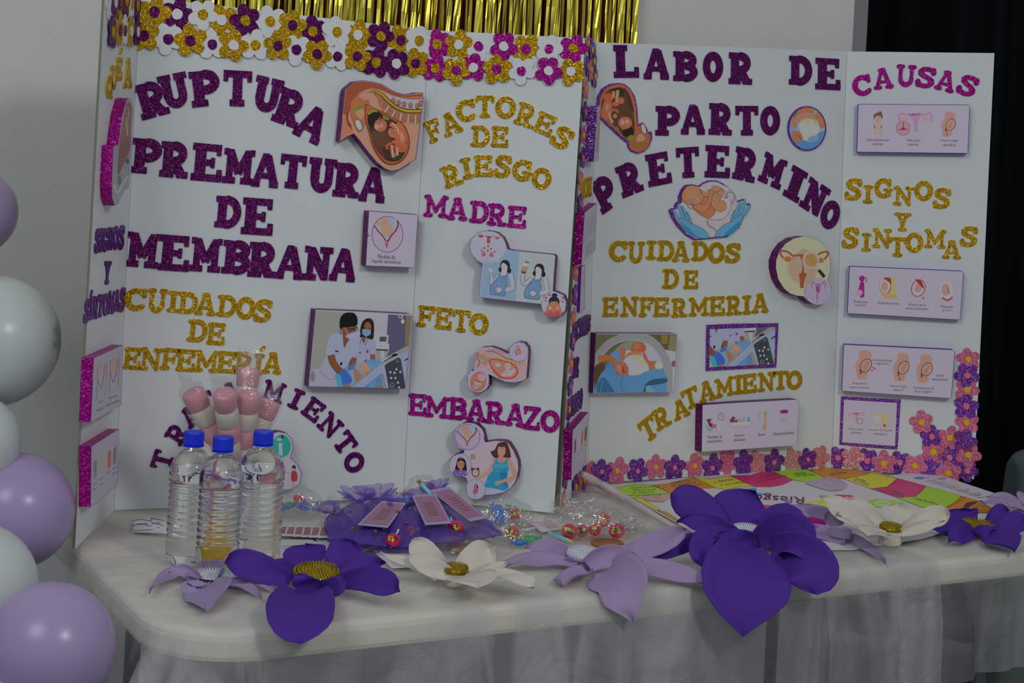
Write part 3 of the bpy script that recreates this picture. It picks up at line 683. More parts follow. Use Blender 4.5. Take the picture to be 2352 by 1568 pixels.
for i in range(70):
    t = rnd.random(); x = 720 + 630 * t; y = 330 + 330 * min(1, t * 1.6) + rnd.uniform(-40, 60); d.ell(x, y, 5, 4, (70, 40, 30), n=5)
d.line([(470, 380), (560, 290), (700, 250), (850, 285), (1000, 350), (1200, 395), (1385, 385)], 8, (130, 80, 60))
d.poly([(850, 310), (950, 370), (1100, 400), (1385, 430), (1380, 540), (1200, 545), (1060, 510), (950, 430)], (150, 154, 166))
for x, y in ((980, 425), (1055, 455), (1130, 475), (1220, 490), (1315, 500), (1362, 465)): d.ell(x, y + 4, 31, 42, (70, 45, 35)); d.ell(x, y, 26, 36, (150, 100, 72))
d.line([(720, 285), (820, 340), (930, 450), (1060, 540), (1200, 575), (1365, 572)], 34, (168, 132, 22)); d.line([(720, 275), (820, 322), (935, 430), (1060, 518), (1200, 553), (1368, 550)], 8, (40, 35, 22)); d.line([(800, 345), (920, 465), (1060, 560), (1200, 596), (1365, 592)], 6, (50, 40, 22))
for a, b in (((920, 505), (860, 592)), ((1005, 565), (960, 655)), ((1092, 600), (1070, 712)), ((1190, 618), (1180, 748)), ((1290, 628), (1286, 752))): d.line([a, b], 24, (178, 150, 160))
d.sm([(395, 450), (450, 385), (520, 385), (590, 430), (630, 405), (645, 480), (560, 490), (480, 530), (400, 565), (385, 510)], (160, 96, 58))
d.sm([(400, 590), (600, 490), (680, 520), (650, 640), (600, 720), (560, 800), (500, 860), (430, 720)], (158, 96, 62))
d.line([(395, 570), (480, 552), (580, 498)], 34, (108, 124, 36))
d.sm([(455, 580), (560, 545), (578, 620), (535, 685), (480, 640)], (190, 140, 112)); d.ell(500, 765, 46, 88, (70, 60, 55), -22); d.ell(500, 765, 38, 78, (168, 166, 160), -22)
d.sm([(600, 480), (700, 525), (850, 590), (1000, 680), (1110, 740), (1180, 860), (1206, 1000), (1180, 1150), (1090, 1270), (960, 1315), (850, 1280), (760, 1180), (690, 1050), (650, 900), (610, 760), (590, 640)], (95, 45, 28))
d.sm([(608, 492), (700, 535), (850, 602), (1000, 692), (1100, 750), (1170, 870), (1194, 1000), (1168, 1140), (1080, 1258), (960, 1300), (858, 1268), (772, 1170), (702, 1045), (662, 900), (622, 760), (602, 640)], (160, 86, 48))
d.sm([(640, 590), (750, 565), (850, 625), (980, 700), (1080, 765), (1150, 880), (1168, 1010), (1140, 1130), (1050, 1250), (940, 1272), (850, 1230), (760, 1120), (700, 980), (655, 850), (625, 700)], (62, 36, 28))
d.sm([(700, 960), (800, 1060), (830, 1110), (880, 1255), (790, 1170), (715, 1060)], (92, 44, 34))
d.sm([(690, 850), (850, 830), (960, 930), (900, 1030), (810, 1075), (700, 950)], (88, 56, 42))
for i in range(60): d.ell(690 + rnd.random() * 300, 850 + rnd.random() * 210, 4, 3, (120, 110, 60), n=5)
d.sm([(630, 590), (690, 555), (760, 570), (700, 640), (640, 630)], (112, 132, 52)); d.sm([(830, 630), (920, 680), (900, 700), (840, 680)], (108, 124, 46))
d.sm([(1000, 1290 - 30), (880, 1210), (900, 1160), (1000, 1190), (1130, 1140), (1080, 1235)], (44, 50, 28))
d.ell(725, 690, 100, 105, (24, 20, 18)); d.ell(800, 770, 88, 92, (165, 92, 66)); d.ell(745, 790, 34, 38, (222, 172, 150)); d.ell(810, 775, 28, 34, (205, 150, 125)); d.ell(790, 688, 24, 30, (150, 82, 56)); d.ell(790, 688, 12, 17, (105, 50, 36))
d.ell(1070, 900, 88, 165, (172, 92, 58), -14); d.ell(1095, 930, 28, 70, (214, 160, 130), -10)
d.line([(930, 750), (1010, 800), (1035, 900), (950, 905), (930, 840)], 66, (176, 98, 66)); d.line([(960, 735), (1030, 810), (1050, 890)], 24, (220, 182, 160)); d.ell(942, 845, 36, 36, (192, 120, 90)); d.line([(925, 830), (945, 860)], 5, (100, 50, 40)); d.line([(940, 820), (962, 855)], 5, (100, 50, 40))
d.ell(1080, 1070, 92, 78, (166, 84, 54)); d.line([(960, 1000), (1080, 1010), (1130, 1060)], 50, (172, 92, 62)); d.line([(905, 1100), (880, 1060), (960, 1010)], 40, (160, 80, 52))
d.line([(955, 1040), (960, 1130), (985, 1215)], 52, (178, 108, 80)); d.line([(958, 1050), (972, 1200)], 16, (224, 190, 170)); d.line([(1035, 1070), (1022, 1130), (1035, 1190)], 44, (186, 118, 90)); d.line([(1030, 1090), (1030, 1180)], 16, (222, 188, 168))
d.ring(900, 985, 0.1, 0.1, 1, (90, 40, 30))
fin(B1, ob, d)
# --- waters icon, shared by two pictures
def waters(d):
    d.ell(608, 680, 318, 368, (128, 12, 92)); d.ell(608, 680, 305, 355, (166, 158, 180))
    d.line([(370, 600), (470, 760), (540, 950)], 66, (170, 146, 160)); d.line([(850, 520), (740, 740), (650, 950)], 66, (170, 146, 160))
    d.sm([(370, 500), (440, 400), (600, 335), (720, 350), (806, 400), (800, 540), (740, 650), (600, 800), (530, 700), (440, 590)], (150, 168, 184))
    d.sm([(385, 460), (450, 395), (520, 352), (600, 345), (645, 390), (640, 450), (700, 500), (620, 580), (490, 560), (450, 500)], (176, 142, 126)); d.ell(605, 610, 118, 122, (170, 138, 122)); d.line([(500, 470), (560, 410), (630, 420)], 7, (140, 95, 85)); d.line([(545, 560), (560, 590), (590, 585)], 6, (140, 95, 85))
    d.line([(345, 510), (420, 610), (500, 700), (560, 780), (590, 850)], 20, (122, 22, 52)); d.line([(808, 400), (820, 500), (770, 610), (690, 700), (640, 780), (600, 850)], 26, (128, 24, 54))
    d.poly([(566, 800), (622, 800), (617, 900), (592, 952), (566, 900)], (150, 35, 75)); d.ell(592, 838, 14, 25, (178, 160, 178)); d.ell(592, 892, 10, 15, (178, 160, 178))
ob, d = block(B1, 1, (820, 460), 8.711, [(235, 210), (1190, 278), (1228, 305), (1190, 800), (1152, 1352), (172, 1308)], .026, GPUR, 'square block with a round drawing captioned Pérdida de líquido amniótico', paper='inset', inset=.003)
waters(d); d.poly([(205, 672), (254, 700), (208, 728)], (140, 30, 100))
d.text('Pérdida de', 590, 1128, 345, 84, ang=-3); d.text('líquido amniótico', 586, 1233, 575, 92, ang=-3); fin(B1, ob, d)
# --- ward photograph
def ward(d):
    d.poly([(230, 160), (1850, 240), (1740, 1450), (120, 1420)], (138, 138, 130)); d.poly([(900, 190), (1436, 225), (1400, 930), (880, 900)], (158, 160, 166))
    d.poly([(1436, 225), (1732, 240), (1705, 760), (1390, 930)], (84, 79, 104)); d.poly([(1732, 240), (1850, 250), (1800, 740), (1705, 760)], (118, 108, 74))
    d.ell(1640, 262, 42, 30, (150, 150, 158)); d.ell(1634, 260, 15, 14, (40, 40, 48)); d.ell(1675, 345, 30, 34, (172, 172, 160)); d.line([(1660, 290), (1690, 320)], 16, (150, 150, 150))
    d.poly([(1225, 790), (1460, 800), (1400, 930), (1380, 1000), (1240, 980)], (140, 138, 142)); d.line([(1340, 810), (1345, 950)], 60, (165, 162, 158))
    d.poly([(1285, 562), (1445, 566), (1428, 705), (1258, 700)], (178, 178, 186)); d.poly([(1300, 590), (1415, 592), (1400, 672), (1290, 668)], (66, 72, 78)); d.line([(1370, 620), (1395, 632)], 8, (120, 190, 70)); d.poly([(1245, 705), (1455, 706), (1448, 800), (1230, 792)], (176, 176, 184)); d.poly([(1230, 792), (1440, 802), (1420, 824), (1235, 812)], (40, 40, 42)); d.line([(1270, 742), (1350, 744)], 8, (150, 120, 90))
    d.sm([(1000, 640), (1100, 600), (1215, 660), (1230, 870), (1140, 885), (1140, 960), (1100, 1040), (920, 1060), (940, 860), (960, 720)], (158, 164, 190)); d.line([(1180, 880), (1185, 970)], 80, (128, 82, 62))
    d.sm([(1120, 288), (1180, 320), (1205, 420), (1190, 620), (1130, 628), (1040, 600), (980, 600), (975, 500), (1000, 380), (1050, 310)], (40, 25, 20)); d.ell(1100, 440, 58, 92, (132, 86, 62)); d.poly([(990, 620), (1080, 590), (1040, 712)], (120, 72, 50)); d.poly([(1010, 468), (1150, 480), (1150, 550), (1075, 596), (1010, 545)], (128, 178, 208)); d.line([(1020, 515), (1140, 525)], 8, (90, 150, 190)); d.line([(1045, 440), (1075, 452)], 10, (50, 28, 22)); d.line([(1105, 455), (1140, 462)], 10, (50, 28, 22))
    d.line([(1105, 610), (1060, 740)], 14, (110, 100, 160)); d.line([(985, 640), (965, 840)], 8, (60, 60, 80)); d.ell(970, 852, 18, 14, (40, 42, 60)); d.ell(1095, 835, 19, 21, (155, 34, 50)); d.line([(1060, 780), (1110, 820)], 5, (90, 90, 130)); d.ell(1070, 985, 22, 22, (140, 60, 80))
    d.sm([(1060, 1010), (1130, 965), (1240, 968), (1330, 1005), (1250, 1110), (1150, 1180), (1080, 1200), (1000, 1120)], (118, 166, 206)); d.line([(1110, 990), (1200, 985), (1290, 1010)], 16, (95, 140, 190)); d.poly([(1310, 985), (1430, 925), (1440, 945), (1350, 1010)], (168, 168, 172)); d.line([(1350, 1000), (1560, 885)], 10, (22, 22, 24)); d.ell(1540, 890, 50, 18, (20, 20, 22), -15)
    d.sm([(170, 1140), (300, 1110), (380, 960), (430, 900), (560, 900), (700, 1060), (600, 1230), (640, 1420), (130, 1420)], (148, 148, 164)); d.line([(330, 1150), (420, 1260), (560, 1290)], 12, (120, 120, 140)); d.ell(200, 1240, 40, 90, (118, 118, 122))
    d.sm([(540, 540), (640, 540), (700, 600), (715, 770), (780, 660), (870, 560), (960, 620), (975, 760), (940, 900), (830, 960), (740, 1090), (660, 1080), (570, 950), (560, 890), (410, 885), (430, 700), (480, 590)], (168, 176, 200)); d.line([(560, 900), (600, 700)], 7, (135, 140, 165)); d.line([(830, 950), (900, 820)], 8, (130, 135, 160)); d.poly([(562, 812), (625, 822), (620, 848), (565, 838)], (45, 50, 70)); d.line([(800, 1090), (830, 960)], 26, (70, 50, 60))
    d.poly([(690, 600), (800, 620), (712, 780)], (118, 66, 40)); d.sm([(665, 430), (800, 420), (920, 430), (900, 480), (800, 520), (770, 640), (700, 650), (690, 520)], (122, 70, 46))
    d.sm([(650, 460), (640, 350), (670, 250), (760, 195), (860, 200), (925, 270), (930, 380), (890, 420), (800, 430), (760, 440), (720, 430), (690, 440)], (14, 12, 11)); d.line([(650, 480), (655, 560)], 8, (60, 50, 45)); d.sm([(740, 575), (850, 520), (900, 490), (975, 520), (960, 580), (860, 642), (770, 612)], (176, 180, 200)); d.line([(725, 450), (775, 560)], 8, (190, 190, 200)); d.line([(770, 460), (880, 475)], 12, (30, 26, 26)); d.ring(850, 490, 42, 30, 9, (30, 28, 30)); d.ring(912, 460, 28, 36, 7, (40, 36, 36))
    d.line([(495, 890), (530, 1010), (600, 1110), (660, 1180)], 118, (118, 72, 46)); d.line([(880, 935), (850, 1040)], 84, (122, 76, 50)); d.poly([(650, 1005), (686, 1010), (676, 1058), (648, 1055)], (20, 20, 24))
    d.sm([(770, 1130), (800, 1060), (850, 1030), (880, 1060), (870, 1110), (810, 1140)], (90, 122, 205)); d.poly([(750, 1150), (870, 1125), (900, 1300), (840, 1400), (690, 1400), (700, 1250)], (142, 182, 212))
    d.sm([(880, 1100), (940, 1070), (980, 1110), (1000, 1250), (970, 1240), (930, 1140)], (148, 186, 215)); d.sm([(868, 1135), (930, 1135), (990, 1240), (960, 1290), (905, 1315), (880, 1230)], (156, 108, 84))
    d.sm([(970, 1040), (1030, 1010), (1110, 1070), (1150, 1130), (1100, 1170), (1060, 1220), (1010, 1220), (985, 1130)], (172, 136, 110)); 
    for x in (1030, 1060, 1090): d.line([(x - 12, 1150), (x, 1210)], 6, (130, 92, 72))
    d.poly([(560, 1225), (620, 1190), (690, 1250), (690, 1420), (630, 1420)], (62, 150, 172)); d.sm([(640, 1170), (710, 1120), (790, 1190), (840, 1290), (820, 1350), (740, 1370), (690, 1370), (670, 1270)], (66, 104, 190)); d.poly([(690, 1380), (810, 1370), (830, 1425), (690, 1420)], (140, 100, 80))
    d.poly([(1000, 1430), (1300, 1190), (1350, 1430)], (84, 128, 176)); d.sm([(1100, 1400), (1180, 1290), (1230, 1300), (1200, 1420)], (110, 156, 200)); d.poly([(1200, 1400), (1345, 1385), (1350, 1430), (1200, 1430)], (130, 110, 98))
    d.poly([(820, 1430), (1010, 1430), (1320, 1190), (1345, 1210), (1400, 1430), (1445, 1430), (1375, 1060), (1600, 925), (1640, 960), (1720, 1440), (1800, 1440), (1850, 780), (1600, 890), (1340, 1020)], (146, 156, 182))
    d.poly([(1375, 1065), (1400, 1035), (1600, 928), (1632, 950), (1712, 1436), (1440, 1430)], (56, 60, 66)); d.ring(1582, 988, 18, 20, 6, (90, 190, 110)); d.poly([(1700, 970), (1780, 920), (1790, 940), (1700, 990)], (24, 26, 30)); d.poly([(1440, 1380), (1440, 1379), (1530, 1345), (1532, 1410), (1470, 1425)], (66, 70, 78)); d.ring(1500, 1382, 32, 34, 6, (150, 155, 160))
    for x, y in ((1470, 1170), (1535, 1180), (1567, 1122), (1632, 1165), (1482, 1265), (1550, 1265), (1592, 1338), (1610, 1420)): d.poly([(x - 22, y - 4), (x + 2, y - 22), (x + 20, y - 2), (x + 6, y + 22), (x - 14, y + 16)], (196, 206, 210))
ob, d = block(B1, 1, (690, 690), 7.126, [(245, 148), (1000, 175), (1800, 220), (1838, 250), (1780, 850), (1722, 1430), (1690, 1448), (130, 1410)], .026, GPUR, 'thick photo block of two masked nurses in white by a hospital bed', paper='inset', inset=.002)
d.clip = [d.X(p) for p in ((250, 165), (1822, 248), (1712, 1436), (140, 1398))]; ward(d); fin(B1, ob, d)
# --- two women
ob, d = block(B1, 2, (1060, 510), 6.535, [(312, 622), (230, 580), (150, 480), (116, 370), (150, 250), (240, 160), (380, 122), (520, 148), (620, 228), (672, 340), (690, 402), (760, 418), (1100, 455), (1385, 483), (1412, 510), (1390, 800), (1375, 1030), (1430, 1045), (1530, 1090), (1578, 1200), (1562, 1330), (1490, 1412), (1390, 1432), (1270, 1392), (1210, 1300), (1190, 1232), (1000, 1212), (600, 1168), (290, 1132), (263, 1090), (285, 800)], .022, GPUR, 'cut-out block with two women in blue dresses and two round insets', paper='inset', inset=.0022)
d.poly([(322, 615), (560, 600), (680, 412), (870, 440), (815, 1180), (297, 1118), (280, 1080)], (140, 166, 192)); d.poly([(870, 440), (1380, 492), (1398, 515), (1364, 1040), (1240, 1080), (1200, 1218), (815, 1180)], (154, 162, 162))
d.ell(398, 372, 270, 240, (120, 122, 135)); d.ell(398, 370, 269, 239, (170, 167, 182))
d.line([(250, 190), (290, 190), (330, 205), (400, 212), (480, 218), (530, 222), (578, 225)], 9, (165, 80, 85)); d.poly([(368, 210), (448, 212), (428, 262), (436, 300), (420, 322), (388, 320), (378, 290), (384, 250)], (160, 70, 72)); d.ell(290, 213, 38, 17, (160, 60, 66), 10); d.ell(540, 242, 32, 13, (160, 60, 66), -6)
for x, y, r in ((400, 358, 18), (347, 386, 18), (444, 398, 18), (396, 424, 18)): d.drop(x, y, r, (165, 58, 50))
for x, y, r in ((333, 475, 40), (450, 485, 40), (300, 425, 18), (497, 442, 18)): d.drop(x, y, r, (158, 92, 122))
d.drop(385, 550, 38, (178, 152, 168))
def lady(d, beer):
    OUT = (70, 75, 85)
    d.ell(655, 650, 74, 84, (36, 31, 32)); d.ell(592, 712, 36, 38, (36, 31, 32)); d.ell(715, 725, 32, 42, (36, 31, 32))
    d.sm([(640, 640), (690, 690), (680, 740), (660, 800), (580, 800), (600, 740), (600, 650)], (176, 170, 178)); d.sm([(598, 640), (630, 610), (690, 660), (670, 710), (630, 725), (600, 690)], (176, 170, 178)); d.line([(620, 695), (635, 700)], 6, OUT); d.line([(610, 660), (620, 662)], 5, OUT); d.line([(645, 662), (655, 665)], 5, OUT)
    P = [(735, 780), (762, 900), (765, 985), (700, 1008), (620, 1015)]; d.line(P, 74, OUT); d.line(P, 66, (176, 176, 188))
    P = [(430, 870 + 20), (470, 900), (560, 800)] if not beer else [(410, 800), (430, 875), (540, 790)]
    d.line(P, 60, OUT); d.line(P, 52, (176, 176, 188))
    if beer: d.line([(405, 720), (408, 840)], 52, OUT); d.line([(405, 720), (408, 845)], 44, (176, 176, 188)); d.poly([(405, 600), (480, 612), (450, 712), (385, 700)], (158, 128, 88)); d.poly([(390, 680), (455, 690), (448, 715), (383, 702)], (90, 60, 50)); d.ell(443, 588, 42, 24, (182, 182, 182)); [d.line([(470 + k * 8, 555), (480 + k * 16, 530 + k * 5)], 5, OUT) for k in range(-2, 3)]
    else: d.line([(455, 780), (455, 900)], 52, OUT); d.line([(455, 780), (455, 900)], 44, (176, 176, 188)); d.ell(440, 715, 30, 48, (170, 166, 174), -15); d.line([(430, 655), (455, 700)], 6, OUT)
    d.sm([(590, 745), (570, 790), (505, 870), (450, 940), (428, 1000), (435, 1060), (450, 1082), (560, 1095), (656, 1098), (658, 1000), (690, 920), (672, 850), (690, 760), (665, 800), (620, 815), (590, 800)], OUT)
    d.sm([(588, 755), (568, 800), (508, 878), (455, 945), (434, 1002), (441, 1058), (455, 1078), (560, 1090), (651, 1093), (652, 1000), (684, 920), (666, 850), (684, 772), (662, 808), (620, 822), (592, 808)], (98, 130, 166))
    d.sm([(500, 1000), (560, 965), (612, 1000), (600, 1040), (550, 1065), (510, 1040)], OUT); d.sm([(506, 1002), (560, 972), (606, 1002), (596, 1036), (550, 1058), (516, 1036)], (178, 172, 182))
    for y in (1000, 1018, 1036): d.line([(505, y), (545, y + 6)], 4, OUT)
lady(d, False); d.sub(1, 0, 515, 0, 1, 55); lady(d, True); d.pop()
d.ell(1385, 1238, 186, 188, (110, 110, 125)); d.ell(1386, 1237, 184, 186, (168, 162, 180))
d.ell(1400, 1095, 42, 30, (30, 38, 50)); d.ell(1392, 1195, 82, 84, (30, 38, 50)); d.sm([(1240, 1365), (1320, 1310), (1390, 1345), (1460, 1310), (1520, 1360), (1460, 1408), (1390, 1422), (1310, 1408)], (168, 74, 84)); d.sm([(1340, 1180), (1440, 1180), (1450, 1250), (1410, 1310), (1380, 1310), (1338, 1260)], (178, 116, 80)); d.poly([(1360, 1290), (1420, 1290), (1450, 1330), (1390, 1365), (1320, 1330)], (172, 108, 74)); d.poly([(1310, 1205), (1392, 1150), (1470, 1205), (1400, 1185)], (30, 38, 50))
d.line([(1290, 1370), (1290, 1300), (1325, 1230)], 34, (176, 116, 82)); d.line([(1490, 1370), (1480, 1300), (1455, 1235)], 34, (176, 116, 82)); d.line([(1355, 1222), (1378, 1228)], 5, (90, 50, 40)); d.line([(1405, 1228), (1428, 1222)], 5, (90, 50, 40)); d.line([(1370, 1272), (1402, 1272)], 6, (150, 70, 60))
for x, y, q in ((1270, 1135, 1), (1320, 1090, 1), (1265, 1180, .7), (1525, 1135, 1), (1520, 1190, .8)): d.poly([(x - 30 * q, y - 25 * q), (x + 5 * q, y - 6 * q), (x + 2 * q, y - 20 * q), (x + 32 * q, y + 20 * q), (x - 5 * q, y + 8 * q), (x, y + 22 * q)], (165, 50, 66))
fin(B1, ob, d)
# --- drawn womb with two insets
ob, d = block(B1, 2, (1050, 770), 10.453, [(462, 368), (600, 285), (820, 268), (1000, 330), (1200, 425), (1240, 435), (1262, 320), (1340, 195), (1480, 150), (1620, 180), (1705, 290), (1715, 420), (1690, 700), (1660, 1040), (1560, 1095), (1380, 1130), (1180, 1118), (980, 1040), (800, 955), (757, 925), (775, 1050), (768, 1200), (700, 1305), (560, 1370), (430, 1365), (300, 1260), (238, 1120), (243, 960), (330, 835), (392, 850)], .022, GPUR, 'cut-out block with a crayon-like womb drawing and two round insets', paper='inset', inset=.0016)
d.sm([(480, 378), (600, 305), (820, 292), (1000, 350), (1190, 445), (1300, 560), (1640, 590), (1630, 1000), (1500, 1060), (1300, 1090), (1050, 1040), (800, 900), (620, 780), (430, 790)], (180, 148, 154)); d.line([(500, 400), (490, 560), (540, 640), (480, 760)], 40, (165, 90, 80))
d.line([(650, 400), (820, 350), (1000, 380), (1180, 450)], 14, (160, 90, 90)); d.ell(800, 460, 150, 80, (176, 140, 150), 20); d.line([(950, 480), (1060, 570), (1200, 620), (1400, 650), (1640, 660)], 92, (188, 160, 112))
for x, y in ((1070, 570), (1200, 600), (1310, 630), (1400, 650), (1500, 660)): d.line([(x + 10, y - 40), (x - 10, y + 50)], 8, (140, 90, 70))
d.line([(740, 390), (860, 385), (1000, 440), (1150, 530), (1330, 590)], 14, (72, 66, 46)); d.ell(610, 500, 105, 50, (178, 128, 80), 10); d.ell(700, 600, 75, 50, (186, 130, 110)); d.line([(540, 590), (620, 550), (740, 530), (850, 590)], 34, (120, 155, 98)); d.poly([(590, 625), (705, 680), (690, 715), (610, 680)], (90, 80, 50)); d.poly([(600, 640), (692, 685), (682, 705), (615, 675)], (192, 178, 120))
d.sm([(760, 600), (900, 550), (1150, 610), (1350, 680), (1460, 800), (1462, 920), (1350, 1030), (1180, 1046), (1010, 1010), (880, 870), (800, 740)], (176, 78, 54)); d.sm([(800, 620), (900, 590), (1140, 645), (1330, 710), (1420, 810), (1425, 910), (1330, 995), (1180, 1010), (1040, 970), (910, 840), (830, 730)], (172, 118, 108))
for a in ((980, 710, 75, 50), (1220, 740, 70, 80), (1230, 900, 120, 75), (1120, 950, 60, 40), (1350, 850, 55, 60)): d.ell(*a, (198, 178, 182), 20)
for i in range(40): d.ell(870 + rnd.random() * 520, 640 + rnd.random() * 320, 16, 5, rnd.choice([(120, 150, 100), (165, 70, 60), (150, 140, 120)]), rnd.uniform(0, 180), 6)
d.ell(1480, 402, 226, 232, (90, 85, 120)); d.ell(1480, 402, 223, 229, (168, 158, 182)); d.ell(1475, 370, 92, 150, (176, 162, 182), -20); d.ell(1460, 285, 50, 52, (168, 118, 116)); d.ell(1490, 390, 58, 85, (172, 112, 112), -20); d.line([(1395, 330), (1410, 410), (1440, 480)], 20, (140, 50, 55)); d.line([(1440, 365), (1510, 325)], 12, (140, 60, 60))
d.ell(508, 1095, 258, 272, (90, 88, 110)); d.ell(508, 1095, 255, 269, (170, 162, 184)); d.ell(512, 1105, 188, 242, (168, 80, 76), 18); d.ell(512, 1105, 172, 224, (172, 108, 84), 18); d.ell(592, 1010, 98, 98, (180, 148, 154)); d.ell(500, 1165, 85, 78, (188, 160, 160)); d.ell(440, 1235, 60, 60, (190, 164, 162)); d.line([(460, 1075), (520, 1105), (575, 1120)], 20, (122, 30, 42)); d.line([(420, 1180), (500, 1220), (530, 1160)], 7, (110, 80, 85)); d.line([(400, 1280), (430, 1200), (480, 1250)], 7, (110, 80, 85)); d.ell(540, 1045, 10, 7, (90, 60, 65)); d.ell(612, 1080, 9, 7, (90, 60, 65))
fin(B1, ob, d)
# --- woman in blue with three insets
ob, d = block(B1, 2, (1010, 950), 7.127, [(408, 602), (300, 560), (232, 440), (220, 330), (270, 222), (370, 155), (480, 138), (610, 175), (710, 280), (730, 400), (745, 462), (900, 438), (1060, 445), (1130, 480), (1210, 600), (1280, 760), (1292, 900), (1262, 1060), (1180, 1200), (1050, 1290), (880, 1328), (745, 1330), (700, 1378), (600, 1402), (500, 1372), (430, 1290), (420, 1180), (450, 1110), (430, 1050), (380, 1038), (270, 1020), (190, 950), (155, 850), (165, 750), (220, 682), (300, 650), (385, 640)], .022, GPUR, 'cut-out block with a woman in a blue dress and three round insets', paper='inset', inset=.0022)
d.sm([(500, 620), (640, 580), (740, 480), (1000, 455), (1130, 500), (1270, 800), (1250, 1050), (1150, 1180), (760, 1150), (600, 1040), (460, 1040), (540, 850)], (180, 162, 168)); d.poly([(745, 1195), (1050, 1250), (1120, 1210), (1140, 1215), (1040, 1275), (880, 1312), (740, 1310)], (176, 174, 190)); d.ell(545, 700, 45, 50, (160, 118, 112))
d.ell(480, 368, 250, 222, (110, 110, 130)); d.ell(480, 368, 247, 219, (172, 165, 184)); d.sub(.648, 0, 64, 0, .572, -11); waters(d); d.pop()
d.line([(1130, 750), (1200, 900), (1230, 1010), (1140, 1080), (1030, 1110), (940, 1145)], 74, (192, 148, 130)); d.ell(945, 1140, 48, 42, (196, 152, 134)); d.line([(900, 750), (860, 860), (760, 980), (650, 1030), (560, 1030)], 48, (192, 150, 134))
d.sm([(950, 490), (1010, 462), (1090, 465), (1135, 550), (1160, 660), (1160, 715), (1090, 722), (990, 722), (890, 712), (835, 620), (885, 600), (920, 550)], (76, 44, 42)); d.sm([(962, 540), (1020, 548), (1070, 545), (1075, 650), (1040, 690), (1050, 730), (960, 760), (965, 700), (950, 630)], (192, 144, 126)); d.line([(965, 565), (985, 572)], 5, (110, 70, 60)); d.line([(1010, 565), (1040, 570)], 5, (110, 70, 60))
d.poly([(880, 740), (950, 715), (1100, 715), (1150, 750), (1120, 800), (900, 800)], (192, 146, 128))
d.sm([(925, 725), (905, 790), (865, 850), (870, 920), (800, 1000), (765, 1090), (742, 1190), (900, 1220), (1050, 1248), (1125, 1200), (1092, 1080), (1110, 960), (1132, 900), (1105, 800), (1125, 720), (1095, 735), (1060, 785), (990, 795), (945, 775), (940, 728)], (44, 130, 166)); d.ell(1000, 850, 125, 42, (70, 150, 180)); d.line([(880, 905), (980, 945), (1120, 950)], 7, (120, 180, 200)); d.sm([(980, 960), (1110, 960), (1090, 1080), (1120, 1190), (1040, 1150), (1000, 1050)], (34, 112, 148))
d.ell(945, 1135, 46, 36, (196, 152, 134)); d.line([(1120, 1070), (1030, 1105), (960, 1125)], 52, (194, 150, 132))
d.ell(540, 905, 28, 26, (120, 50, 44)); d.ell(625, 905, 28, 26, (120, 50, 44)); d.ell(587, 962, 62, 66, (95, 40, 38)); d.ell(587, 962, 48, 52, (184, 178, 184)); d.line([(560, 945), (587, 966)], 7, (60, 40, 40)); d.line([(587, 966), (605, 935)], 7, (60, 40, 40)); d.text('?', 750, 860, 75, 150, (190, 182, 190), -10); d.text('?', 765, 640, 35, 60, (188, 178, 186))
d.ell(338, 845, 184, 190, (70, 70, 85)); d.ell(338, 845, 180, 186, (172, 168, 184)); d.sm([(280, 800), (300, 730), (360, 715), (420, 760), (440, 860), (430, 950), (260, 930)], (32, 26, 28)); d.sm([(290, 800), (350, 760), (405, 800), (400, 860), (370, 900), (375, 930), (320, 935), (330, 890), (295, 860)], (176, 116, 86)); d.sm([(212, 955), (260, 915), (340, 930), (420, 920), (450, 990), (400, 1022), (300, 1025), (240, 1000)], (112, 82, 158)); d.line([(300, 895), (350, 860)], 9, (190, 190, 200))
for x, y in ((265, 965), (348, 960), (418, 968), (320, 995), (280, 1002), (385, 1010)): d.ell(x, y, 10, 10, (185, 178, 195), n=8)
d.ell(318, 815, 8, 8, (40, 25, 25), n=8); d.ell(390, 828, 8, 8, (40, 25, 25), n=8); d.ell(345, 850, 14, 7, (150, 70, 60), n=8)
for x in (320, 348, 370): d.line([(x, 690), (x + 8, 715), (x, 740)], 6, (120, 140, 150))
d.ell(594, 1235, 158, 166, (90, 90, 105)); d.ell(594, 1235, 154, 162, (172, 166, 184)); d.sm([(590, 1145), (620, 1165), (632, 1230), (575, 1210), (570, 1180)], (38, 28, 38)); d.ell(594, 1180, 14, 22, (190, 150, 140)); d.sm([(580, 1200), (620, 1210), (630, 1270), (605, 1305), (560, 1308), (545, 1260)], (176, 80, 118)); d.poly([(552, 1310), (606, 1310), (590, 1376), (552, 1372)], (116, 160, 182))
fin(B1, ob, d)
# --- two circles behind the bottles
ob, d = block(B1, 1, (160, 800), 3.137, [(1415, 640), (1450, 612), (1500, 598), (1560, 608), (1602, 650), (1612, 720), (1590, 785), (1650, 840), (1675, 905), (1660, 975), (1612, 1015), (1550, 1024), (1500, 1000), (1470, 900), (1440, 790)], .02, GPUR, 'cut-out block of two circles half hidden behind the bottles', paper='inset', inset=.003)
d.ell(1525, 702, 76, 90, (165, 168, 178)); d.ell(1527, 702, 68, 82, (40, 146, 136)); d.line([(1518, 680), (1522, 770)], 26, (182, 190, 196)); d.ell(1532, 636, 10, 14, (60, 45, 45)); d.ell(1510, 655, 20, 10, (182, 190, 196)); d.sm([(1545, 800), (1640, 850), (1665, 910), (1640, 980), (1560, 1012), (1510, 960), (1490, 870)], (168, 160, 168)); d.ell(1616, 858, 14, 18, (40, 30, 30)); d.ell(1615, 868, 8, 10, (190, 140, 120)); d.sm([(1600, 885), (1635, 890), (1640, 945), (1620, 958), (1597, 950)], (150, 58, 62)); d.line([(1610, 955), (1608, 1000)], 9, (190, 145, 125)); d.line([(1560, 890), (1600, 905)], 7, (190, 145, 125)); fin(B1, ob, d)
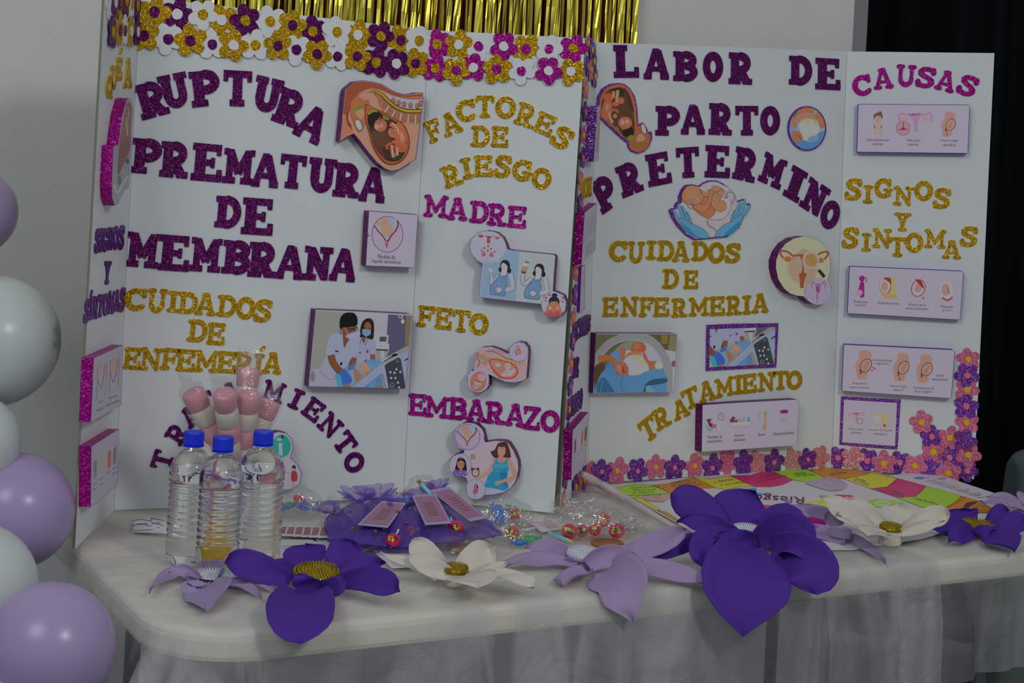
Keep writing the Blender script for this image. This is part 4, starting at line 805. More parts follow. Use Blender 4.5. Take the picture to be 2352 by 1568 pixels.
# --- right board, flat glitter-backed pictures
ob, d = block(B2, 1, (1350, 170), 7.84, [(550, 158), (660, 175), (760, 250), (850, 400), (890, 600), (905, 850), (910, 910), (990, 872), (1040, 920), (1090, 1040), (1150, 1035), (1165, 1150), (1110, 1300), (1030, 1390), (900, 1432), (780, 1390), (730, 1320), (715, 1240), (620, 1170), (480, 1040), (330, 900), (215, 780), (163, 580), (180, 400), (260, 260), (400, 178)], .004, GVIO, 'flat upside-down womb cut-out with violet glitter border', face=GVIO)
d.sm([(540, 185), (660, 200), (760, 290), (830, 430), (868, 620), (885, 880), (900, 940), (990, 890), (1030, 940), (1080, 1060), (1130, 1110), (1095, 1280), (1010, 1375), (900, 1405), (780, 1360), (745, 1290), (735, 1200), (620, 1130), (480, 990), (340, 860), (235, 740), (212, 580), (235, 400), (320, 270), (430, 205)], (158, 88, 54))
d.sm([(440, 262), (600, 236), (700, 320), (780, 500), (820, 700), (845, 950), (820, 1100), (740, 1170), (660, 1140), (560, 1020), (430, 890), (300, 740), (245, 580), (280, 400), (350, 310)], (84, 58, 36)); d.sm([(650, 240), (740, 350), (810, 560), (825, 700), (740, 560), (700, 400)], (78, 40, 28)); d.sm([(430, 270), (560, 245), (660, 300), (620, 420), (480, 300), (380, 300)], (44, 48, 26))
d.ell(350, 640, 90, 200, (172, 96, 58), 5); d.ell(370, 420, 95, 75, (166, 88, 54)); d.ell(350, 600, 30, 60, (200, 150, 120)); d.line([(400, 660), (390, 760), (450, 880)], 60, (180, 112, 80)); d.line([(385, 690), (400, 800), (450, 880)], 20, (215, 185, 165)); d.line([(400, 650), (520, 650), (540, 700)], 50, (160, 88, 62)); d.ell(490, 755, 36, 42, (186, 120, 92))
d.line([(465, 310), (455, 430)], 52, (186, 130, 104)); d.line([(540, 290), (525, 430), (520, 520)], 58, (188, 132, 106)); d.ell(600, 480, 55, 60, (168, 92, 64)); d.ell(500, 540, 60, 40, (172, 96, 68)); d.ell(730, 1040, 105, 95, (42, 24, 20)); d.ell(670, 880, 125, 112, (176, 104, 76)); d.ell(625, 870, 34, 48, (218, 180, 160)); d.ell(705, 860, 34, 40, (220, 184, 166)); d.ell(632, 975, 22, 34, (168, 96, 70)); d.sm([(780, 1090), (830, 1150), (760, 1200), (700, 1160)], (104, 128, 44)); d.sm([(560, 1000), (540, 960), (500, 940), (540, 1010)], (104, 120, 50))
d.ell(1005, 990, 42, 98, (70, 65, 50), -14); d.ell(1005, 990, 36, 90, (170, 170, 158), -14); d.sm([(880, 1220), (880, 1130), (950, 1070), (1010, 1110), (1020, 1190)], (188, 140, 112)); d.line([(830, 1290), (940, 1250), (1085, 1215)], 30, (108, 122, 36)); fin(B2, ob, d)
ob, d = block(B2, 1, (1520, 400), 9.8, [(165, 815), (230, 765), (288, 775), (300, 660), (380, 610), (380, 500), (450, 340), (530, 240), (700, 228), (840, 262), (930, 190), (1080, 135), (1230, 140), (1370, 200), (1500, 290), (1620, 450), (1690, 620), (1760, 580), (1840, 555), (1890, 600), (1900, 680), (1975, 650), (2005, 720), (1850, 960), (1750, 1200), (1520, 1370), (1480, 1412), (740, 1482), (540, 1370), (330, 1150), (220, 960)], .004, GVIO, 'flat cut-out of a baby held by two blue gloved hands', face=GVIO)
d.poly([(235, 820), (350, 780), (350, 690), (455, 640), (460, 420), (540, 290), (700, 250), (850, 290), (940, 220), (1080, 168), (1240, 172), (1500, 300), (1615, 450), (1690, 640), (1850, 580), (1890, 605), (1900, 700), (1995, 705), (1850, 955), (1745, 1195), (1515, 1365), (1100, 1420), (770, 1448), (560, 1340), (350, 1060)], (168, 158, 164))
LB, DB, OL = (98, 160, 194), (48, 122, 158), (40, 66, 84)
def outl(P, c, w=7):
    d.sm(P, c); d.line(spline(P) + [spline(P)[0]], w, OL if c in (LB, DB) else (96, 58, 40), False)
outl([(230, 812), (290, 820), (400, 950), (460, 1010), (420, 1080), (330, 960)], LB); outl([(355, 680), (400, 680), (470, 830), (530, 1000), (480, 1010), (400, 880)], LB); outl([(440, 720), (490, 740), (560, 880), (610, 1040), (560, 1040), (500, 880)], LB); outl([(560, 850), (610, 900), (690, 1110), (640, 1090)], LB)
outl([(395, 1010), (430, 980), (560, 1050), (700, 1120), (880, 1200), (990, 1290), (1062, 1418), (860, 1440), (580, 1330), (430, 1140), (350, 1000)], LB); d.sm([(400, 1100), (640, 1250), (760, 1360), (840, 1430), (620, 1350), (450, 1180)], DB); d.line([(400, 1040), (500, 1130), (640, 1250)], 8, OL)
outl([(1840, 575), (1885, 590), (1850, 780), (1740, 930), (1700, 900), (1760, 760)], LB); outl([(1960, 690), (2003, 705), (1900, 900), (1840, 940), (1830, 860)], LB); outl([(1740, 650), (1770, 660), (1690, 930), (1630, 1000), (1640, 850)], LB); outl([(1640, 810), (1620, 960), (1560, 1060), (1545, 1040), (1590, 880)], LB)
outl([(1212, 1405), (1240, 1300), (1380, 1150), (1560, 1060), (1740, 930), (1820, 885), (1845, 930), (1770, 1120), (1700, 1230), (1510, 1368)], LB); d.sm([(1400, 1365), (1560, 1210), (1700, 1110), (1770, 1100), (1690, 1230), (1510, 1362)], DB); d.line([(1600, 1190), (1740, 1060), (1840, 960)], 8, OL)
SKN = (192, 136, 98)
d.sm([(1200, 820), (1300, 850), (1400, 830), (1450, 720), (1320, 560), (1480, 500), (1560, 680), (1500, 880), (1380, 1000), (1200, 1025), (1040, 990), (1150, 930)], (178, 172, 174)); d.line([(1540, 560), (1560, 700), (1500, 880), (1380, 1000), (1200, 1025), (1060, 1000)], 8, (80, 80, 84)); d.line([(1460, 740), (1500, 800), (1460, 900)], 5, (110, 108, 112))
outl([(680, 690), (780, 640), (950, 490), (1060, 560), (1100, 700), (1205, 820), (1150, 930), (1040, 985), (850, 900), (720, 780)], (176, 108, 74)); outl([(860, 330), (930, 390), (1040, 420), (1040, 500), (930, 490), (900, 430)], SKN)
outl([(700, 680), (850, 650), (940, 690), (1030, 560), (1060, 400), (1030, 370), (1090, 335), (1150, 380), (1150, 480), (1080, 700), (980, 840), (860, 840), (740, 780)], (188, 124, 88)); outl([(1130, 300), (1200, 262), (1330, 310), (1420, 400), (1490, 500), (1440, 545), (1340, 500), (1240, 400), (1140, 400)], SKN)
outl([(1115, 600), (1160, 460), (1250, 400), (1300, 480), (1340, 520), (1290, 580), (1400, 600), (1450, 720), (1400, 820), (1300, 850), (1180, 780), (1110, 700)], SKN); d.poly([(1410, 390), (1455, 420), (1390, 535), (1340, 505)], (170, 196, 208)); outl([(1240, 420), (1290, 360), (1350, 350), (1400, 400), (1340, 500), (1270, 460)], SKN)
for k in range(4): d.line([(1285 + k * 18, 385 - k * 9), (1295 + k * 18, 365 - k * 9)], 6, (96, 58, 40))
outl([(460, 580), (450, 440), (540, 290), (690, 250), (820, 310), (870, 390), (900, 440), (940, 530), (860, 640), (720, 690), (560, 660)], SKN, 8); d.sm([(465, 560), (458, 440), (540, 300), (560, 330), (520, 480), (600, 610), (540, 640)], (180, 118, 78)); d.ell(670, 640, 44, 44, (184, 122, 86)); d.line([(655, 620), (690, 640), (670, 665)], 5, (110, 66, 46)); d.line([(785, 490), (820, 480), (820, 440)], 6, (100, 60, 42)); d.line([(755, 445), (780, 430)], 5, (100, 60, 42)); d.line([(850, 400), (890, 430), (880, 470)], 5, (110, 66, 46))
T_ = (124, 144, 148); d.line([(690, 755), (640, 765), (580, 720), (565, 640), (620, 580), (740, 560), (850, 500), (900, 450)], 18, (90, 104, 108)); d.line([(690, 755), (640, 765), (580, 720), (565, 640), (620, 580), (740, 560), (850, 500), (900, 450)], 9, T_); d.ell(775, 548, 30, 20, (170, 186, 192))
for P in ([(1450, 420), (1540, 395), (1620, 440), (1640, 540), (1560, 670)], [(1045, 1000), (1020, 1070), (1080, 1170), (1180, 1220), (1235, 1295)]): d.line(P, 26, (88, 98, 104)); d.line(P, 14, (140, 152, 156))
fin(B2, ob, d)
ob, d = block(B2, 1, (1810, 240), 3.92, [(0, 0)] * 0 + [(170 + 0, 30)] * 0 + [(355 - 190 + 172 * math.cos(t) + 8, 215 + 202 * math.sin(t)) for t in [2 * math.pi * i / 32 for i in range(32)]], .004, GVIO, 'round photo of a newborn in a nappy with violet glitter rim', face=GVIO)
R = [(173 + 160 * math.cos(t), 215 + 188 * math.sin(t)) for t in [2 * math.pi * i / 30 for i in range(30)]]
d.clip = [d.X(p) for p in R]; d.poly(R, (150, 152, 156)); d.poly([(0, 0), (360, 0), (360, 200), (0, 200)], (140, 148, 140)); d.ell(100, 90, 60, 50, (100, 110, 80)); d.poly([(0, 300), (150, 300), (340, 230), (340, 420), (0, 420)], (88, 142, 192)); d.poly([(0, 180), (60, 160), (80, 260), (40, 320), (0, 300)], (120, 150, 180))
d.ell(155, 65, 75, 50, (186, 116, 84)); d.ell(160, 120, 95, 50, (192, 138, 110)); d.line([(50, 120), (60, 210)], 42, (186, 122, 92)); d.line([(250, 80), (300, 150), (315, 210)], 50, (186, 118, 88)); d.sm([(95, 180), (150, 130), (230, 140), (280, 200), (270, 260), (190, 330), (120, 300), (110, 230)], (182, 182, 180)); d.ell(160, 150, 45, 18, (190, 186, 130)); d.ell(250, 165, 26, 18, (190, 186, 130)); d.sm([(40, 240), (90, 240), (130, 280), (120, 325), (70, 335), (35, 290)], (176, 108, 80)); [d.line([(100 + k * 6, 290 + k * 8), (108 + k * 6, 300 + k * 8)], 4, (96, 50, 40)) for k in range(-2, 3)]; d.sm([(190, 290), (270, 280), (260, 330), (180, 340)], (120, 150, 180)); fin(B2, ob, d)
# --- magnifier block
ob, d = block(B2, 1, (1760, 530), 8.25, [(1222, 620), (1195, 420), (1130, 290), (1000, 180), (850, 118), (700, 102), (520, 140), (360, 240), (240, 400), (182, 560), (180, 720), (225, 920), (330, 1090), (450, 1190), (600, 1235), (705, 1245), (780, 1325), (880, 1390), (1000, 1402), (1130, 1340), (1215, 1220), (1238, 1110), (1205, 990), (1165, 930), (1210, 800)], .024, GPUR, 'round block with a womb under a magnifying glass and a small round inset', paper='inset', inset=.0018, prgb=(176, 176, 144))
d.ell(690, 700, 300, 310, (182, 164, 136)); d.ell(690, 720, 250, 280, (182, 152, 128)); d.sm([(560, 450), (680, 355), (800, 370), (760, 450), (640, 460)], (184, 150, 136)); d.ell(620, 600, 55, 160, (186, 158, 142), -8); d.ell(760, 680, 50, 120, (186, 158, 142), 8)
BR = (152, 78, 48); d.line([(700, 462), (620, 462), (500, 470), (430, 410), (330, 378), (280, 390), (270, 440), (330, 520)], 36, BR); d.ell(405, 535, 68, 52, (190, 112, 58)); d.line([(470, 540), (560, 505)], 12, (170, 100, 70)); d.line([(978, 452), (1040, 415), (1150, 395), (1165, 450), (1100, 540)], 36, BR); d.ell(1035, 558, 56, 50, (188, 110, 66))
d.poly([(610, 450), (725, 455), (708, 560), (700, 640), (715, 790), (765, 815), (722, 940), (706, 1082), (638, 1080), (640, 940), (618, 808), (670, 795), (688, 640), (660, 520)], BR); d.ell(840, 550, 158, 172, (182, 168, 166)); d.ell(850, 558, 118, 130, (192, 146, 82))
for i in range(24): d.ell(850 + rnd.uniform(-85, 85), 558 + rnd.uniform(-95, 95), rnd.uniform(12, 30), rnd.uniform(10, 22), rnd.choice([(196, 176, 70), (180, 120, 60), (196, 150, 100), (150, 150, 70)]), rnd.uniform(0, 180), 8)
d.line([(940, 680), (990, 735)], 22, (180, 180, 180)); d.line([(990, 740), (1100, 872)], 58, (34, 42, 32)); d.ell(975, 1148, 256, 254, (130, 120, 130)); d.ell(977, 1148, 252, 250, (168, 154, 178))
for P in ([(865, 1080), (845, 1010), (880, 962), (930, 1030)], [(1100, 1080), (1118, 1010), (1085, 962), (1030, 1030)]): d.line(P, 16, (150, 80, 132))
d.ell(978, 1088, 42, 92, (136, 24, 106)); d.ell(978, 1088, 27, 74, (186, 150, 180)); d.ell(975, 1095, 16, 55, (136, 24, 106)); d.line([(962, 1190), (958, 1300)], 26, (160, 90, 120)); d.drop(957, 1342, 13, (150, 50, 60)); fin(B2, ob, d)
# --- incubator photograph
ob, d = block(B2, 1, (1340, 750), 9.8, [(285, 150), (2080, 152), (2118, 190), (2085, 850), (2045, 1460), (2010, 1482), (212, 1498)], .022, GPUR, 'thick photo block of a newborn in an incubator with a blue towel', paper='inset', inset=.0014)
d.clip = [d.X(p) for p in ((282, 172), (2100, 172), (2034, 1468), (222, 1482))]; d.poly([(200, 100), (2200, 100), (2200, 1600), (200, 1600)], (96, 96, 66))
d.poly([(1500, 180), (2120, 180), (2100, 600), (1800, 540)], (88, 84, 52)); d.poly([(1755, 190), (1900, 190), (1890, 380), (1745, 380)], (128, 110, 40)); d.poly([(1950, 190), (2110, 190), (2090, 560), (1900, 520)], (120, 116, 84)); d.poly([(1790, 510), (2085, 560), (2060, 900), (1900, 900)], (168, 172, 184)); d.ell(2050, 840, 70, 80, (130, 80, 90)); d.ell(1250, 760, 620, 480, (130, 132, 112)); d.ell(1500, 620, 300, 280, (164, 166, 176))
d.line([(210, 960), (380, 600), (660, 330), (1100, 215), (1500, 300), (1780, 600), (1930, 1000), (1960, 1500)], 180, (138, 138, 142)); d.line([(290, 920), (460, 600), (740, 380), (1100, 300), (1460, 390), (1700, 660), (1850, 1060)], 16, (160, 164, 176)); d.poly([(2000, 900), (2080, 900), (2040, 1480), (2010, 1480)], (168, 166, 178))
d.sm([(580, 680), (660, 570), (830, 560), (850, 760), (700, 820), (580, 800)], (112, 148, 192)); d.sm([(480, 900), (600, 800), (760, 800), (700, 950), (500, 960)], (90, 136, 190)); d.ell(1010, 600, 90, 70, (170, 170, 160)); d.ell(1240, 480, 172, 138, (182, 98, 62)); d.ell(1200, 440, 80, 60, (196, 128, 96)); d.ell(1190, 640, 230, 90, (190, 126, 100)); d.sm([(830, 500), (890, 455), (950, 520), (940, 620), (900, 740), (830, 700)], (180, 106, 80))
d.sm([(1320, 600), (1400, 620), (1480, 760), (1640, 780), (1620, 900), (1500, 975), (1440, 960), (1360, 790)], (182, 104, 76)); d.ell(1695, 872, 92, 84, (172, 172, 160)); d.sm([(905, 780), (980, 680), (1150, 630), (1310, 660), (1400, 780), (1460, 900), (1450, 1010), (1200, 1090), (1020, 1080), (1000, 900)], (184, 184, 188)); d.ell(1160, 690, 95, 45, (190, 186, 124)); d.ell(1340, 800, 56, 60, (190, 186, 130)); d.line([(1310, 580), (1320, 690)], 26, (184, 184, 190))
d.sm([(235, 960), (330, 830), (440, 820), (490, 920), (380, 1050), (330, 1240), (225, 1260)], (88, 60, 44)); d.line([(330, 740), (520, 700), (700, 780)], 140, (172, 100, 56)); d.sm([(680, 860), (740, 775), (900, 800), (990, 880), (1010, 1040), (920, 1085), (800, 1075), (710, 980)], (180, 102, 74)); d.ell(800, 930, 60, 90, (202, 142, 114), -30); [d.ell(890 + k * 8, 960 + k * 34, 26, 14, (112, 52, 36)) for k in range(-1, 3)]
d.sm([(290, 1320), (380, 1080), (560, 905), (680, 930), (770, 1075), (1000, 1085), (1200, 1100), (1450, 990), (1760, 960), (1880, 1150), (1860, 1320), (1750, 1500), (320, 1500)], (88, 140, 184)); d.sm([(305, 1300), (440, 1140), (580, 1280), (680, 1490), (340, 1490)], (52, 96, 140)); d.line([(440, 1180), (370, 1480)], 14, (100, 150, 190)); d.sm([(1340, 1490), (1400, 1290), (1560, 1190), (1850, 1160), (1860, 1250), (1600, 1310), (1480, 1340), (1380, 1490)], (44, 82, 108)); d.sm([(1400, 1350), (1500, 1330), (1600, 1490), (1430, 1480)], (120, 170, 200)); d.line([(900, 1100), (850, 1300), (900, 1480)], 60, (72, 122, 168)); fin(B2, ob, d)
# --- framed photograph, flat
ob, d = block(B2, 1, (1610, 730), 11.76, [(160, 190), (900, 155), (2095, 145), (2070, 700), (2035, 1335), (1200, 1370), (140, 1430)], .003, GVIO, 'flat ward photo cropped to the bed rail, in a violet glitter frame', face=GVIO)
M3 = np.linalg.solve(np.array([[1095, 835, 1], [1583, 988, 1], [1480, 1265, 1.]]), np.array([[968, 437], [1712, 595], [1595, 1015.]]))
d.clip = [d.X(p) for p in ((235, 305), (2000, 245), (1975, 1245), (225, 1332))]; d.sub(M3[0, 0], M3[1, 0], M3[2, 0], M3[0, 1], M3[1, 1], M3[2, 1]); ward(d); d.pop(); fin(B2, ob, d)
# --- captioned blocks
def belly(d, cx, cy, s_, mark=None):
    d.sub(s_, 0, cx, 0, s_, cy)
    d.sm([(-35, -85), (5, -95), (38, -75), (35, -35), (0, -30), (-8, 0), (0, 30), (15, 50), (5, 90), (-50, 90), (-60, 40), (-66, 0), (-40, -45)], (178, 134, 122)); d.ell(5, 5, 36, 48, (80, 60, 58), 30); d.ell(5, 5, 31, 43, (184, 150, 140), 30); d.ell(12, -8, 14, 16, (190, 130, 120)); d.ell(-2, 18, 16, 18, (188, 130, 118)); d.line([(-32, 30), (-30, 60)], 10, (90, 60, 60))
    if mark: d.ell(-22, 78, 4, 12, mark)
    d.pop()
def uter(d, cx, cy, s_, c=(170, 118, 150)):
    d.sub(s_, 0, cx, 0, s_, cy); d.line([(-115, 30), (-120, -10), (-100, -32), (-50, -20), (0, -24), (60, -22), (105, -32), (118, -5), (110, 28)], 14, c); d.poly([(-55, -34), (40, -34), (18, 28), (14, 100), (-12, 100), (-14, 28)], c); d.ell(-80, 8, 30, 15, (180, 150, 150)); d.ell(72, 8, 30, 15, (180, 150, 150)); d.pop()
GY = (88, 82, 96)
ob, d = block(B2, 2, (1800, 60), 3.136, [(538, 560), (1330, 565), (1342, 580), (1328, 916), (1310, 918), (528, 908)], .02, VIOLET_EDGE, 'captioned block at the top of the right flap, beginning Sobredistensión uterina', paper='inset', inset=.0034)
d.ell(695, 628, 14, 15, (110, 74, 66)); d.ell(680, 652, 34, 30, (110, 74, 66)); d.ell(680, 672, 26, 27, (192, 160, 142)); d.sm([(640, 715), (660, 705), (700, 705), (725, 720), (708, 740), (716, 778), (680, 786), (646, 778), (655, 740)], (190, 166, 152)); d.line([(652, 712), (656, 738)], 5, (70, 50, 60)); d.line([(705, 712), (702, 738)], 5, (70, 50, 60)); uter(d, 950, 660, 1.0, (172, 124, 160)); d.ell(861, 735, 54, 52, (165, 95, 130)); d.ell(861, 735, 48, 46, (180, 135, 155)); d.line([(861, 690), (861, 750)], 6, (150, 50, 70)); d.poly([(820, 748), (900, 748), (861, 728)], (150, 60, 80)); belly(d, 1198, 705, .95, (150, 40, 60))
for t, x, y, w_ in (('Sobredistensión', 679, 818, 165), ('uterina', 678, 848, 75), ('Infección', 935, 821, 95), ('uterina', 934, 851, 75), ('Hemorragia', 1194, 824, 125), ('decidual', 1193, 854, 90)): d.text(t, x, y, w_, 19, GY, -1)
fin(B2, ob, d)
ob, d = block(B2, 2, (1800, 560), 2.614, [(396, 133), (1068, 162), (1080, 172), (1062, 452), (1050, 457), (383, 418)], .02, VIOLET_EDGE, 'captioned block with four icons, beginning Embarazo múltiple', paper='inset', inset=.003)
MG = (138, 24, 118); d.ell(470, 208, 17, 18, MG); d.line([(488, 200), (500, 212), (492, 232)], 5, MG); d.sm([(462, 228), (482, 232), (484, 270), (484, 310), (476, 322), (458, 320), (466, 300), (445, 285), (452, 262)], MG); d.ell(455, 292, 20, 18, (184, 130, 165)); d.ell(455, 292, 14, 12, (196, 160, 180))
d.sm([(650, 205), (684, 205), (668, 250), (684, 300), (660, 328), (612, 325), (640, 300), (645, 250)], (190, 176, 120)); d.ell(610, 255, 36, 48, (150, 90, 70)); d.ell(608, 252, 32, 42, (182, 176, 180)); d.ell(606, 254, 20, 28, (196, 150, 135)); d.sm([(600, 204), (640, 204), (645, 240), (625, 225)], (140, 60, 50)); d.sm([(585, 285), (650, 300), (680, 320), (615, 328)], (192, 160, 110))
d.ell(808, 265, 43, 54, (160, 70, 88), 20); d.ell(808, 265, 37, 48, (184, 178, 186), 20); d.ell(808, 262, 22, 30, (198, 148, 140), 20); d.sm([(790, 214), (825, 222), (842, 262), (832, 262)], (145, 40, 60)); d.drop(838, 325, 7, (160, 70, 100))
d.ell(976, 278, 44, 60, (180, 176, 184)); d.ell(976, 280, 36, 50, (186, 180, 188)); d.ell(970, 275, 24, 36, (198, 152, 140)); d.ell(975, 252, 16, 14, (198, 150, 138)); d.line([(952, 322), (985, 338), (1014, 318)], 10, (165, 60, 55)); d.line([(985, 262), (992, 300)], 5, (140, 60, 60))
for t, x, y, w_ in (('Embarazo', 463, 346, 84), ('múltiple', 462, 368, 68), ('Polihidramnios', 629, 355, 125), ('Rotura de la', 803, 364, 104), ('bolsa amniótica', 801, 387, 133), ('Placenta', 981, 376, 72), ('previa', 980, 399, 52)): d.text(t, x, y, w_, 15, GY, -2)
fin(B2, ob, d)
ob, d = block(B2, 2, (1800, 560), 2.614, [(362, 602), (1014, 634), (1028, 645), (1008, 922), (995, 929), (350, 884)], .02, VIOLET_EDGE, 'captioned block with three bellies, beginning Expulsión tapón mucoso', paper='inset', inset=.003)
belly(d, 490, 725, .93); belly(d, 716, 738, .9, (150, 40, 50)); belly(d, 856, 748, .9)
for x, y in ((538, 742), (545, 750), (530, 760)): d.ell(x, y, 7, 4, (165, 60, 60), 30, 8)
for t, x, y, w_ in (('Contracciones', 592, 697, 118), ('regulares', 590, 719, 80), ('Expulsión', 457, 838, 84), ('tapón mucoso', 456, 862, 120), ('Hemorragia', 689, 855, 102), ('vaginal', 687, 877, 62), ('Cambios en el', 839, 864, 123), ('flujo vaginal', 838, 887, 104), ('Dolor', 940, 789, 48), ('abdominal', 938, 812, 93)): d.text(t, x, y, w_, 15, GY, -2)
fin(B2, ob, d)
ob, d = block(B2, 2, (1800, 560), 2.614, [(345, 914), (520, 925), (703, 934), (683, 1233), (500, 1220), (335, 1203)], .003, GVIO, 'flat captioned card in a violet glitter frame, beginning Infecciones uterinas', face=GVIO)
d.poly([(363, 935), (680, 954), (668, 1213), (352, 1190)], (166, 160, 176)); uter(d, 438, 1025, .38, (178, 120, 150)); d.ring(458, 1064, 17, 17, 4, (120, 110, 120)); d.ell(562, 1052, 33, 37, (180, 160, 70)); d.ell(562, 1052, 28, 32, (176, 174, 184)); d.sm([(590, 1018), (630, 1020), (622, 1060), (632, 1095), (600, 1098), (598, 1060)], (186, 172, 120)); d.ell(605, 1090, 8, 9, (150, 60, 50))
for t, x, y, w_ in (('Infecciones', 435, 1110, 87), ('uterinas', 434, 1131, 62), ('Exceso de líquido', 583, 1118, 138), ('amniótico', 582, 1140, 78)): d.text(t, x, y, w_, 14, GY, -2)
fin(B2, ob, d)
ob, d = block(B2, 1, (1590, 900), 9.046, [(212, 268), (1000, 215), (2170, 152), (2225, 190), (2200, 700), (2178, 1080), (2130, 1116), (1200, 1180), (195, 1245)], .024, GPUR, 'captioned block with four icons, beginning Retrasar el nacimiento', paper='inset', inset=.0016)
d.ell(600, 508, 70, 78, (140, 40, 110)); d.ell(600, 508, 60, 68, (170, 162, 180)); d.line([(600, 510), (603, 465)], 7, (90, 60, 90)); d.line([(600, 510), (618, 490)], 6, (90, 60, 90)); [d.ell(600 + 50 * math.cos(k * .785), 508 + 57 * math.sin(k * .785), 5, 5, (120, 60, 100), n=6) for k in range(8)]
d.sm([(290, 580), (340, 560), (402, 562), (400, 620), (440, 720), (370, 730), (335, 660), (320, 610)], (84, 52, 48)); d.ell(392, 615, 22, 40, (192, 158, 140)); d.sm([(395, 700), (450, 670), (502, 675), (502, 770), (430, 780)], (170, 84, 126)); d.sm([(280, 675), (330, 745), (420, 780), (400, 805), (350, 805), (300, 750)], (64, 158, 172)); d.ell(455, 775, 34, 28, (186, 180, 170)); d.sm([(500, 760), (520, 660), (600, 620), (560, 780)], (172, 170, 178))
d.poly([(780, 565), (900, 590), (952, 630), (778, 632)], (130, 44, 132)); d.sm([(800, 600), (820, 530), (850, 510), (900, 540), (950, 615), (880, 600)], (92, 52, 48)); d.ell(890, 565, 24, 24, (190, 140, 120)); d.line([(930, 585), (1060, 602), (1090, 515)], 34, (194, 156, 130)); d.line([(920, 580), (985, 540)], 16, (194, 156, 130)); d.sm([(980, 560), (1060, 545), (1070, 590), (990, 590)], (160, 185, 200)); d.poly([(1152, 528), (1192, 528), (1192, 606), (1142, 606)], (46, 140, 158)); d.poly([(1092, 530), (1152, 528), (1142, 606), (1090, 606)], (172, 190, 200)); d.poly([(780, 636), (1190, 612), (1140, 705), (840, 722)], (170, 166, 172)); d.line([(840, 724), (1140, 706)], 6, (140, 136, 142))
d.sm([(1490, 400), (1515, 420), (1548, 405), (1535, 500), (1530, 620), (1530, 780), (1472, 780), (1500, 600), (1498, 480)], (196, 150, 110)); d.poly([(1380, 400), (1420, 400), (1410, 540), (1370, 540)], (152, 150, 164)); d.sm([(1832, 385), (1905, 368), (1982, 380), (1980, 425), (1905, 442), (1834, 432)], (134, 28, 104)); d.sm([(1840, 590), (1900, 568), (1965, 586), (1900, 622)], (160, 142, 172)); d.poly([(1840, 470), (1960, 465), (1960, 545), (1845, 550)], (160, 168, 182))
for t, x, y, w_ in (('Retrasar el', 466, 925, 288), ('nacimiento', 466, 1015, 303), ('Reposo', 980, 902, 198), ('absoluto', 978, 986, 233), ('Suero', 1443, 876, 153), ('Glucocorticoides', 1893, 853, 440)): d.text(t, x, y, w_, 62, GY, 4)
fin(B2, ob, d)
# --- blocks on the oblique left flaps
GRY = (132, 132, 138)
ob, d = block(B1, 0, (160, 180), 4.9, [(612, 330), (640, 235), (672, 222), (700, 262), (716, 340), (706, 500), (692, 760), (676, 960), (665, 1242), (625, 1245), (590, 1310), (540, 1420), (505, 1432), (478, 1350), (472, 1200), (480, 1000), (492, 762), (545, 748), (565, 600), (590, 420)], .0185, GMAG, 'thick cut-out block with a baby picture on the left flap, magenta sides', paper='inset', inset=.001, prgb=GRY)
d.sm([(640, 290), (670, 275), (700, 340), (690, 600), (675, 800), (600, 980), (545, 1090), (545, 900), (570, 650), (610, 420)], (122, 84, 80)); d.line([(655, 320), (640, 500), (655, 640)], 14, (160, 130, 120)); d.ell(655, 400, 16, 60, (150, 110, 100)); d.line([(500, 1200), (540, 1290), (600, 1180), (660, 1100)], 16, (165, 165, 172)); d.ell(560, 1150, 20, 60, (100, 92, 92)); d.ell(650, 930, 20, 30, (80, 78, 80)); fin(B1, ob, d)
def wcard(b, quad, side, lab, th=.0185, rows=2, drawings=True):
    ob, d = block(b, 0, (0, 0), 1, quad, th, side, lab, paper='inset', inset=.0018, prgb=(150, 148, 160)); d.clip = None
    def q(u, v): a, b_, c, e = quad; return tuple((1 - u) * (1 - v) * a[i] + u * (1 - v) * b_[i] + u * v * c[i] + (1 - u) * v * e[i] for i in (0, 1))
    return ob, d, q
ob, d, q = wcard(B1, [(215, 822), (283, 792), (278.6, 930), (208.5, 969)], GMAG, 'upper captioned block on the left flap, magenta glitter sides')
for u0, u1 in ((.16, .46), (.58, .88)):
    P = [q(u0, .17), q(u1, .17), q(u1, .68), q(u0, .68)]; d.line(P + [P[0]], .9, (100, 60, 70), False); d.poly([q(u0 + .03, .2), q(u1 - .03, .2), q(u1 - .06, .4), q(u0 + .06, .4)], (165, 140, 138)); d.line([q(u0 + .02, .38), q((u0 + u1) / 2, .55), q(u1 - .05, .2)], 1.2, (120, 60, 70))
for u0, t, w_ in ((.30, 'Tapón', .2), (.30, 'mucoso', .24), (.7, 'Rotura de', .3), (.7, 'la bolsa amniótica', .5)):
    v = {'Tapón': .76, 'mucoso': .88, 'Rotura de': .78, 'la bolsa amniótica': .88}[t]; p = q(u0, v); d.text(t, p[0], p[1], w_ * 68, 6, (90, 88, 100), 22)
fin(B1, ob, d)
ob, d, q = wcard(B1, [(209.5, 1024.7), (273.8, 985), (270, 1114), (207.8, 1164)], GMAG, 'lower captioned block on the left flap, magenta glitter sides')
for u0, c in ((.15, (120, 118, 126)), (.4, (160, 150, 120)), (.66, (165, 90, 70)), (.86, (110, 105, 115))): d.sm([q(u0 - .05, .3), q(u0 + .06, .3), q(u0 + .05, .55), q(u0 - .04, .55)], c)
for u0, v, w_ in ((.14, .66, 9), (.40, .66, 13), (.66, .64, 9), (.86, .64, 12), (.40, .75, 10), (.14, .75, 8), (.86, .73, 12)): p = q(u0, v); d.text('uterina', p[0], p[1], w_, 4, (100, 98, 110), 32)
fin(B1, ob, d)
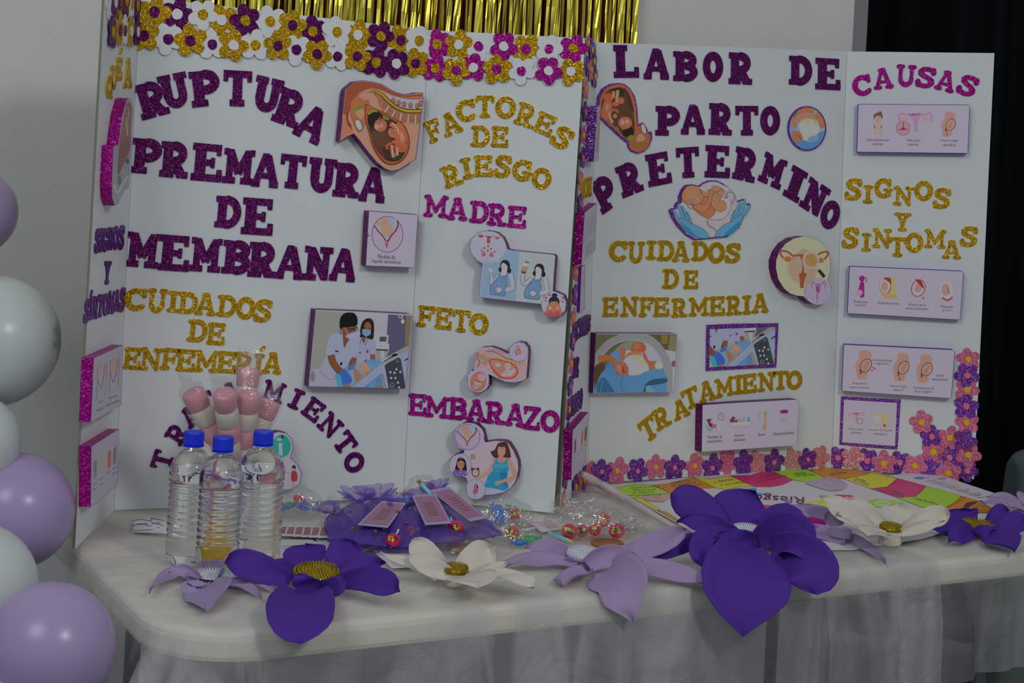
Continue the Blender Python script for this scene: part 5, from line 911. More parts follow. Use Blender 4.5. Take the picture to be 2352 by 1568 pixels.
ob, d, q = wcard(B2, [(1371.5, 244), (1380, 243), (1374, 370), (1363, 372)], GVIO, 'tall violet glitter block on the left flap of the right board', .0195); d.poly([q(.3, .1), q(.8, .1), q(.8, .85), q(.3, .85)], (150, 130, 120)); fin(B2, ob, d)
ob, d, q = wcard(B2, [(1342, 489), (1371, 466), (1367, 575), (1335, 608)], GMAG, 'captioned block with vertical strokes on the left flap, magenta glitter sides', .0165)
for k in range(5): d.line([q(.15 + k * .17, .2), q(.14 + k * .17, .58)], .9, (110, 105, 115))
for k in range(3): p = q(.5, .74 + k * .08); d.text('información', p[0], p[1], 22, 3.4, (105, 100, 110), 42)
fin(B2, ob, d)
ob, d, q = wcard(B2, [(1335, 612), (1344, 609), (1343, 712), (1331, 717)], FPURS, 'thin rounded picture on the left flap of the right board', .006); d.poly([q(.3, .1), q(.8, .1), q(.8, .5), q(.3, .5)], (165, 130, 145)); fin(B2, ob, d)
ob, d, q = wcard(B2, [(1315, 988), (1352, 946), (1345, 1060), (1311.5, 1102)], GMAG, 'lowest block on the left flap of the right board, magenta glitter sides', .0165)
for u0, c in ((.2, (130, 40, 110)), (.45, (160, 160, 170)), (.65, (180, 90, 60)), (.88, (90, 50, 60))): d.sm([q(u0 - .05, .28), q(u0 + .06, .28), q(u0 + .05, .52), q(u0 - .04, .52)], c)
for u0, v in ((.2, .64), (.45, .64), (.66, .62), (.88, .6)): p = q(u0, v); d.text('riesgo', p[0], p[1], 7, 3, (100, 98, 110), 45)
fin(B2, ob, d)
# ---------------------------------------------------------------- background: black drape, gold foil fringe, covered table, balloons
BLACKF = mat('black_drape', (.006, .008, .009, 1), .9, spec=.15)
def drape():
    vs = []; fs = []; n = 260; m = 6; x0, x1, Y = .55, 4.2, 4.75
    for i in range(n + 1):
        x = x0 + (x1 - x0) * i / n
        for j in range(m + 1):
            z = .02 + 3.3 * j / m; y = Y + .035 * math.sin(x * 42 + .6 * math.sin(x * 9)) + .03 * math.sin(x * 17 + 1)
            vs.append((x, y, z))
    for i in range(n):
        for j in range(m): k = i * (m + 1) + j; fs.append((k, k + m + 1, k + m + 2, k + 1))
    MB().add(vs, fs).build_top('drape', BLACKF, 'black floor-length drape hanging in folds right of the white wall', 'curtain', smooth=True)
drape()
FOIL = mat('gold_foil', (.80, .70, .10, 1), .27, metal=1)
MAROON = mat('maroon_cloth', pc(58, 10, 8), .85, noise_amt=.2, noise_scale=20)
def wallpt(px, py, off):
    r = ray(px, py); O = Vector((0, 3.44, 0)) + wn * off; t = (O - C0).dot(wn) / r.dot(wn); return C0 + r * t
fo = thing('foil_curtain', 'gold foil fringe curtain hanging on the wall above the left board', 'curtain', tuple(wallpt(940, 0, .04) + Vector((0, 0, -.4))))
L0, R0 = wallpt(405, 40, .045), wallpt(1468, 40, .045); du = (R0 - L0); du.z = 0; ln_ = du.length; du.normalize()
bk = [L0 - wn * .03, R0 - wn * .03]; m = MB(); A = [Vector((b.x, b.y, z)) for z in (1.32, 2.45) for b in bk]
m.add([a for a in A] + [a - wn * .004 for a in A], [(0, 1, 3, 2), (4, 6, 7, 5), (0, 4, 5, 1), (2, 3, 7, 6), (0, 2, 6, 4), (1, 5, 7, 3)]).build('backing', MAROON, fo)
ns = 128
for i in range(ns):
    s0 = ln_ * (i + .5) / ns + rnd.uniform(-.0035, .0035); w_ = rnd.uniform(.0055, .0095); ph = rnd.random() * 50; off = rnd.uniform(-.014, .012); vs = []; fs = []; K = 30
    tw = rnd.uniform(-.5, .5)
    for j in range(K + 1):
        z = 1.33 + 1.1 * j / K; q = noise.noise(Vector((ph, z * 3, 0))); a = tw + .9 * q + .35 * noise.noise(Vector((ph, z * 22, 3)))
        c = Vector((L0.x, L0.y, 0)) + du * (s0 + .006 * q) + wn * (off + .004 * noise.noise(Vector((ph + 9, z * 5, 0)))) + Vector((0, 0, z))
        d = du * math.cos(a) + wn * math.sin(a)
        vs += [c - d * w_ / 2, c + wn * .0012 * math.sin(z * 90 + ph), c + d * w_ / 2]
    for j in range(K): b = j * 3; fs += [(b, b + 1, b + 4, b + 3), (b + 1, b + 2, b + 5, b + 4)]
    MB().add(vs, fs).build('strip', FOIL, fo)
# covered round table far right
GRC = mat('grey_green_cloth', pc(88, 102, 97), .75, noise_amt=.15, noise_scale=9)
vs = []; fs = []; cx, cy, rr, zt = 1.735, 4.02, .40, .695
for i in range(97):
    a = 2 * math.pi * i / 96
    for j, (k, z) in enumerate([(0, zt), (.5, zt + .001), (.93, zt), (.985, zt - .006), (1, zt - .03), (1.02, zt - .2), (1.05, zt - .45), (1.08, .02)]):
        f = (0 if j < 4 else (j - 3) * .02) * math.sin(a * 14 + math.sin(a * 3)); vs.append((cx + rr * (k + f) * math.cos(a), cy + rr * (k + f) * math.sin(a), z))
for i in range(96):
    for j in range(7): k = i * 8 + j; fs.append((k, k + 1, k + 9, k + 8))
tt = thing('side_table', 'small round table under a grey-green cloth, at the right edge before the black drape', 'table', (cx, cy, 0))
MB().add(vs, fs).build('cloth_cover', GRC, tt, True); MB().lathe([(.03, 0), (.03, zt - .02), (.36, zt - .018), (.36, zt - .004)], 24, Matrix.Translation((cx, cy, 0))).build('base', DARKM, tt)
# balloons
LAT = mat('white_latex', pc(150, 156, 155, .44), .28, spec=.5, Subsurface_Weight=.0); LIL = mat('lilac_latex', pc(128, 113, 147, .45), .28, spec=.5)
def balloon(px, py, r_, Y, m, label, dirv=(-.5, .6, -.3)):
    c = at(px, py, Y); R = r_ / FPX * Y; o = thing('balloon', label, 'balloon', tuple(c), 'balloons in the column left of the table')
    q = Vector(dirv).normalized().to_track_quat('-Z', 'Y').to_matrix().to_4x4(); M = Matrix.Translation(c) @ q
    prof = []
    for i in range(25):
        t = math.pi * (1 - i / 24 * .93) ; prof.append((R * math.sin(t), R * -math.cos(t) * 1.02))
    prof = [(R * .001, R * 1.02)] + [(R * math.sin(math.pi * i / 26), R * 1.02 * math.cos(math.pi * i / 26)) for i in range(1, 25)] + [(R * .09, -R * 1.04), (R * .05, -R * 1.1)]
    MB().lathe(prof, 40, M).build('skin', m, o, True); MB().lathe([(R * .05, -R * 1.1), (R * .08, -R * 1.13), (R * .05, -R * 1.16), (R * .09, -R * 1.22)], 12, M).build('knot', m, o, True)
balloon(-62, 487, 100, 2.6, LIL, 'topmost lilac balloon cut by the left edge of the photo')
balloon(-15, 783, 150, 2.5, LAT, 'big white balloon high in the column beside the left flap')
balloon(-62, 1015, 108, 2.38, LAT, 'white balloon second from the top among the white ones')
balloon(35, 1173, 133, 2.4, LIL, 'lilac balloon beside the lower corner of the left flap')
balloon(-66, 1353, 150, 2.2, LAT, 'lowest white balloon, cut by the left edge')
balloon(112, 1489, 150, 2.05, LIL, 'big lilac balloon low in the column beside the hanging cloth')
balloon(-30, 1640, 108, 2.0, LIL, 'lilac balloon in the bottom left corner, only its top showing')

# ---------------------------------------------------------------- clear film and water
def clear(name, tint, amt, rough=.12, bump=.5, bs=60):
    m = bpy.data.materials.new(name); m.use_nodes = True; nt = m.node_tree; L = nt.links.new; N = nt.nodes; N.clear()
    out = N.new('ShaderNodeOutputMaterial'); tr = N.new('ShaderNodeBsdfTransparent'); tr.inputs[0].default_value = tint
    gl = N.new('ShaderNodeBsdfGlossy'); gl.inputs['Roughness'].default_value = rough; gl.inputs[0].default_value = (1, 1, 1, 1)
    df = N.new('ShaderNodeBsdfDiffuse'); df.inputs[0].default_value = (.7, .7, .7, 1)
    g = N.new('ShaderNodeNewGeometry'); ns = N.new('ShaderNodeTexNoise'); ns.inputs['Scale'].default_value = bs; ns.inputs['Detail'].default_value = 3; L(g.outputs['Position'], ns.inputs['Vector'])
    bp = N.new('ShaderNodeBump'); bp.inputs['Strength'].default_value = bump; bp.inputs['Distance'].default_value = .01; L(ns.outputs[0], bp.inputs['Height']); L(bp.outputs[0], gl.inputs['Normal'])
    m1 = N.new('ShaderNodeMixShader'); m1.inputs[0].default_value = .25; L(gl.outputs[0], m1.inputs[1]); L(df.outputs[0], m1.inputs[2])
    m2 = N.new('ShaderNodeMixShader'); m2.inputs[0].default_value = amt; L(tr.outputs[0], m2.inputs[1]); L(m1.outputs[0], m2.inputs[2]); L(m2.outputs[0], out.inputs[0])
    MATS[name] = m; return m
FILM = clear('clear_film', (.95, .95, .95, 1), .16, .1, .7, 50)
FILM2 = clear('clear_film_thin', (.97, .97, .97, 1), .14, .1, .5, 90)
WATER = mat('bottled_water', (.97, .985, .98, 1), .02, Transmission_Weight=1.0, IOR=1.33)
BLUEC = mat('blue_cap', pc(20, 38, 165), .4); 
def bottle(px, py, label, H=.2, sc=1.0, rot=0):
    b = tab(px, py, ZI); o = thing('water_bottle', label, 'bottle', tuple(b), 'water bottles on the left of the table')
    pr = [(.001, .003), (.018, .003), (.024, 0), (.029, .003), (.0325, .010), (.033, .020), (.033, .034)]
    z = .038
    while z < .118: pr += [(.0328, z), (.0332, z + .0018), (.0322, z + .0036), (.0300, z + .0052), (.0300, z + .0066), (.0322, z + .0082)]; z += .0098
    pr += [(.0328, z), (.0335, .126), (.0335, .138), (.0325, .146), (.0285, .156), (.0215, .165), (.0155, .171), (.0132, .175), (.0130, .184), (.001, .185)]
    MB().lathe([(r * sc, q) for r, q in pr], 40, Matrix.Translation(b)).build('body', WATER, o, True)
    MB().lathe([(.0132, .1765), (.0162, .177), (.0162, .1785), (.0132, .179)], 24, Matrix.Translation(b)).build('neck_ring', BLUEC, o)
    m = MB(); n = 60; R = .0153; vs = []
    for zz, k in ((.1800, 1), (.1805, 1), (.197, 1), (.1995, .93)):
        for i in range(n): rr_ = R * k * (1 + (.018 if i % 2 else 0)); a = 2 * math.pi * i / n; vs.append(b + Vector((rr_ * math.cos(a), rr_ * math.sin(a), zz)))
    fs = [(j * n + i, j * n + (i + 1) % n, (j + 1) * n + (i + 1) % n, (j + 1) * n + i) for j in range(3) for i in range(n)] + [tuple(3 * n + i for i in range(n)), tuple(range(n))[::-1]]
    m.add(vs, fs).build('cap', BLUEC, o)
bottle(430, 1290, 'leftmost water bottle with blue cap', sc=1.02); bottle(497, 1306, 'middle water bottle with blue cap, in front of the other two', sc=.98); bottle(590, 1284, 'rightmost water bottle with blue cap, beside the purple paper flower', sc=1.08)
gc = tab(505, 1272, ZI); MB().sphere(gc + Vector((0, 0, .018)), .02, 14, (1.1, .5, .95), jit=.5, seed=5).build_top('gold_tint_lump', mat('gold_tint', pc(190, 155, 60), .3, metal=.3), 'gold lump added behind the middle water bottle for its yellowish refraction', 'sweet')  # added lump, stands in for the yellowish refraction inside the middle bottle
# ---------------------------------------------------------------- marshmallow sticks
MPK = mat('pink_marshmallow', pc(208, 146, 157, .48), .85, bump=.3, bump_scale=300, Subsurface_Weight=.15); MWH = mat('white_marshmallow', pc(190, 182, 168, .46), .85, bump=.3, bump_scale=300, Subsurface_Weight=.15)
WOOD = mat('pale_wood', pc(196, 160, 100), .6); PRIB = mat('purple_ribbon', pc(118, 88, 165), .35)
TIE = at(543, 1095, 2.55); FOOT = tab(543, 1236, ZI)
def skewer(tx, ty, Y, label, n=5):
    top = at(tx, ty, Y); d = (TIE - top); L_ = d.length; d.normalize(); o = thing('marshmallow_stick', label, 'sweet', tuple(FOOT), 'wrapped marshmallow sticks behind the bottles')
    q = (-d).to_track_quat('Z', 'Y').to_matrix().to_4x4(); h = .031
    for k in range(n):
        R = .0188 * (1 - .05 * k * (k > 2)); c = top + d * (h * k + .001)
        MB().lathe([(R * .5, 0), (R * .86, -.0006), (R * .97, -.004), (R, -.010),  (R * .97, -h + .003), (R * .85, -h + .0003), (R * .4, -h)], 20, Matrix.Translation(c) @ q).build('marshmallow', MPK if k % 2 == 0 else MWH, o, True)
    MB().tube([top + d * h * (n - .3), TIE + (d * .01), FOOT + Vector((d.x * .01, 0, 0))], .0017, 6).build('stick', WOOD, o)
    m = MB(); vs = []; fs = []; nn = 22; Z = [(.030, .018), (.012, .015), (.004, .0205), (-.01, .0225), (-.05, .0218), (-.09, .0212), (-min(L_, .145), .016), (-L_ + .002, .006)]
    for j, (z, R) in enumerate(Z):
        for i in range(nn):
            a = 2 * math.pi * i / nn; k = 1 + .14 * noise.noise(Vector((math.cos(a) * 2 + tx, math.sin(a) * 2, z * 30))); fl = .25 if j == 0 else (.55 if j == 1 else 1)
            vs.append(Matrix.Translation(top) @ q @ Vector((R * k * math.cos(a) * (1.25 if j < 2 else 1), R * k * math.sin(a) * fl, z * (1 + .1 * math.sin(3 * a) * (j == 0)))))
    for j in range(len(Z) - 1):
        for i in range(nn): fs.append((j * nn + i, j * nn + (i + 1) % nn, (j + 1) * nn + (i + 1) % nn, (j + 1) * nn + i))
    m.add(vs, fs).build('wrapper', FILM2, o, True)
skewer(440, 897, 2.50, 'leftmost marshmallow stick, leaning left')
skewer(514, 899, 2.47, 'upright pink and white marshmallow stick in the middle front')
skewer(574, 901, 2.51, 'marshmallow stick leaning right, in front of the tallest one')
skewer(572, 845, 2.60, 'tallest marshmallow stick, at the back of the bunch', 6)
skewer(622, 917, 2.57, 'rightmost marshmallow stick, leaning right')
def ribbon(name_pts, w_, m, parent=None, name='ribbon', nrm=Vector((0, -1, .2))):
    P = [Vector(p) for p in name_pts]; Q = []
    for i in range(len(P) - 1):
        p0, p1, p2, p3 = P[max(0, i - 1)], P[i], P[i + 1], P[min(len(P) - 1, i + 2)]
        for k in range(6):
            t = k / 6; Q.append(.5 * ((2 * p1) + (p2 - p0) * t + (2 * p0 - 5 * p1 + 4 * p2 - p3) * t * t + (3 * p1 - p0 - 3 * p2 + p3) * t ** 3))
    Q.append(P[-1]); vs = []; fs = []
    for i, p in enumerate(Q):
        d = (Q[min(i + 1, len(Q) - 1)] - Q[max(0, i - 1)]).normalized(); s_ = d.cross(nrm).normalized(); n_ = s_.cross(d).normalized()
        vs += [p - s_ * w_ / 2, p + s_ * w_ / 2, p + s_ * w_ / 2 - n_ * .0005, p - s_ * w_ / 2 - n_ * .0005]
    for i in range(len(Q) - 1):
        b = i * 4; fs += [(b + k, b + (k + 1) % 4, b + 4 + (k + 1) % 4, b + 4 + k) for k in range(4)]
    return MB().add(vs, fs) if parent is None else MB().add(vs, fs).build(name, m, parent)
rb = thing('ribbon_bow', 'purple satin ribbon tying the marshmallow sticks together', 'ribbon', tuple(TIE))
MB().lathe([(.011, -.006), (.0125, 0), (.011, .006)], 20, Matrix.Translation(TIE)).build('band', PRIB, rb, True)
for P in ([TIE, at(520, 1072, 2.50), at(490, 1070, 2.47), at(474, 1052, 2.46)], [TIE, at(556, 1078, 2.49), at(570, 1066, 2.48), at(563, 1058, 2.48)], [TIE, at(560, 1092, 2.48), at(585, 1092, 2.47), at(604, 1089, 2.47)], [TIE, at(538, 1120, 2.52), at(542, 1150, 2.51), at(540, 1180, 2.51)]): ribbon(P, .008, PRIB, rb, 'loop')

# ---------------------------------------------------------------- papers on the table
def sheet(name, quad, z, col, label, cat, th=.0006, draw=None, group=None, frame=(0, 0, 1)):
    """flat paper on the table through pixel corners"""
    P = [tab(x, y, z + th) for x, y in quad]; c = sum(P, Vector()) / len(P); c.z = z
    Q = [(p.x, p.y) for p in P]
    if area2(Q) < 0: Q = Q[::-1]
    vs, fs, mi = solid([[(x - c.x, y - c.y) for x, y in Q]], th); me = ME(name, vs, fs, mi=mi); me.materials.append(col); me.materials.append(col)
    o = link(name, me); o.location = c; tag(o, label, cat, group)
    if draw:
        pl = Plane((0, 0, z), (1, 0, 0), (0, 0, 1)); d = Draw(pl, th + .0001, *frame); d.kk = .5
        draw(d)
        d.build(o, Matrix.Translation(-c))
    return o
PAPER = mat('white_paper', pc(160, 158, 162, .42), .6); CARD = mat('lilac_card', pc(140, 128, 158, .5), .55)
INK = (62, 48, 80)
for k, (q, lab) in enumerate(((((308, 1196), (352, 1190), (384, 1200), (384, 1224), (305, 1220)), 'lowest card of the little stack left of the bottles'), (((325, 1198), (378, 1186), (386, 1205), (330, 1214)), 'card slanting to the right in the stack left of the bottles'), (((308, 1192), (345, 1188), (350, 1214), (306, 1216)), 'card at the left end of the stack left of the bottles'))):
    def dr(d, q=q):
        cx = sum(p[0] for p in q) / len(q); cy = sum(p[1] for p in q) / len(q); d.line([(cx - 25, cy - 6), (cx - 5, cy - 10), (cx + 22, cy - 6)], 1.6, INK); d.line([(cx - 24, cy + 5), (cx - 4, cy), (cx + 20, cy + 6)], 1.4, INK); d.text('Gracias', cx, cy, 26, 5, INK, 6)
    sheet('card', q, ZI + .0012 * k, PAPER, lab, 'card', .001, dr, 'cards left of the bottles')
for k in range(6):
    x = 648 + k * 19; q = [(x - 8, 1208 + k * .3), (x + 22, 1204 + k * 1.4), (x + 26 - k, 1229 + k * .8), (x - 14, 1229 + k)]
    def dr(d, x=x, k=k): d.poly([(x - 5, 1210), (x + 18, 1207 + k * 1.2), (x + 20 - k, 1225 + k * .8), (x - 9, 1225 + k)], (128, 92, 96)); d.line([(x, 1219), (x + 12, 1215)], 2, (150, 70, 75)); d.text('baby', x + 5, 1222, 14, 3, (95, 50, 60), 6)
    sheet('photo_card', q, ZI + .0012 + .0011 * k, PAPER, ['leftmost card of the fan right of the bottles', 'second card from the left in the fan right of the bottles', 'third card from the left in the fan right of the bottles', 'fourth card from the left in the fan right of the bottles', 'fifth card from the left in the fan right of the bottles', 'rightmost card of the fan, next to the purple bags'][k], 'card', .001, dr, 'fanned cards right of the bottles')
sheet('paper_sheet', [(618, 1240), (715, 1238), (790, 1275), (690, 1300), (610, 1280)], ZI, PAPER, 'white printed sheet behind the purple flower with gold centre', 'paper', .0006, lambda d: [d.line([(640 + k * 9, 1255 + k * 5), (690 + k * 9, 1252 + k * 5)], 1.5, (120, 118, 130)) for k in range(5)])
sheet('paper_sheet', [(722, 1234), (800, 1234), (850, 1262), (760, 1285)], ZI + .0008, PAPER, 'blank white sheet touching the purple bags', 'paper')
sheet('paper_sheet', [(855, 1262), (960, 1262), (985, 1300), (900, 1304)], ZI + .0008, PAPER, 'white sheet left of the white flower', 'paper')
sheet('paper_tag', [(1210, 1196), (1290, 1188), (1292, 1214), (1245, 1222)], ZI + .0006, PAPER, 'white tag with faint red print near the blue pencil', 'tag', .0006, lambda d: [d.line([(1222 + k * 8, 1199 + k * 3), (1266 + k * 4, 1196 + k * 3.4)], 1.6, (170, 110, 120)) for k in range(5)])

# board game poster and printed sheets on the right
LIME, ORA, YEL, PIN = (142, 184, 38), (232, 150, 42), (190, 188, 40), (205, 50, 110)
def poster(d):
    Z3 = lambda P: [(1320 + x / 4.704, 1060 + y / 4.704) for x, y in P]; Z4 = lambda P: [(1800 + x / 4.261, 1060 + y / 4.261) for x, y in P]
    def cell(P, c):
        d.poly(P, c); d.line(P + [P[0]], .8, (90, 80, 50), False)
    cell(Z3([(405, 285), (640, 245), (830, 250), (940, 290), (1040, 340), (800, 360), (620, 395)]), LIME)
    cell(Z3([(830, 250), (1000, 240), (1270, 170), (1400, 215), (1520, 280), (1350, 290), (1240, 335), (1050, 345)]), ORA)
    cell(Z3([(1270, 172), (1450, 185), (1680, 155), (1800, 210), (1930, 270), (1760, 275), (1640, 302), (1530, 285)]), YEL)
    cell(Z3([(1680, 150), (1900, 150), (2085, 80), (2200, 135), (2360, 200), (2240, 250), (2120, 272), (1950, 272)]), PIN)
    cell([(1766, 1079), (1800, 1080), (1857, 1077), (1880, 1090), (1897, 1100), (1861, 1108), (1826, 1103)], LIME)
    cell(Z4([(242, 78), (420, 60), (640, 75), (855, 105), (740, 140), (600, 168), (420, 165)]), ORA)
    cell(Z4([(590, 168), (740, 140), (860, 106), (1110, 165), (1060, 220), (1000, 252), (850, 264)]), YEL)
    cell(Z4([(850, 264), (1010, 248), (1110, 165), (1405, 230), (1350, 290), (1290, 342), (1110, 352)]), PIN)
    cell(Z4([(1110, 352), (1290, 342), (1405, 230), (1745, 330), (1680, 390), (1590, 442), (1350, 447)]), LIME)
    cell(Z4([(1590, 442), (1680, 390), (1750, 333), (1900, 380), (2050, 460), (1990, 500), (1800, 505), (1640, 500)]), ORA); d.line(Z4([(1600, 450), (1700, 400), (1780, 345)]), 1, (50, 35, 20)); d.sm(Z4([(1760, 440), (1800, 400), (1900, 392), (1850, 425), (1780, 470)]), (80, 45, 25))
    cell(Z3([(625, 395), (720, 400), (930, 525), (880, 528)]), YEL); cell(Z3([(895, 530), (990, 545), (1200, 680), (1100, 640)]), ORA)
    d.sm(Z3([(690, 385), (800, 370), (980, 350), (1040, 370), (960, 430), (800, 430)]), (168, 140, 130)); d.line(Z3([(720, 395), (830, 425), (960, 435)]), 1.2, (140, 90, 85)); d.line(Z3([(860, 375), (900, 400), (930, 360)]), 1, (150, 80, 70))
    d.sm(Z4([(205, 215), (330, 172), (480, 158), (615, 210), (590, 270), (460, 290), (360, 262)]), (150, 142, 158)); d.line(Z4([(230, 218), (400, 275), (560, 280)]), 1, (120, 90, 100)); d.line(Z4([(380, 200), (450, 230), (520, 200)]), 1, (160, 110, 105)); d.line(Z4([(430, 180), (500, 190), (540, 240)]), 1, (160, 110, 105))
    d.poly(Z4([(500, 325), (660, 328), (800, 410), (650, 395), (570, 400)]), PIN); d.poly(Z4([(780, 405), (905, 360), (1185, 400), (1080, 440), (900, 450)]), LIME); d.poly(Z4([(170, 405), (370, 370), (490, 430), (400, 510), (250, 475)]), YEL); d.poly(Z4([(680, 410), (840, 440), (800, 470), (700, 460)]), ORA); d.poly(Z4([(-60, 430), (60, 400), (100, 500), (0, 520)]), PIN)
    d.ring(1800 + 970 / 4.261, 1060 + 410 / 4.261, 17, 4.4, 3.2, (196, 205, 200)); d.ring(1800 + 320 / 4.261, 1060 + 430 / 4.261, 8, 4, 3, (190, 198, 190)); d.line(Z4([(600, 350), (680, 375)]), 4, (200, 170, 185))
    d.poly(Z3([(2000, 465), (2200, 480), (2300, 520), (2300, 560), (2120, 540)]), PIN); d.poly(Z3([(2080, 500), (2200, 560), (2340, 600), (2160, 590)]), ORA); d.ring(1320 + 2210 / 4.704, 1060 + 505 / 4.704, 16, 4.5, 3, (205, 190, 200))
    d.sm(Z3([(1765, 290), (1850, 300), (1950, 285), (1960, 325), (1880, 345), (1830, 320)]), (40, 130, 180)); d.ell(1320 + 1985 / 4.704, 1060 + 352 / 4.704, 11, 2.8, (40, 130, 180), 4)
    d.text('Riesgo', 1788, 1144, 118, 20, (84, 10, 68), -3, flip=True)
    TX = (88, 84, 70)
    for t, x, y, w_, a in (('El tratamiento para', 1478, 1137, 80, 2), ('el trabajo de', 1478, 1131, 52, 2), ('parto incluye', 1480, 1125, 52, 2), ('un tipo de prueba', 1482, 1119, 66, 4), ('Defina Ruptura', 1582, 1117, 62, 10), ('Prematura de', 1570, 1112, 54, 10), ('Membrana', 1562, 1107, 44, 10), ('Regresa a', 1682, 1111, 56, 8), ('casilla 1', 1662, 1105, 44, 8), ('Complicaciones', 1770, 1100, 72, 12), ('del parto', 1762, 1094, 50, 14), ('Pierde un', 1850, 1092, 42, 6), ('turno', 1838, 1088, 26, 4), ('Avanza', 1926, 1088, 40, 8), ('Signos de', 1978, 1108, 38, -18), ('alarma', 1976, 1103, 26, -18), ('Tratamiento de', 2056, 1130, 44, -18), ('la infección', 2045, 1133, 60, -16), ('Casos de RPM', 2128, 1152, 54, -16), ('10', 2240, 1166, 8, 8)):
        d.text(t, x, y, w_, 4.6, TX, a, flip=True)
sheet('board_game', [(1396, 1113), (1470, 1108), (1560, 1098), (1700, 1086), (1800, 1078), (1900, 1073), (2000, 1082), (2100, 1110), (2200, 1142), (2285, 1172), (2250, 1198), (2120, 1236), (1960, 1262), (1800, 1262), (1660, 1255), (1590, 1222), (1550, 1197), (1450, 1144)], ZI, PAPER, 'upside-down board game poster with lime, orange, yellow and pink squares', 'poster', .0008, poster)
def docs(d):
    P = lambda x, y: (1800 + x / 4.261, 1060 + y / 4.261)
    d.ell(*P(1325, 160), 12, 3, (40, 120, 180)); d.text('Salud', *P(1395, 155), 16, 4, (90, 110, 160), 0); d.poly([P(1340, 95), P(1390, 88), P(1430, 105), P(1370, 112)], (168, 110, 105)); d.ell(*P(1555, 165), 10, 3, (150, 130, 140))
    for k in range(14):
        x, y = 1400 + k * 38, 190 + k * 12.5; d.line([P(x, y), P(x + 110 + 40 * math.sin(k * 2), y - 12 + (k % 3) * 4)], .9, (110, 105, 115), False)
for k, q in enumerate(([(2042, 1092), (2128, 1080), (2296, 1136), (2262, 1150), (2241, 1146)], [(2050, 1094), (2128, 1083), (2290, 1140), (2248, 1149)])):
    sheet('document', q, ZI + .001 + .0009 * (1 - k), PAPER, ('top printed page of the stack at the right end of the poster', 'lower page of the stack at the right end of the poster')[k], 'paper', .0007, docs if k == 0 else None, 'printed pages beside the poster')
# plastic runner curled up along the poster's left edge
PLAS = mat('frosted_sleeve', pc(150, 138, 138), .3, spec=.5)
a_, b_, c_, e_ = at(1338, 1088, 3.03), tab(1385, 1115, ZI + .012), tab(1450, 1152, ZI + .008), tab(1570, 1222, ZI + .004)
MB().tube([a_, (a_ + b_) / 2, b_, c_, e_], [.006, .008, .009, .007, .003], 12).build_top('plastic_sleeve', PLAS, 'curled edge of a frosted plastic sleeve running down beside the poster', 'sleeve', smooth=True)
# ---------------------------------------------------------------- sweets and gift bags
CR_ = mat('red_wrapper', pc(170, 18, 38), .25); CP_ = mat('pink_wrapper', pc(178, 15, 75), .25); CG_ = mat('green_wrapper', pc(30, 130, 75), .25); CB_ = mat('blue_wrapper', pc(20, 95, 185), .25); CY_ = mat('yellow_print', pc(196, 180, 30), .4); CK_ = mat('black_print', pc(28, 22, 20), .4)
STK = mat('white_stick', pc(176, 176, 178), .4); SILV = mat('silver_foil', (.7, .72, .75, 1), .15, metal=1); GOLDB = mat('gold_charm', (.6, .42, .12, 1), .25, metal=1)
def rest(px, py, h):
    u_, v_ = uv(px, py); return (CAMZ - ZI - h) * FPX / v_
def lollipop(px, py, r_, Y, label, m, sd, stick=(0, 0), grp='lollipops among the gift bags'):
    Y = rest(px, py, r_ / FPX * 2.7) if px > 1100 or py > 1205 else Y
    if 'long tags' in label or ('purple bags' in label and py > 1205): Y -= .05
    c = at(px, py, Y); R = r_ / FPX * Y; o = thing('lollipop', label, 'sweet', tuple(c), grp)
    MB().sphere(c, R, 18, (1, .95, .92), jit=.12, seed=sd).build('wrapper', m, o, True)
    mb = MB(); rr_ = random.Random(sd)
    for k in range(9):      # printed letters on the wrapper
        u_, v_ = rr_.uniform(-.75, .5), rr_.uniform(.0, .75); n_ = Vector((u_, -1, v_)).normalized(); p = c + Vector((n_.x * R, n_.y * R * .95, n_.z * R * .92)) * 1.07
        T_ = n_.cross(Vector((0, 0, 1))).normalized(); U_ = T_.cross(n_)
        for sc_, off, mi in ((1.3, 0, 1), (1, .0003, 0)):
            hw_, hh_ = R * .16 * sc_, R * .2 * sc_; a = rr_.uniform(-.5, .5); ca, sa = math.cos(a), math.sin(a)
            q = [(-hw_, -hh_), (hw_ * .8, -hh_ * .8), (hw_, hh_ * .2), (hw_ * .5, hh_), (-hw_ * .9, hh_ * .8)]
            mb.add([p + n_ * off + T_ * (x * ca - y * sa) + U_ * (x * sa + y * ca) for x, y in q], [(0, 1, 2, 3, 4), (4, 3, 2, 1, 0)], mi)
    mb.build('print', [CY_, CK_], o)
    d = Vector((stick[0] + .2, .9, .12)); MB().tube([c + d.normalized() * R * .9, c + d.normalized() * (R + .035)], .0016, 8).build('stick', STK, o)
def candy(px, py, r_, Y, label, m, sd, sc=(1.5, .8, .8), rot=0):
    Y = rest(px, py, r_ / FPX * 2.3) if py > 1140 else Y
    c = at(px, py, Y); R = r_ / FPX * Y; M = Matrix.Rotation(rot, 4, 'Y'); o = thing('candy', label, 'sweet', tuple(c), 'wrapped candies in clear bags')
    MB().sphere(c, R, 12, sc, M, jit=.2, seed=sd).build('wrapper', m, o, True)
    mb = MB()
    for s_ in (-1, 1):
        e = Vector((s_ * R * sc[0] * .9, 0, 0)); vs = [c + M @ (e + Vector((0, 0, 0)))]; K = 7
        for k in range(K): vs.append(c + M @ (e + Vector((s_ * R * (.7 + .15 * (k % 2)), R * .15 * math.sin(k * 2), R * .7 * (k / (K - 1) * 2 - 1)))))
        mb.add(vs, [(0, k + 1, k + 2) for k in range(K - 1)])
    mb.build('twist', m, o)
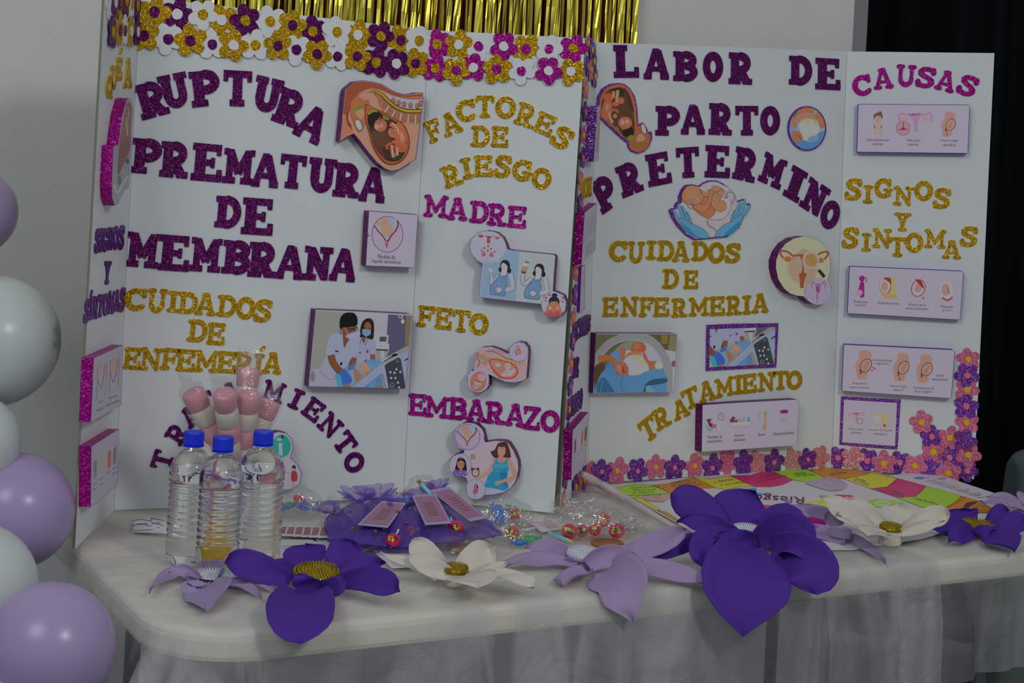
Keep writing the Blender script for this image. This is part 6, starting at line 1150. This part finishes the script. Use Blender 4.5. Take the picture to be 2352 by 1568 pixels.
def film(px, py, rx, ry, Y, label, sd, dep=.03, m=FILM):
    Y = rest(px, py, ry / FPX * 2.5) if py > 1150 else Y
    c = at(px, py, Y); a, b = rx / FPX * Y, ry / FPX * Y; mb = MB(); vs = []; fs = []; n, h = 34, 17
    for i in range(h + 1):
        t = math.pi * i / h
        for k in range(n):
            q = 2 * math.pi * k / n; v = Vector((math.sin(t) * math.cos(q), math.sin(t) * math.sin(q), math.cos(t)))
            j = 1 + .22 * noise.noise(v * 1.7 + Vector((sd, 0, 0))) + .10 * abs(noise.noise(v * 5 + Vector((0, sd, 0)))); p = c + Vector((v.x * a * j, v.y * dep * j, v.z * b * j)); p.z = max(p.z, ZI + .0005); vs.append(p)
    for i in range(h):
        for k in range(n): fs.append((i * n + k, (i + 1) * n + k, (i + 1) * n + (k + 1) % n, i * n + (k + 1) % n))
    mb.add(vs, fs).build_top('cellophane_bag', m, label, 'bag', 'clear bags of sweets on the table')
def D(px, py, z=ZI): return tab(px, py, z).y
film(690, 1155, 52, 36, 2.84, 'clear bag of red, green and blue candies right of the bottles', 1.2)
candy(680, 1143, 11, 2.83, 'red candy in the clear bag right of the bottles', CR_, 3, (1.5, 1, 1), .3); candy(661, 1160, 10, 2.82, 'green candy in the clear bag right of the bottles', CG_, 4, rot=-.2); candy(697, 1163, 12, 2.81, 'blue candy in the clear bag right of the bottles', CB_, 5, rot=.1); candy(648, 1166, 8, 2.84, 'small blue candy at the left end of the clear bag', CB_, 6)
film(968, 1122, 36, 32, 2.86, 'clear bag behind the purple bags, against the board', 2.5, .022); lollipop(988, 1118, 11, 2.86, 'red lollipop standing behind the purple bags', CR_, 11); candy(1012, 1128, 8, 2.85, 'teal candy behind the purple bags', CG_, 8)
film(1158, 1182, 62, 40, 2.76, 'round clear bag with blue star wrapper beside the purple bags', 4.1); film(1185, 1222, 55, 28, 2.66, 'clear bag with a green candy in front of the round one', 5.7)
candy(1143, 1172, 13, 2.76, 'upper blue foil candy beside the purple bags', CB_, 21, (1.1, .8, 1.1), .8); candy(1147, 1193, 12, 2.74, 'lower blue foil candy beside the purple bags', CB_, 22, (1.1, .8, 1.3), -.5)
lollipop(1183, 1181, 15, 2.77, 'red lollipop with green cap in the round clear bag', CR_, 31, (-.3, .2)); lollipop(1177, 1223, 16, 2.67, 'orange-red lollipop in the front clear bag', mat('orange_wrapper', pc(190, 62, 40), .25), 32, (1, .1))
candy(1180, 1166, 8, 2.78, 'small green wrapper tip on the red lollipop', CG_, 23, (1.8, 1, .6), .3); candy(1213, 1238, 13, 2.64, 'green candy at the front of the clear bags', CG_, 24, (1.9, .8, .7), -.15); candy(1192, 1246, 9, 2.62, 'small blue candy at the front of the clear bags', CB_, 25)
candy(1200, 1205, 11, 2.70, 'silver foil candy between the clear bags', SILV, 26, (1.7, .8, .6), .2); candy(1215, 1216, 7, 2.68, 'small silver foil candy between the clear bags', SILV, 27)
film(1350, 1200, 92, 42, 2.80, 'large clear bag holding the red lollipops', 7.3, .035); film(1330, 1160, 60, 30, 2.92, 'crumpled clear bag mouth leaning on the flower column', 8.8, .02, FILM2); film(1440, 1198, 42, 34, 2.82, 'clear bag with a pale tag right of the lollipops', 9.6, .025, FILM2)
for k, (x, y, r_) in enumerate(((1308, 1220, 19), (1337, 1219, 16), (1366, 1216, 15), (1386, 1193, 17), (1417, 1219, 19))):
    lollipop(x, y, r_, (2.74, 2.76, 2.77, 2.84, 2.76)[k], ['red lollipop at the left of the large clear bag', 'red lollipop second from the left in the large clear bag', 'red lollipop third from the left in the large clear bag', 'topmost red lollipop of the large clear bag', 'red lollipop at the right of the large clear bag'][k], (CR_, CP_, CR_, CR_, CP_)[k], 41 + k, ((-.5, .6), (.3, .6), (0, .9), (.2, .8), (.6, .5))[k])
pq = [tab(1438, 1178, ZI + .03), tab(1462, 1182, ZI + .03)]
sheet('paper_tag', [(1436, 1184), (1462, 1186), (1458, 1212), (1432, 1205)], ZI + .006, mat('dusty_pink_card', pc(140, 112, 118), .5), 'dusty pink tag inside the clear bag right of the lollipops', 'tag')
def pencil(p0, p1, col, label, eraser=True, tip=True):
    d = (p1 - p0).normalized(); o = thing('pencil', label, 'pencil', tuple(p0), 'pencils among the gift bags'); L_ = (p1 - p0).length
    MB().tube([p0 + d * .012 * eraser, p1 - d * .012 * tip], .0037, 6).build('shaft', col, o)
    if eraser: MB().tube([p0 + d * .005, p0 + d * .0125], .0039, 10).build('ferrule', GOLDB, o); MB().tube([p0, p0 + d * .005], .0036, 10).build('eraser', mat('eraser_rubber', pc(150, 110, 95), .8), o)
    if tip: MB().tube([p1 - d * .012, p1 - d * .003], [.0036, .001], 6).build('point', WOOD, o)
AQ = mat('aqua_paint', pc(110, 175, 185), .4); TQ = mat('mint_paint', pc(90, 180, 165), .4); MGp = mat('crimson_paint', pc(150, 8, 55), .4)
pencil(at(961, 1104, 2.80), at(990, 1136, 2.76), AQ, 'aqua pencil sticking out at the top of the purple bags', True, False)
pencil(at(930, 1126, 2.80), at(938, 1160, 2.78), TQ, 'mint pencil standing left of the aqua one', True, False)
pencil(tab(1262, 1224, ZI + .004), tab(1318, 1246, ZI + .004), AQ, 'pale blue pencil lying before the red lollipops', False, True)
pencil(at(790, 1246, 2.60), at(868, 1188, 2.68), MGp, 'crimson pencil lying in the purple bags', False, True)
pencil(at(786, 1176, 2.70), at(790, 1210, 2.66), AQ, 'aqua pencil at the left end of the purple bags', True, False)
ORG = None
def organza(name, col, a):
    m = sheer(name, a, col, .15); return m
ORG = organza('violet_organza', pc(92, 64, 152, .46), .5)
def pouch(fl, tie, end, w_, th_, label, sd, tagq=None, beads=5):
    """gathered organza bag: frilled mouth, drawstring at the tie, filled body"""
    o = thing('gift_bag', label, 'bag', tuple(Vector((end.x, end.y, ZI))), 'purple organza gift bags in the heap')
    vs = []; fs = []; n = 72; K = 16; ax = (end - tie); up = Vector((0, -.35, 1)).normalized()
    sd_ = ax.normalized().cross(up).normalized(); nn = sd_.cross(ax.normalized()).normalized()
    if nn.z < 0: nn = -nn
    prof = [(-1.25, .80, .62), (-.8, .62, .45), (-.12, .14, .16), (0, .10, .14), (.06, .16, .2), (.18, .55, .6), (.35, .82, .95), (.55, .95, 1.0), (.75, 1.0, .8), (.9, .98, .45), (1, .94, .1)]
    for t, wk, tk in prof:
        c = tie + (tie - fl) * t * 1.0 if t < 0 else tie + ax * t
        for i in range(n):
            a = 2 * math.pi * i / n; pl = 1 + (.34 if t < 0 else .16 * (1.1 - t)) * math.sin(i * 9 * 2 * math.pi / n + sd) + .26 * noise.noise(Vector((math.cos(a) * 2 + sd, math.sin(a) * 2, t * 3)))
            p = c + sd_ * math.cos(a) * w_ / 2 * wk * pl + nn * math.sin(a) * th_ / 2 * tk * pl + nn * .0022 * math.sin(i * .9 + t * 9 + sd) * (t > 0)
            if t <= -1.2: p += (fl - tie).normalized() * .006 * math.sin(a * 7 + sd)
            p.z = max(p.z, ZI + .0004); vs.append(p)
    for j in range(len(prof) - 1):
        for i in range(n): fs.append((j * n + i, j * n + (i + 1) % n, (j + 1) * n + (i + 1) % n, (j + 1) * n + i))
    fs.append(tuple((len(prof) - 1) * n + i for i in range(n)))
    MB().add(vs, fs).build('pouch', ORG, o, True)
    q = ax.normalized().to_track_quat('Z', 'Y').to_matrix().to_4x4(); MB().lathe([(w_ * .055, -.002), (w_ * .075, 0), (w_ * .055, .002)], 16, Matrix.Translation(tie) @ q).build('drawstring', mat('violet_cord', pc(62, 28, 120), .5), o, True)
    r_ = random.Random(int(sd * 10)); mb = MB()
    for k in range(beads): t = r_.uniform(.1, .95); mb.sphere(tie + ax * t + sd_ * r_.uniform(-.4, .4) * w_ + nn * th_ * .5, r_.uniform(.0016, .003), 6, (1.3, 1, 1), jit=.3, seed=k)
    mb.build('charm', GOLDB, o)
    if tagq:
        P = [tie + ax * u_ + sd_ * v_ * w_ + nn * (th_ * .5 + .004) for u_, v_ in tagq]; N_ = (P[1] - P[0]).cross(P[3] - P[0]).normalized(); N_ = N_ if N_.z > 0 or N_.y < 0 else -N_
        MB().add(P + [p - N_ * .0006 for p in P], [(0, 1, 2, 3), (7, 6, 5, 4), (0, 4, 5, 1), (1, 5, 6, 2), (2, 6, 7, 3), (3, 7, 4, 0)]).build('tag', CARD, o)
        C_ = sum(P, Vector()) / 4; P2 = [C_ + (p - C_) * .84 + N_ * .0004 for p in P]; mb = MB().add(P2, [(0, 1, 2, 3), (3, 2, 1, 0)])
        for k in range(7): t = .2 + k * .09; a, b = P2[0].lerp(P2[3], t), P2[1].lerp(P2[2], t); mb.add([a.lerp(b, .25) + N_ * .0003, a.lerp(b, .75) + N_ * .0003, a.lerp(b, .72) + N_ * .0003 + (P2[3] - P2[0]) * .035, a.lerp(b, .28) + N_ * .0003 + (P2[3] - P2[0]) * .035], [(0, 1, 2, 3), (3, 2, 1, 0)], 1)
        mb.build('print', [mat('rose_print', pc(132, 92, 120, .5), .5), mat('bronze_print', pc(112, 76, 72, .5), .5)], o)
TG = ((.12, -.32), (.12, .22), (.86, .30), (.86, -.26))
pouch(at(752, 1166, 2.74), at(764, 1178, 2.73), tab(800, 1236, ZI + .012), .050, .026, 'leftmost purple organza bag, smallest of the heap', 1.3)
pouch(at(822, 1134, 2.82), at(826, 1152, 2.80), tab(800, 1244, ZI + .015), .072, .034, 'second purple organza bag from the left', 2.6)
pouch(at(862, 1130, 2.84), at(866, 1148, 2.82), tab(905, 1215, ZI + .02), .080, .036, 'purple organza bag at the back middle of the heap', 3.9)
pouch(at(906, 1158, 2.76), at(900, 1172, 2.74), tab(845, 1252, ZI + .016), .078, .032, 'purple organza bag with a tag slanting left, at the front of the heap', 5.1, ((.08, -.34), (.08, .2), (.82, .34), (.82, -.3)))
pouch(at(968, 1138, 2.80), at(962, 1152, 2.78), tab(1018, 1246, ZI + .016), .078, .034, 'purple organza bag with a long tag in the middle of the heap', 6.4, TG)
pouch(at(925, 1150, 2.74), at(925, 1165, 2.72), tab(935, 1258, ZI + .014), .066, .030, 'purple organza bag at the front between the two tagged ones', 7.7)
pouch(at(998, 1118, 2.84), at(1000, 1140, 2.80), tab(1118, 1234, ZI + .012), .058, .030, 'rightmost purple organza bag with its tag slanting right', 8.2, ((.06, -.36), (.06, .26), (.84, .24), (.84, -.28)))
lollipop(903, 1240, 17, 2.585, 'pink lollipop at the front of the purple bags', CP_, 51, (-.1, 1)); lollipop(944, 1221, 14, 2.60, 'red lollipop half behind the purple bags', CR_, 52, (.4, .9)); lollipop(1046, 1213, 19, 2.62, 'big pink lollipop between the two long tags', CP_, 53, (-.4, .9))
cl = MB(); P = [tab(x, y, ZI + .004) for x, y in ((842, 1243), (850, 1236), (880, 1236), (888, 1243), (884, 1255), (850, 1258), (840, 1252), (842, 1243))]
cl.tube(P, .0016, 8); cl.build_top('plastic_clip', clear('clear_plastic', (.9, .9, .92, 1), .5, .05, 0), 'clear plastic clip lying before the purple bags', 'clip', smooth=True)
# flat biscuits in clear bags
BIS = mat('baked_biscuit', pc(122, 78, 52), .7, noise_amt=.3, noise_scale=60)
for x, y, rx, lab in ((1075, 1262, 48, 'round brown biscuit behind the white flower'), (1396, 1252, 40, 'reddish biscuit behind the big lilac flower')):
    c = tab(x, y, ZI); MB().lathe([(rx / FPX * 2.6 * .95, 0), (rx / FPX * 2.6, .003), (rx / FPX * 2.6 * .9, .006), (.002, .007)], 30, Matrix.Translation(c)).build_top('biscuit', BIS, lab, 'biscuit', smooth=True)
film(1085, 1254, 92, 20, 2.57, 'flat clear bag over the round biscuit', 12.4, .05, FILM2)
# ---------------------------------------------------------------- big paper flowers
PPUR = mat('deep_purple_paper', pc(56, 28, 112, .46), .75, bump=.15, bump_scale=900); PLIL = mat('lilac_paper', pc(126, 110, 142, .48), .75, bump=.15, bump_scale=900); PWHI = mat('cream_white_paper', pc(158, 154, 146, .46), .75, bump=.15, bump_scale=900)
QG = mat('gold_quill', (.55, .40, .03, 1), .25, metal=.8); QW = mat('white_quill', pc(178, 180, 190, .42), .6); QM = mat('magenta_quill', pc(130, 8, 105, .42), .4)
SHP = {'w': ([0, .1, .3, .5, .7, .85, .95, 1], [.66, .84, .97, 1, .94, .74, .44, .1]), 'p': ([0, .12, .3, .5, .68, .82, .93, 1], [.38, .6, .88, 1, .9, .58, .22, 0]), 'r': ([0, .12, .3, .5, .7, .85, .95, .99, 1], [.42, .62, .85, .97, 1, .84, .5, .22, .04]), 'h': ([0, .1, .25, .45, .6, .78, .92, 1], [.45, .78, .98, 1, .86, .5, .18, 0]), 's': ([0, .2, .5, .8, 1], [.7, .9, 1, .8, .1])}
def over_table(v, e=.006):
    a, b = (v - TC).dot(TD), (v - TC).dot(TN); cn = math.hypot(max(0, TR - a), max(0, TR - b)); return a > -e and b > -e and cn < TR + e
def petal(parent, m, B, M, T, w_, sh='p', cup=.12, n=Vector((0, -.55, .83)), roll=0, curl=0):
    """curved sheet of paper from B over M to T; n: side facing out; cup: cross-section curve; curl: rolled-back tip"""
    NT, NW = 18, 12; xs, ws = SHP[sh]; F = []; 
    ctr = [(1 - t) ** 2 * B + 2 * t * (1 - t) * (2 * M - .5 * B - .5 * T) + t * t * T for t in [i / NT for i in range(NT + 1)]]
    for i in range(NT + 1):
        d = (ctr[min(NT, i + 1)] - ctr[max(0, i - 1)]).normalized(); s_ = d.cross(n).normalized(); nn = s_.cross(d).normalized()
        if nn.dot(n) < 0: nn = -nn
        ra = roll; s2 = s_ * math.cos(ra) + nn * math.sin(ra); n2 = nn * math.cos(ra) - s_ * math.sin(ra)
        t = i / NT; hw = np.interp(t, xs, ws) * w_ / 2
        for j in range(NW + 1):
            v = j / NW * 2 - 1; c = cup * w_ * (1 - v * v) * (1 - .3 * t); ed = curl * max(0, abs(v) - .45) ** 2 * w_ * (1 if t > .15 else 0)
            wob = .004 * math.sin(t * 7 + v * 2.3 + w_ * 90) * t
            F.append(ctr[i] + s2 * v * hw - n2 * (c - cup * w_ * .5) - n2 * ed + n2 * wob)
    for v in F:
        if over_table(v): v.z = max(v.z, ZI + .0012 + .0004 * math.sin(v.x * 90))
    N_ = []; idx = lambda i, j: i * (NW + 1) + j
    for i in range(NT + 1):
        for j in range(NW + 1):
            a = F[idx(min(NT, i + 1), j)] - F[idx(max(0, i - 1), j)]; b = F[idx(i, min(NW, j + 1))] - F[idx(i, max(0, j - 1))]; q = a.cross(b); N_.append(q.normalized() if q.length > 1e-12 else (N_[-1] if N_ else n))
    k = len(F); vs = F + [p + q * .0004 for p, q in zip(F, N_)]; fs = []
    for i in range(NT):
        for j in range(NW): a, b, c, e = idx(i, j), idx(i, j + 1), idx(i + 1, j + 1), idx(i + 1, j); fs += [(a, b, c, e), (k + a, k + e, k + c, k + b)]
    for i in range(NT): fs += [(idx(i, 0), idx(i + 1, 0), k + idx(i + 1, 0), k + idx(i, 0)), (idx(i + 1, NW), idx(i, NW), k + idx(i, NW), k + idx(i + 1, NW))]
    MB().add(vs, fs).build('petal', m, parent, True)
def quill(parent, c, r_, m, tilt, h=.009, dens=34):
    """coiled fringe centre"""
    q = Vector(tilt).normalized().to_track_quat('Z', 'Y').to_matrix().to_4x4(); M = Matrix.Translation(c) @ q; mb = MB(); mb.lathe([(r_ * .9, -.004), (r_ * .95, h * .5), (r_ * .6, h * .75), (.001, h * .8)], 28, M)
    for ring_ in range(6):
        R = r_ * (1 - ring_ * .17); k = max(5, int(dens * 1.3 * R / r_)); hh = h * (.75 + .09 * ring_)
        for i in range(k):
            a = 2 * math.pi * (i + .5 * (ring_ % 2)) / k; ca, sa = math.cos(a), math.sin(a); w_ = r_ * .055; P = []
            for e in range(7): t = math.pi * 1.6 * e / 6 - .3; P.append(M @ Vector(((R - w_ * math.cos(t)) * ca, (R - w_ * math.cos(t)) * sa, hh * .55 + h * .42 * math.sin(t))))
            mb.tube(P, r_ * .030, 4)
    mb.build('flower_center', m, parent, True)
def cupm(parent, m, c, r0, r1, h, zb):
    mb = MB(); n = 14; P = [(r0, 0), (r0 * 1.06, h * .1), ((r0 + r1) / 2, h * .55), (r1, h)]; vs = []; fs = []
    for r_, z in P + [(r_ - .0008, z) for r_, z in P[::-1]]:
        for i in range(n): a = 2 * math.pi * i / n; k = 1 + .05 * math.cos(7 * a * .5) * (r_ > r0); vs.append(Vector((c.x + r_ * k * math.cos(a), c.y + r_ * k * math.sin(a), zb + z)))
    for j in range(7):
        for i in range(n): fs.append((j * n + i, j * n + (i + 1) % n, (j + 1) * n + (i + 1) % n, (j + 1) * n + i))
    fs.append(tuple(range(n))[::-1]); mb.add(vs, fs).build('base_cup', m, parent)
def pflower(label, m, qm, Cp, Cr, petals, tilt=(0, -.16, 1), cup_=None, dens=34, zbase=None, Cz=.009):
    C_ = at(*Cp); o = thing('paper_flower', label, 'paper flower', (C_.x, C_.y, ZI), 'large paper flowers along the front of the table')
    def Dp(q):
        v = at(q[0], q[1], q[2])
        if v.z < ZI + .005 and over_table(v, .03): v = at(q[0], q[1], rest(q[0], q[1], .005))
        return v
    for p in petals:
        B, M, T, wpx, sh = p[:5]; kw = p[5] if len(p) > 5 else {}
        b, m_, t = Dp(B), Dp(M), Dp(T); petal(o, m, b, m_, t, wpx / FPX * M[2], sh, **kw)
    if qm is not None: quill(o, C_, Cr / FPX * Cp[2], qm, tilt, Cz, dens)
    if cup_: cupm(o, m, C_ + Vector((0, .004, 0)), cup_[0] * .8, Cr / FPX * Cp[2] * 1.25, max(.008, C_.z - ZI - .003), ZI)
    return o
UPF = Vector((0, -.9, .45)); FRT = Vector((0, -1, .15)); FLT = Vector((0, -.3, .95)); LFT = Vector((-.4, -.6, .7)); RGT = Vector((.4, -.6, .7))
y = 2.30
pflower('small lilac paper flower with white fringe centre at the left front corner', PLIL, QW, (492, 1333, y), 50, [
    ((450, 1338, y), (400, 1318, y + .02), (343, 1358, y + .01), 42, 'p', dict(n=FLT, cup=.2)),
    ((460, 1330, y + .02), (420, 1312, y + .04), (385, 1318, y + .05), 34, 'p', dict(n=UPF)),
    ((490, 1330, y + .03), (488, 1308, y + .05), (486, 1288, y + .06), 66, 'r', dict(n=UPF)),
    ((520, 1335, y + .01), (580, 1335, y - .01), (634, 1360, y - .02), 32, 'p', dict(n=FLT)),
    ((515, 1340, y - .01), (560, 1345, y - .03), (600, 1370, y - .04), 36, 'p', dict(n=FLT)),
    ((478, 1338, y - .03), (476, 1362, y - .10), (472, 1404, y - .15), 118, 'h', dict(n=UPF, cup=.05)),
    ((470, 1336, y - .015), (450, 1350, y - .04), (440, 1340, y - .05), 60, 'r', dict(n=FLT))], cup_=(.018, .035, .028))
y = 2.28
pflower('deep purple paper flower with gold centre, second from the left', PPUR, QG, (726, 1318, y), 50, [
    ((715, 1318, y + .03), (702, 1280, y + .07), (700, 1250, y + .09), 100, 'r', dict(n=UPF, cup=.08)),
    ((752, 1318, y + .03), (785, 1280, y + .06), (806, 1240, y + .08), 82, 'r', dict(n=UPF, cup=.1)),
    ((700, 1330, y), (655, 1305, y + .03), (620, 1284, y + .05), 40, 'p', dict(n=UPF)),
    ((665, 1338, y - .01), (590, 1302, y - .01), (517, 1290, y - .02), 70, 'r', dict(n=UPF, cup=.15)),
    ((770, 1330, y), (820, 1302, y + .02), (886, 1292, y + .03), 60, 'p', dict(n=UPF, cup=.15)),
    ((780, 1338, y - .01), (850, 1330, y - .05), (917, 1356, y - .08), 64, 'r', dict(n=UPF, cup=.12)),
    ((735, 1352, y - .03), (700, 1340, y - .05), (680, 1318, y - .05), 50, 's', dict(n=FRT, roll=.2)),
    ((735, 1352, y - .03), (770, 1345, y - .045), (790, 1325, y - .04), 46, 's', dict(n=FRT, roll=-.2)),
    ((703, 1350, y - .05), (690, 1400, y - .18), (696, 1476, y - .235), 158, 'w', dict(n=Vector((0, -.35, .94)), cup=.1))], cup_=(.025, .055, .04))
y = 2.34
pflower('small white paper flower with gold centre, left of the middle', PWHI, QG, (1047, 1310, y), 27, [
    ((1022, 1306, y + .02), (985, 1280, y + .05), (950, 1238, y + .07), 62, 'r', dict(n=UPF, cup=.12)),
    ((1052, 1312, y + .02), (1090, 1286, y + .05), (1130, 1258, y + .07), 74, 'r', dict(n=UPF, cup=.1)),
    ((1046, 1322, y - .01), (1000, 1306, y - .01), (940, 1276, y), 44, 'r', dict(n=UPF, cup=.2)),
    ((1000, 1330, y - .02), (940, 1296, y), (872, 1270, y + .01), 30, 'p', dict(n=FLT, cup=.25)),
    ((1070, 1322, y), (1120, 1310, y + .01), (1168, 1290, y + .02), 34, 'p', dict(n=UPF, cup=.2)),
    ((1090, 1326, y - .01), (1160, 1318, y - .03), (1228, 1346, y - .05), 50, 'r', dict(n=FLT, cup=.15)),
    ((1050, 1326, y - .03), (1080, 1326, y - .075), (1098, 1350, y - .11), 130, 'p', dict(n=FLT, cup=.05))], cup_=(.02, .042, .05), dens=26)
y = 2.46
pflower('large lilac paper flower with white fringe centre, in the middle front', PLIL, QW, (1342, 1276, y + .03), 38, [
    ((1320, 1285, y + .03), (1265, 1262, y + .06), (1205, 1258, y + .06), 52, 'p', dict(n=UPF, cup=.12)),
    ((1320, 1300, y), (1230, 1285, y + .02), (1143, 1305, y + .01), 62, 'p', dict(n=FLT, cup=.14)),
    ((1350, 1305, y - .01), (1318, 1322, y - .03), (1290, 1340, y - .05), 70, 'r', dict(n=LFT, cup=.2)),
    ((1400, 1288, y + .02), (1480, 1258, y + .04), (1578, 1216, y + .05), 56, 'r', dict(n=UPF, cup=.12)),
    ((1350, 1298, y - .02), (1405, 1276, y - .02), (1475, 1292, y - .02), 52, 's', dict(n=FRT, cup=.2)),
    ((1420, 1300, y - .01), (1530, 1308, y - .03), (1628, 1340, y - .04), 62, 'p', dict(n=RGT, cup=.1)),
    ((1395, 1300, y - .03), (1425, 1350, y - .10), (1455, 1428, y - .13), 146, 'h', dict(n=FRT, cup=.1))], cup_=(.025, .055, .04))
y = 2.56
pflower('largest paper flower, deep purple with white fringe centre and a petal hanging over the edge', PPUR, QW, (1716, 1222, y + .03), 34, [
    ((1665, 1215, y + .04), (1610, 1165, y + .08), (1540, 1134, y + .10), 86, 'r', dict(n=UPF, cup=-.25)),
    ((1700, 1215, y + .05), (1712, 1168, y + .10), (1735, 1128, y + .12), 150, 'h', dict(n=UPF, cup=.08)),
    ((1755, 1225, y + .03), (1800, 1200, y + .03), (1855, 1245, y + .0), 90, 'p', dict(n=UPF, cup=.12)),
    ((1740, 1240, y), (1815, 1228, y - .04), (1852, 1292, y - .07), 112, 'p', dict(n=FRT, cup=.08)),
    ((1700, 1245, y - .02), (1630, 1205, y + .01), (1556, 1198, y + .01), 50, 's', dict(n=UPF, cup=.3)),
    ((1660, 1240, y), (1560, 1252, y - .02), (1480, 1300, y - .04), 44, 'p', dict(n=UPF, cup=.2)),
    ((1690, 1240, y - .02), (1622, 1232, y - .05), (1612, 1300, y - .08), 60, 'r', dict(n=LFT, cup=.2)),
    ((1770, 1255, y - .02), (1850, 1290, y - .08), (1872, 1364, y - .10), 128, 'r', dict(n=FRT, cup=.1)),
    ((1735, 1245, y - .03), (1705, 1238, y - .05), (1650, 1225, y - .05), 46, 's', dict(n=FRT, cup=.2)),
    ((1712, 1246, y - .05), (1712, 1335, y - .15), (1706, 1460, y - .18), 212, 'p', dict(n=FRT, cup=.1)),
    ((1840, 1290, y + .02), (1870, 1300, y + .02), (1905, 1318, y + .02), 40, 'p', dict(n=FRT))], cup_=(.03, .06, .05))
y = 2.80
pflower('lilac paper flower with magenta centre, half hidden behind the largest purple one', PLIL, QM, (1868, 1205, y), 26, [
    ((1820, 1208, y + .02), (1812, 1170, y + .03), (1806, 1143, y + .03), 15, 's', dict(n=UPF)),
    ((1862, 1204, y + .03), (1866, 1180, y + .05), (1868, 1158, y + .06), 100, 'r', dict(n=UPF)),
    ((1890, 1206, y + .01), (1915, 1190, y + .02), (1940, 1178, y + .02), 44, 'r', dict(n=UPF, cup=.3)),
    ((1840, 1222, y - .02), (1890, 1222, y - .03), (1942, 1246, y - .05), 36, 'r', dict(n=UPF)),
    ((1900, 1232, y - .02), (1970, 1245, y - .04), (2034, 1290, y - .06), 36, 'p', dict(n=UPF)),
    ((1900, 1215, y - .02), (1930, 1220, y - .05), (1955, 1222, y - .05), 40, 'r', dict(n=Vector((0, .5, -.8)), cup=.3))], cup_=(.02, .04, .03), dens=24)
y = 2.76
pflower('tall white paper flower with gold centre on the right', PWHI, QG, (2046, 1214, y), 24, [
    ((2000, 1208, y + .01), (1940, 1172, y + .04), (1884, 1138, y + .05), 54, 'p', dict(n=UPF, cup=.14)),
    ((2035, 1206, y + .03), (1990, 1178, y + .05), (1945, 1148, y + .06), 46, 'r', dict(n=UPF, cup=.2)),
    ((2062, 1208, y + .04), (2066, 1182, y + .07), (2066, 1156, y + .08), 88, 'r', dict(n=UPF, cup=.08)),
    ((2080, 1212, y + .01), (2130, 1190, y + .03), (2182, 1182, y + .03), 50, 'r', dict(n=UPF, cup=.2)),
    ((2040, 1228, y - .02), (1985, 1208, y - .05), (1920, 1180, y - .05), 40, 'r', dict(n=FLT, cup=.3)),
    ((2040, 1226, y - .04), (2005, 1222, y - .08), (1990, 1232, y - .10), 70, 'p', dict(n=FLT, cup=.1)),
    ((2060, 1226, y - .01), (2110, 1212, y - .02), (2170, 1196, y - .02), 30, 'p', dict(n=UPF, cup=.3))], cup_=(.024, .062, .055), dens=24)
y = 2.88
pflower('purple paper flower with gold centre at the right end', PPUR, QG, (2244, 1210, y), 36, [
    ((2232, 1206, y + .03), (2212, 1186, y + .05), (2205, 1168, y + .06), 80, 'r', dict(n=UPF)),
    ((2268, 1204, y + .02), (2295, 1188, y + .04), (2318, 1174, y + .05), 56, 'r', dict(n=UPF)),
    ((2235, 1222, y - .02), (2190, 1210, y - .02), (2140, 1214, y - .03), 44, 'r', dict(n=UPF, cup=.2)),
    ((2238, 1226, y - .04), (2205, 1226, y - .07), (2180, 1244, y - .08), 56, 'p', dict(n=UPF, cup=.1)),
    ((2280, 1212, y), (2320, 1200, y), (2362, 1200, y), 50, 'r', dict(n=UPF)),
    ((2262, 1222, y - .04), (2300, 1236, y - .09), (2330, 1266, y - .11), 82, 'p', dict(n=UPF, cup=.1)),
    ((2240, 1228, y - .04), (2255, 1222, y - .05), (2285, 1216, y - .05), 34, 's', dict(n=FRT))], cup_=(.022, .045, .03), dens=30)
y = 3.06
pflower('lilac paper flower cut by the right edge of the photo', PLIL, None, (2350, 1175, y), 20, [
    ((2350, 1172, y), (2300, 1154, y - .02), (2252, 1158, y - .03), 40, 'p', dict(n=FLT, cup=.15)),
    ((2352, 1166, y + .02), (2310, 1148, y + .03), (2268, 1140, y + .03), 34, 'p', dict(n=UPF)),
    ((2360, 1165, y + .02), (2362, 1150, y + .04), (2364, 1138, y + .05), 60, 'r', dict(n=UPF)),
    ((2350, 1182, y - .02), (2325, 1186, y - .04), (2300, 1190, y - .06), 36, 'p', dict(n=LFT))], cup_=(.02, .04, .03))
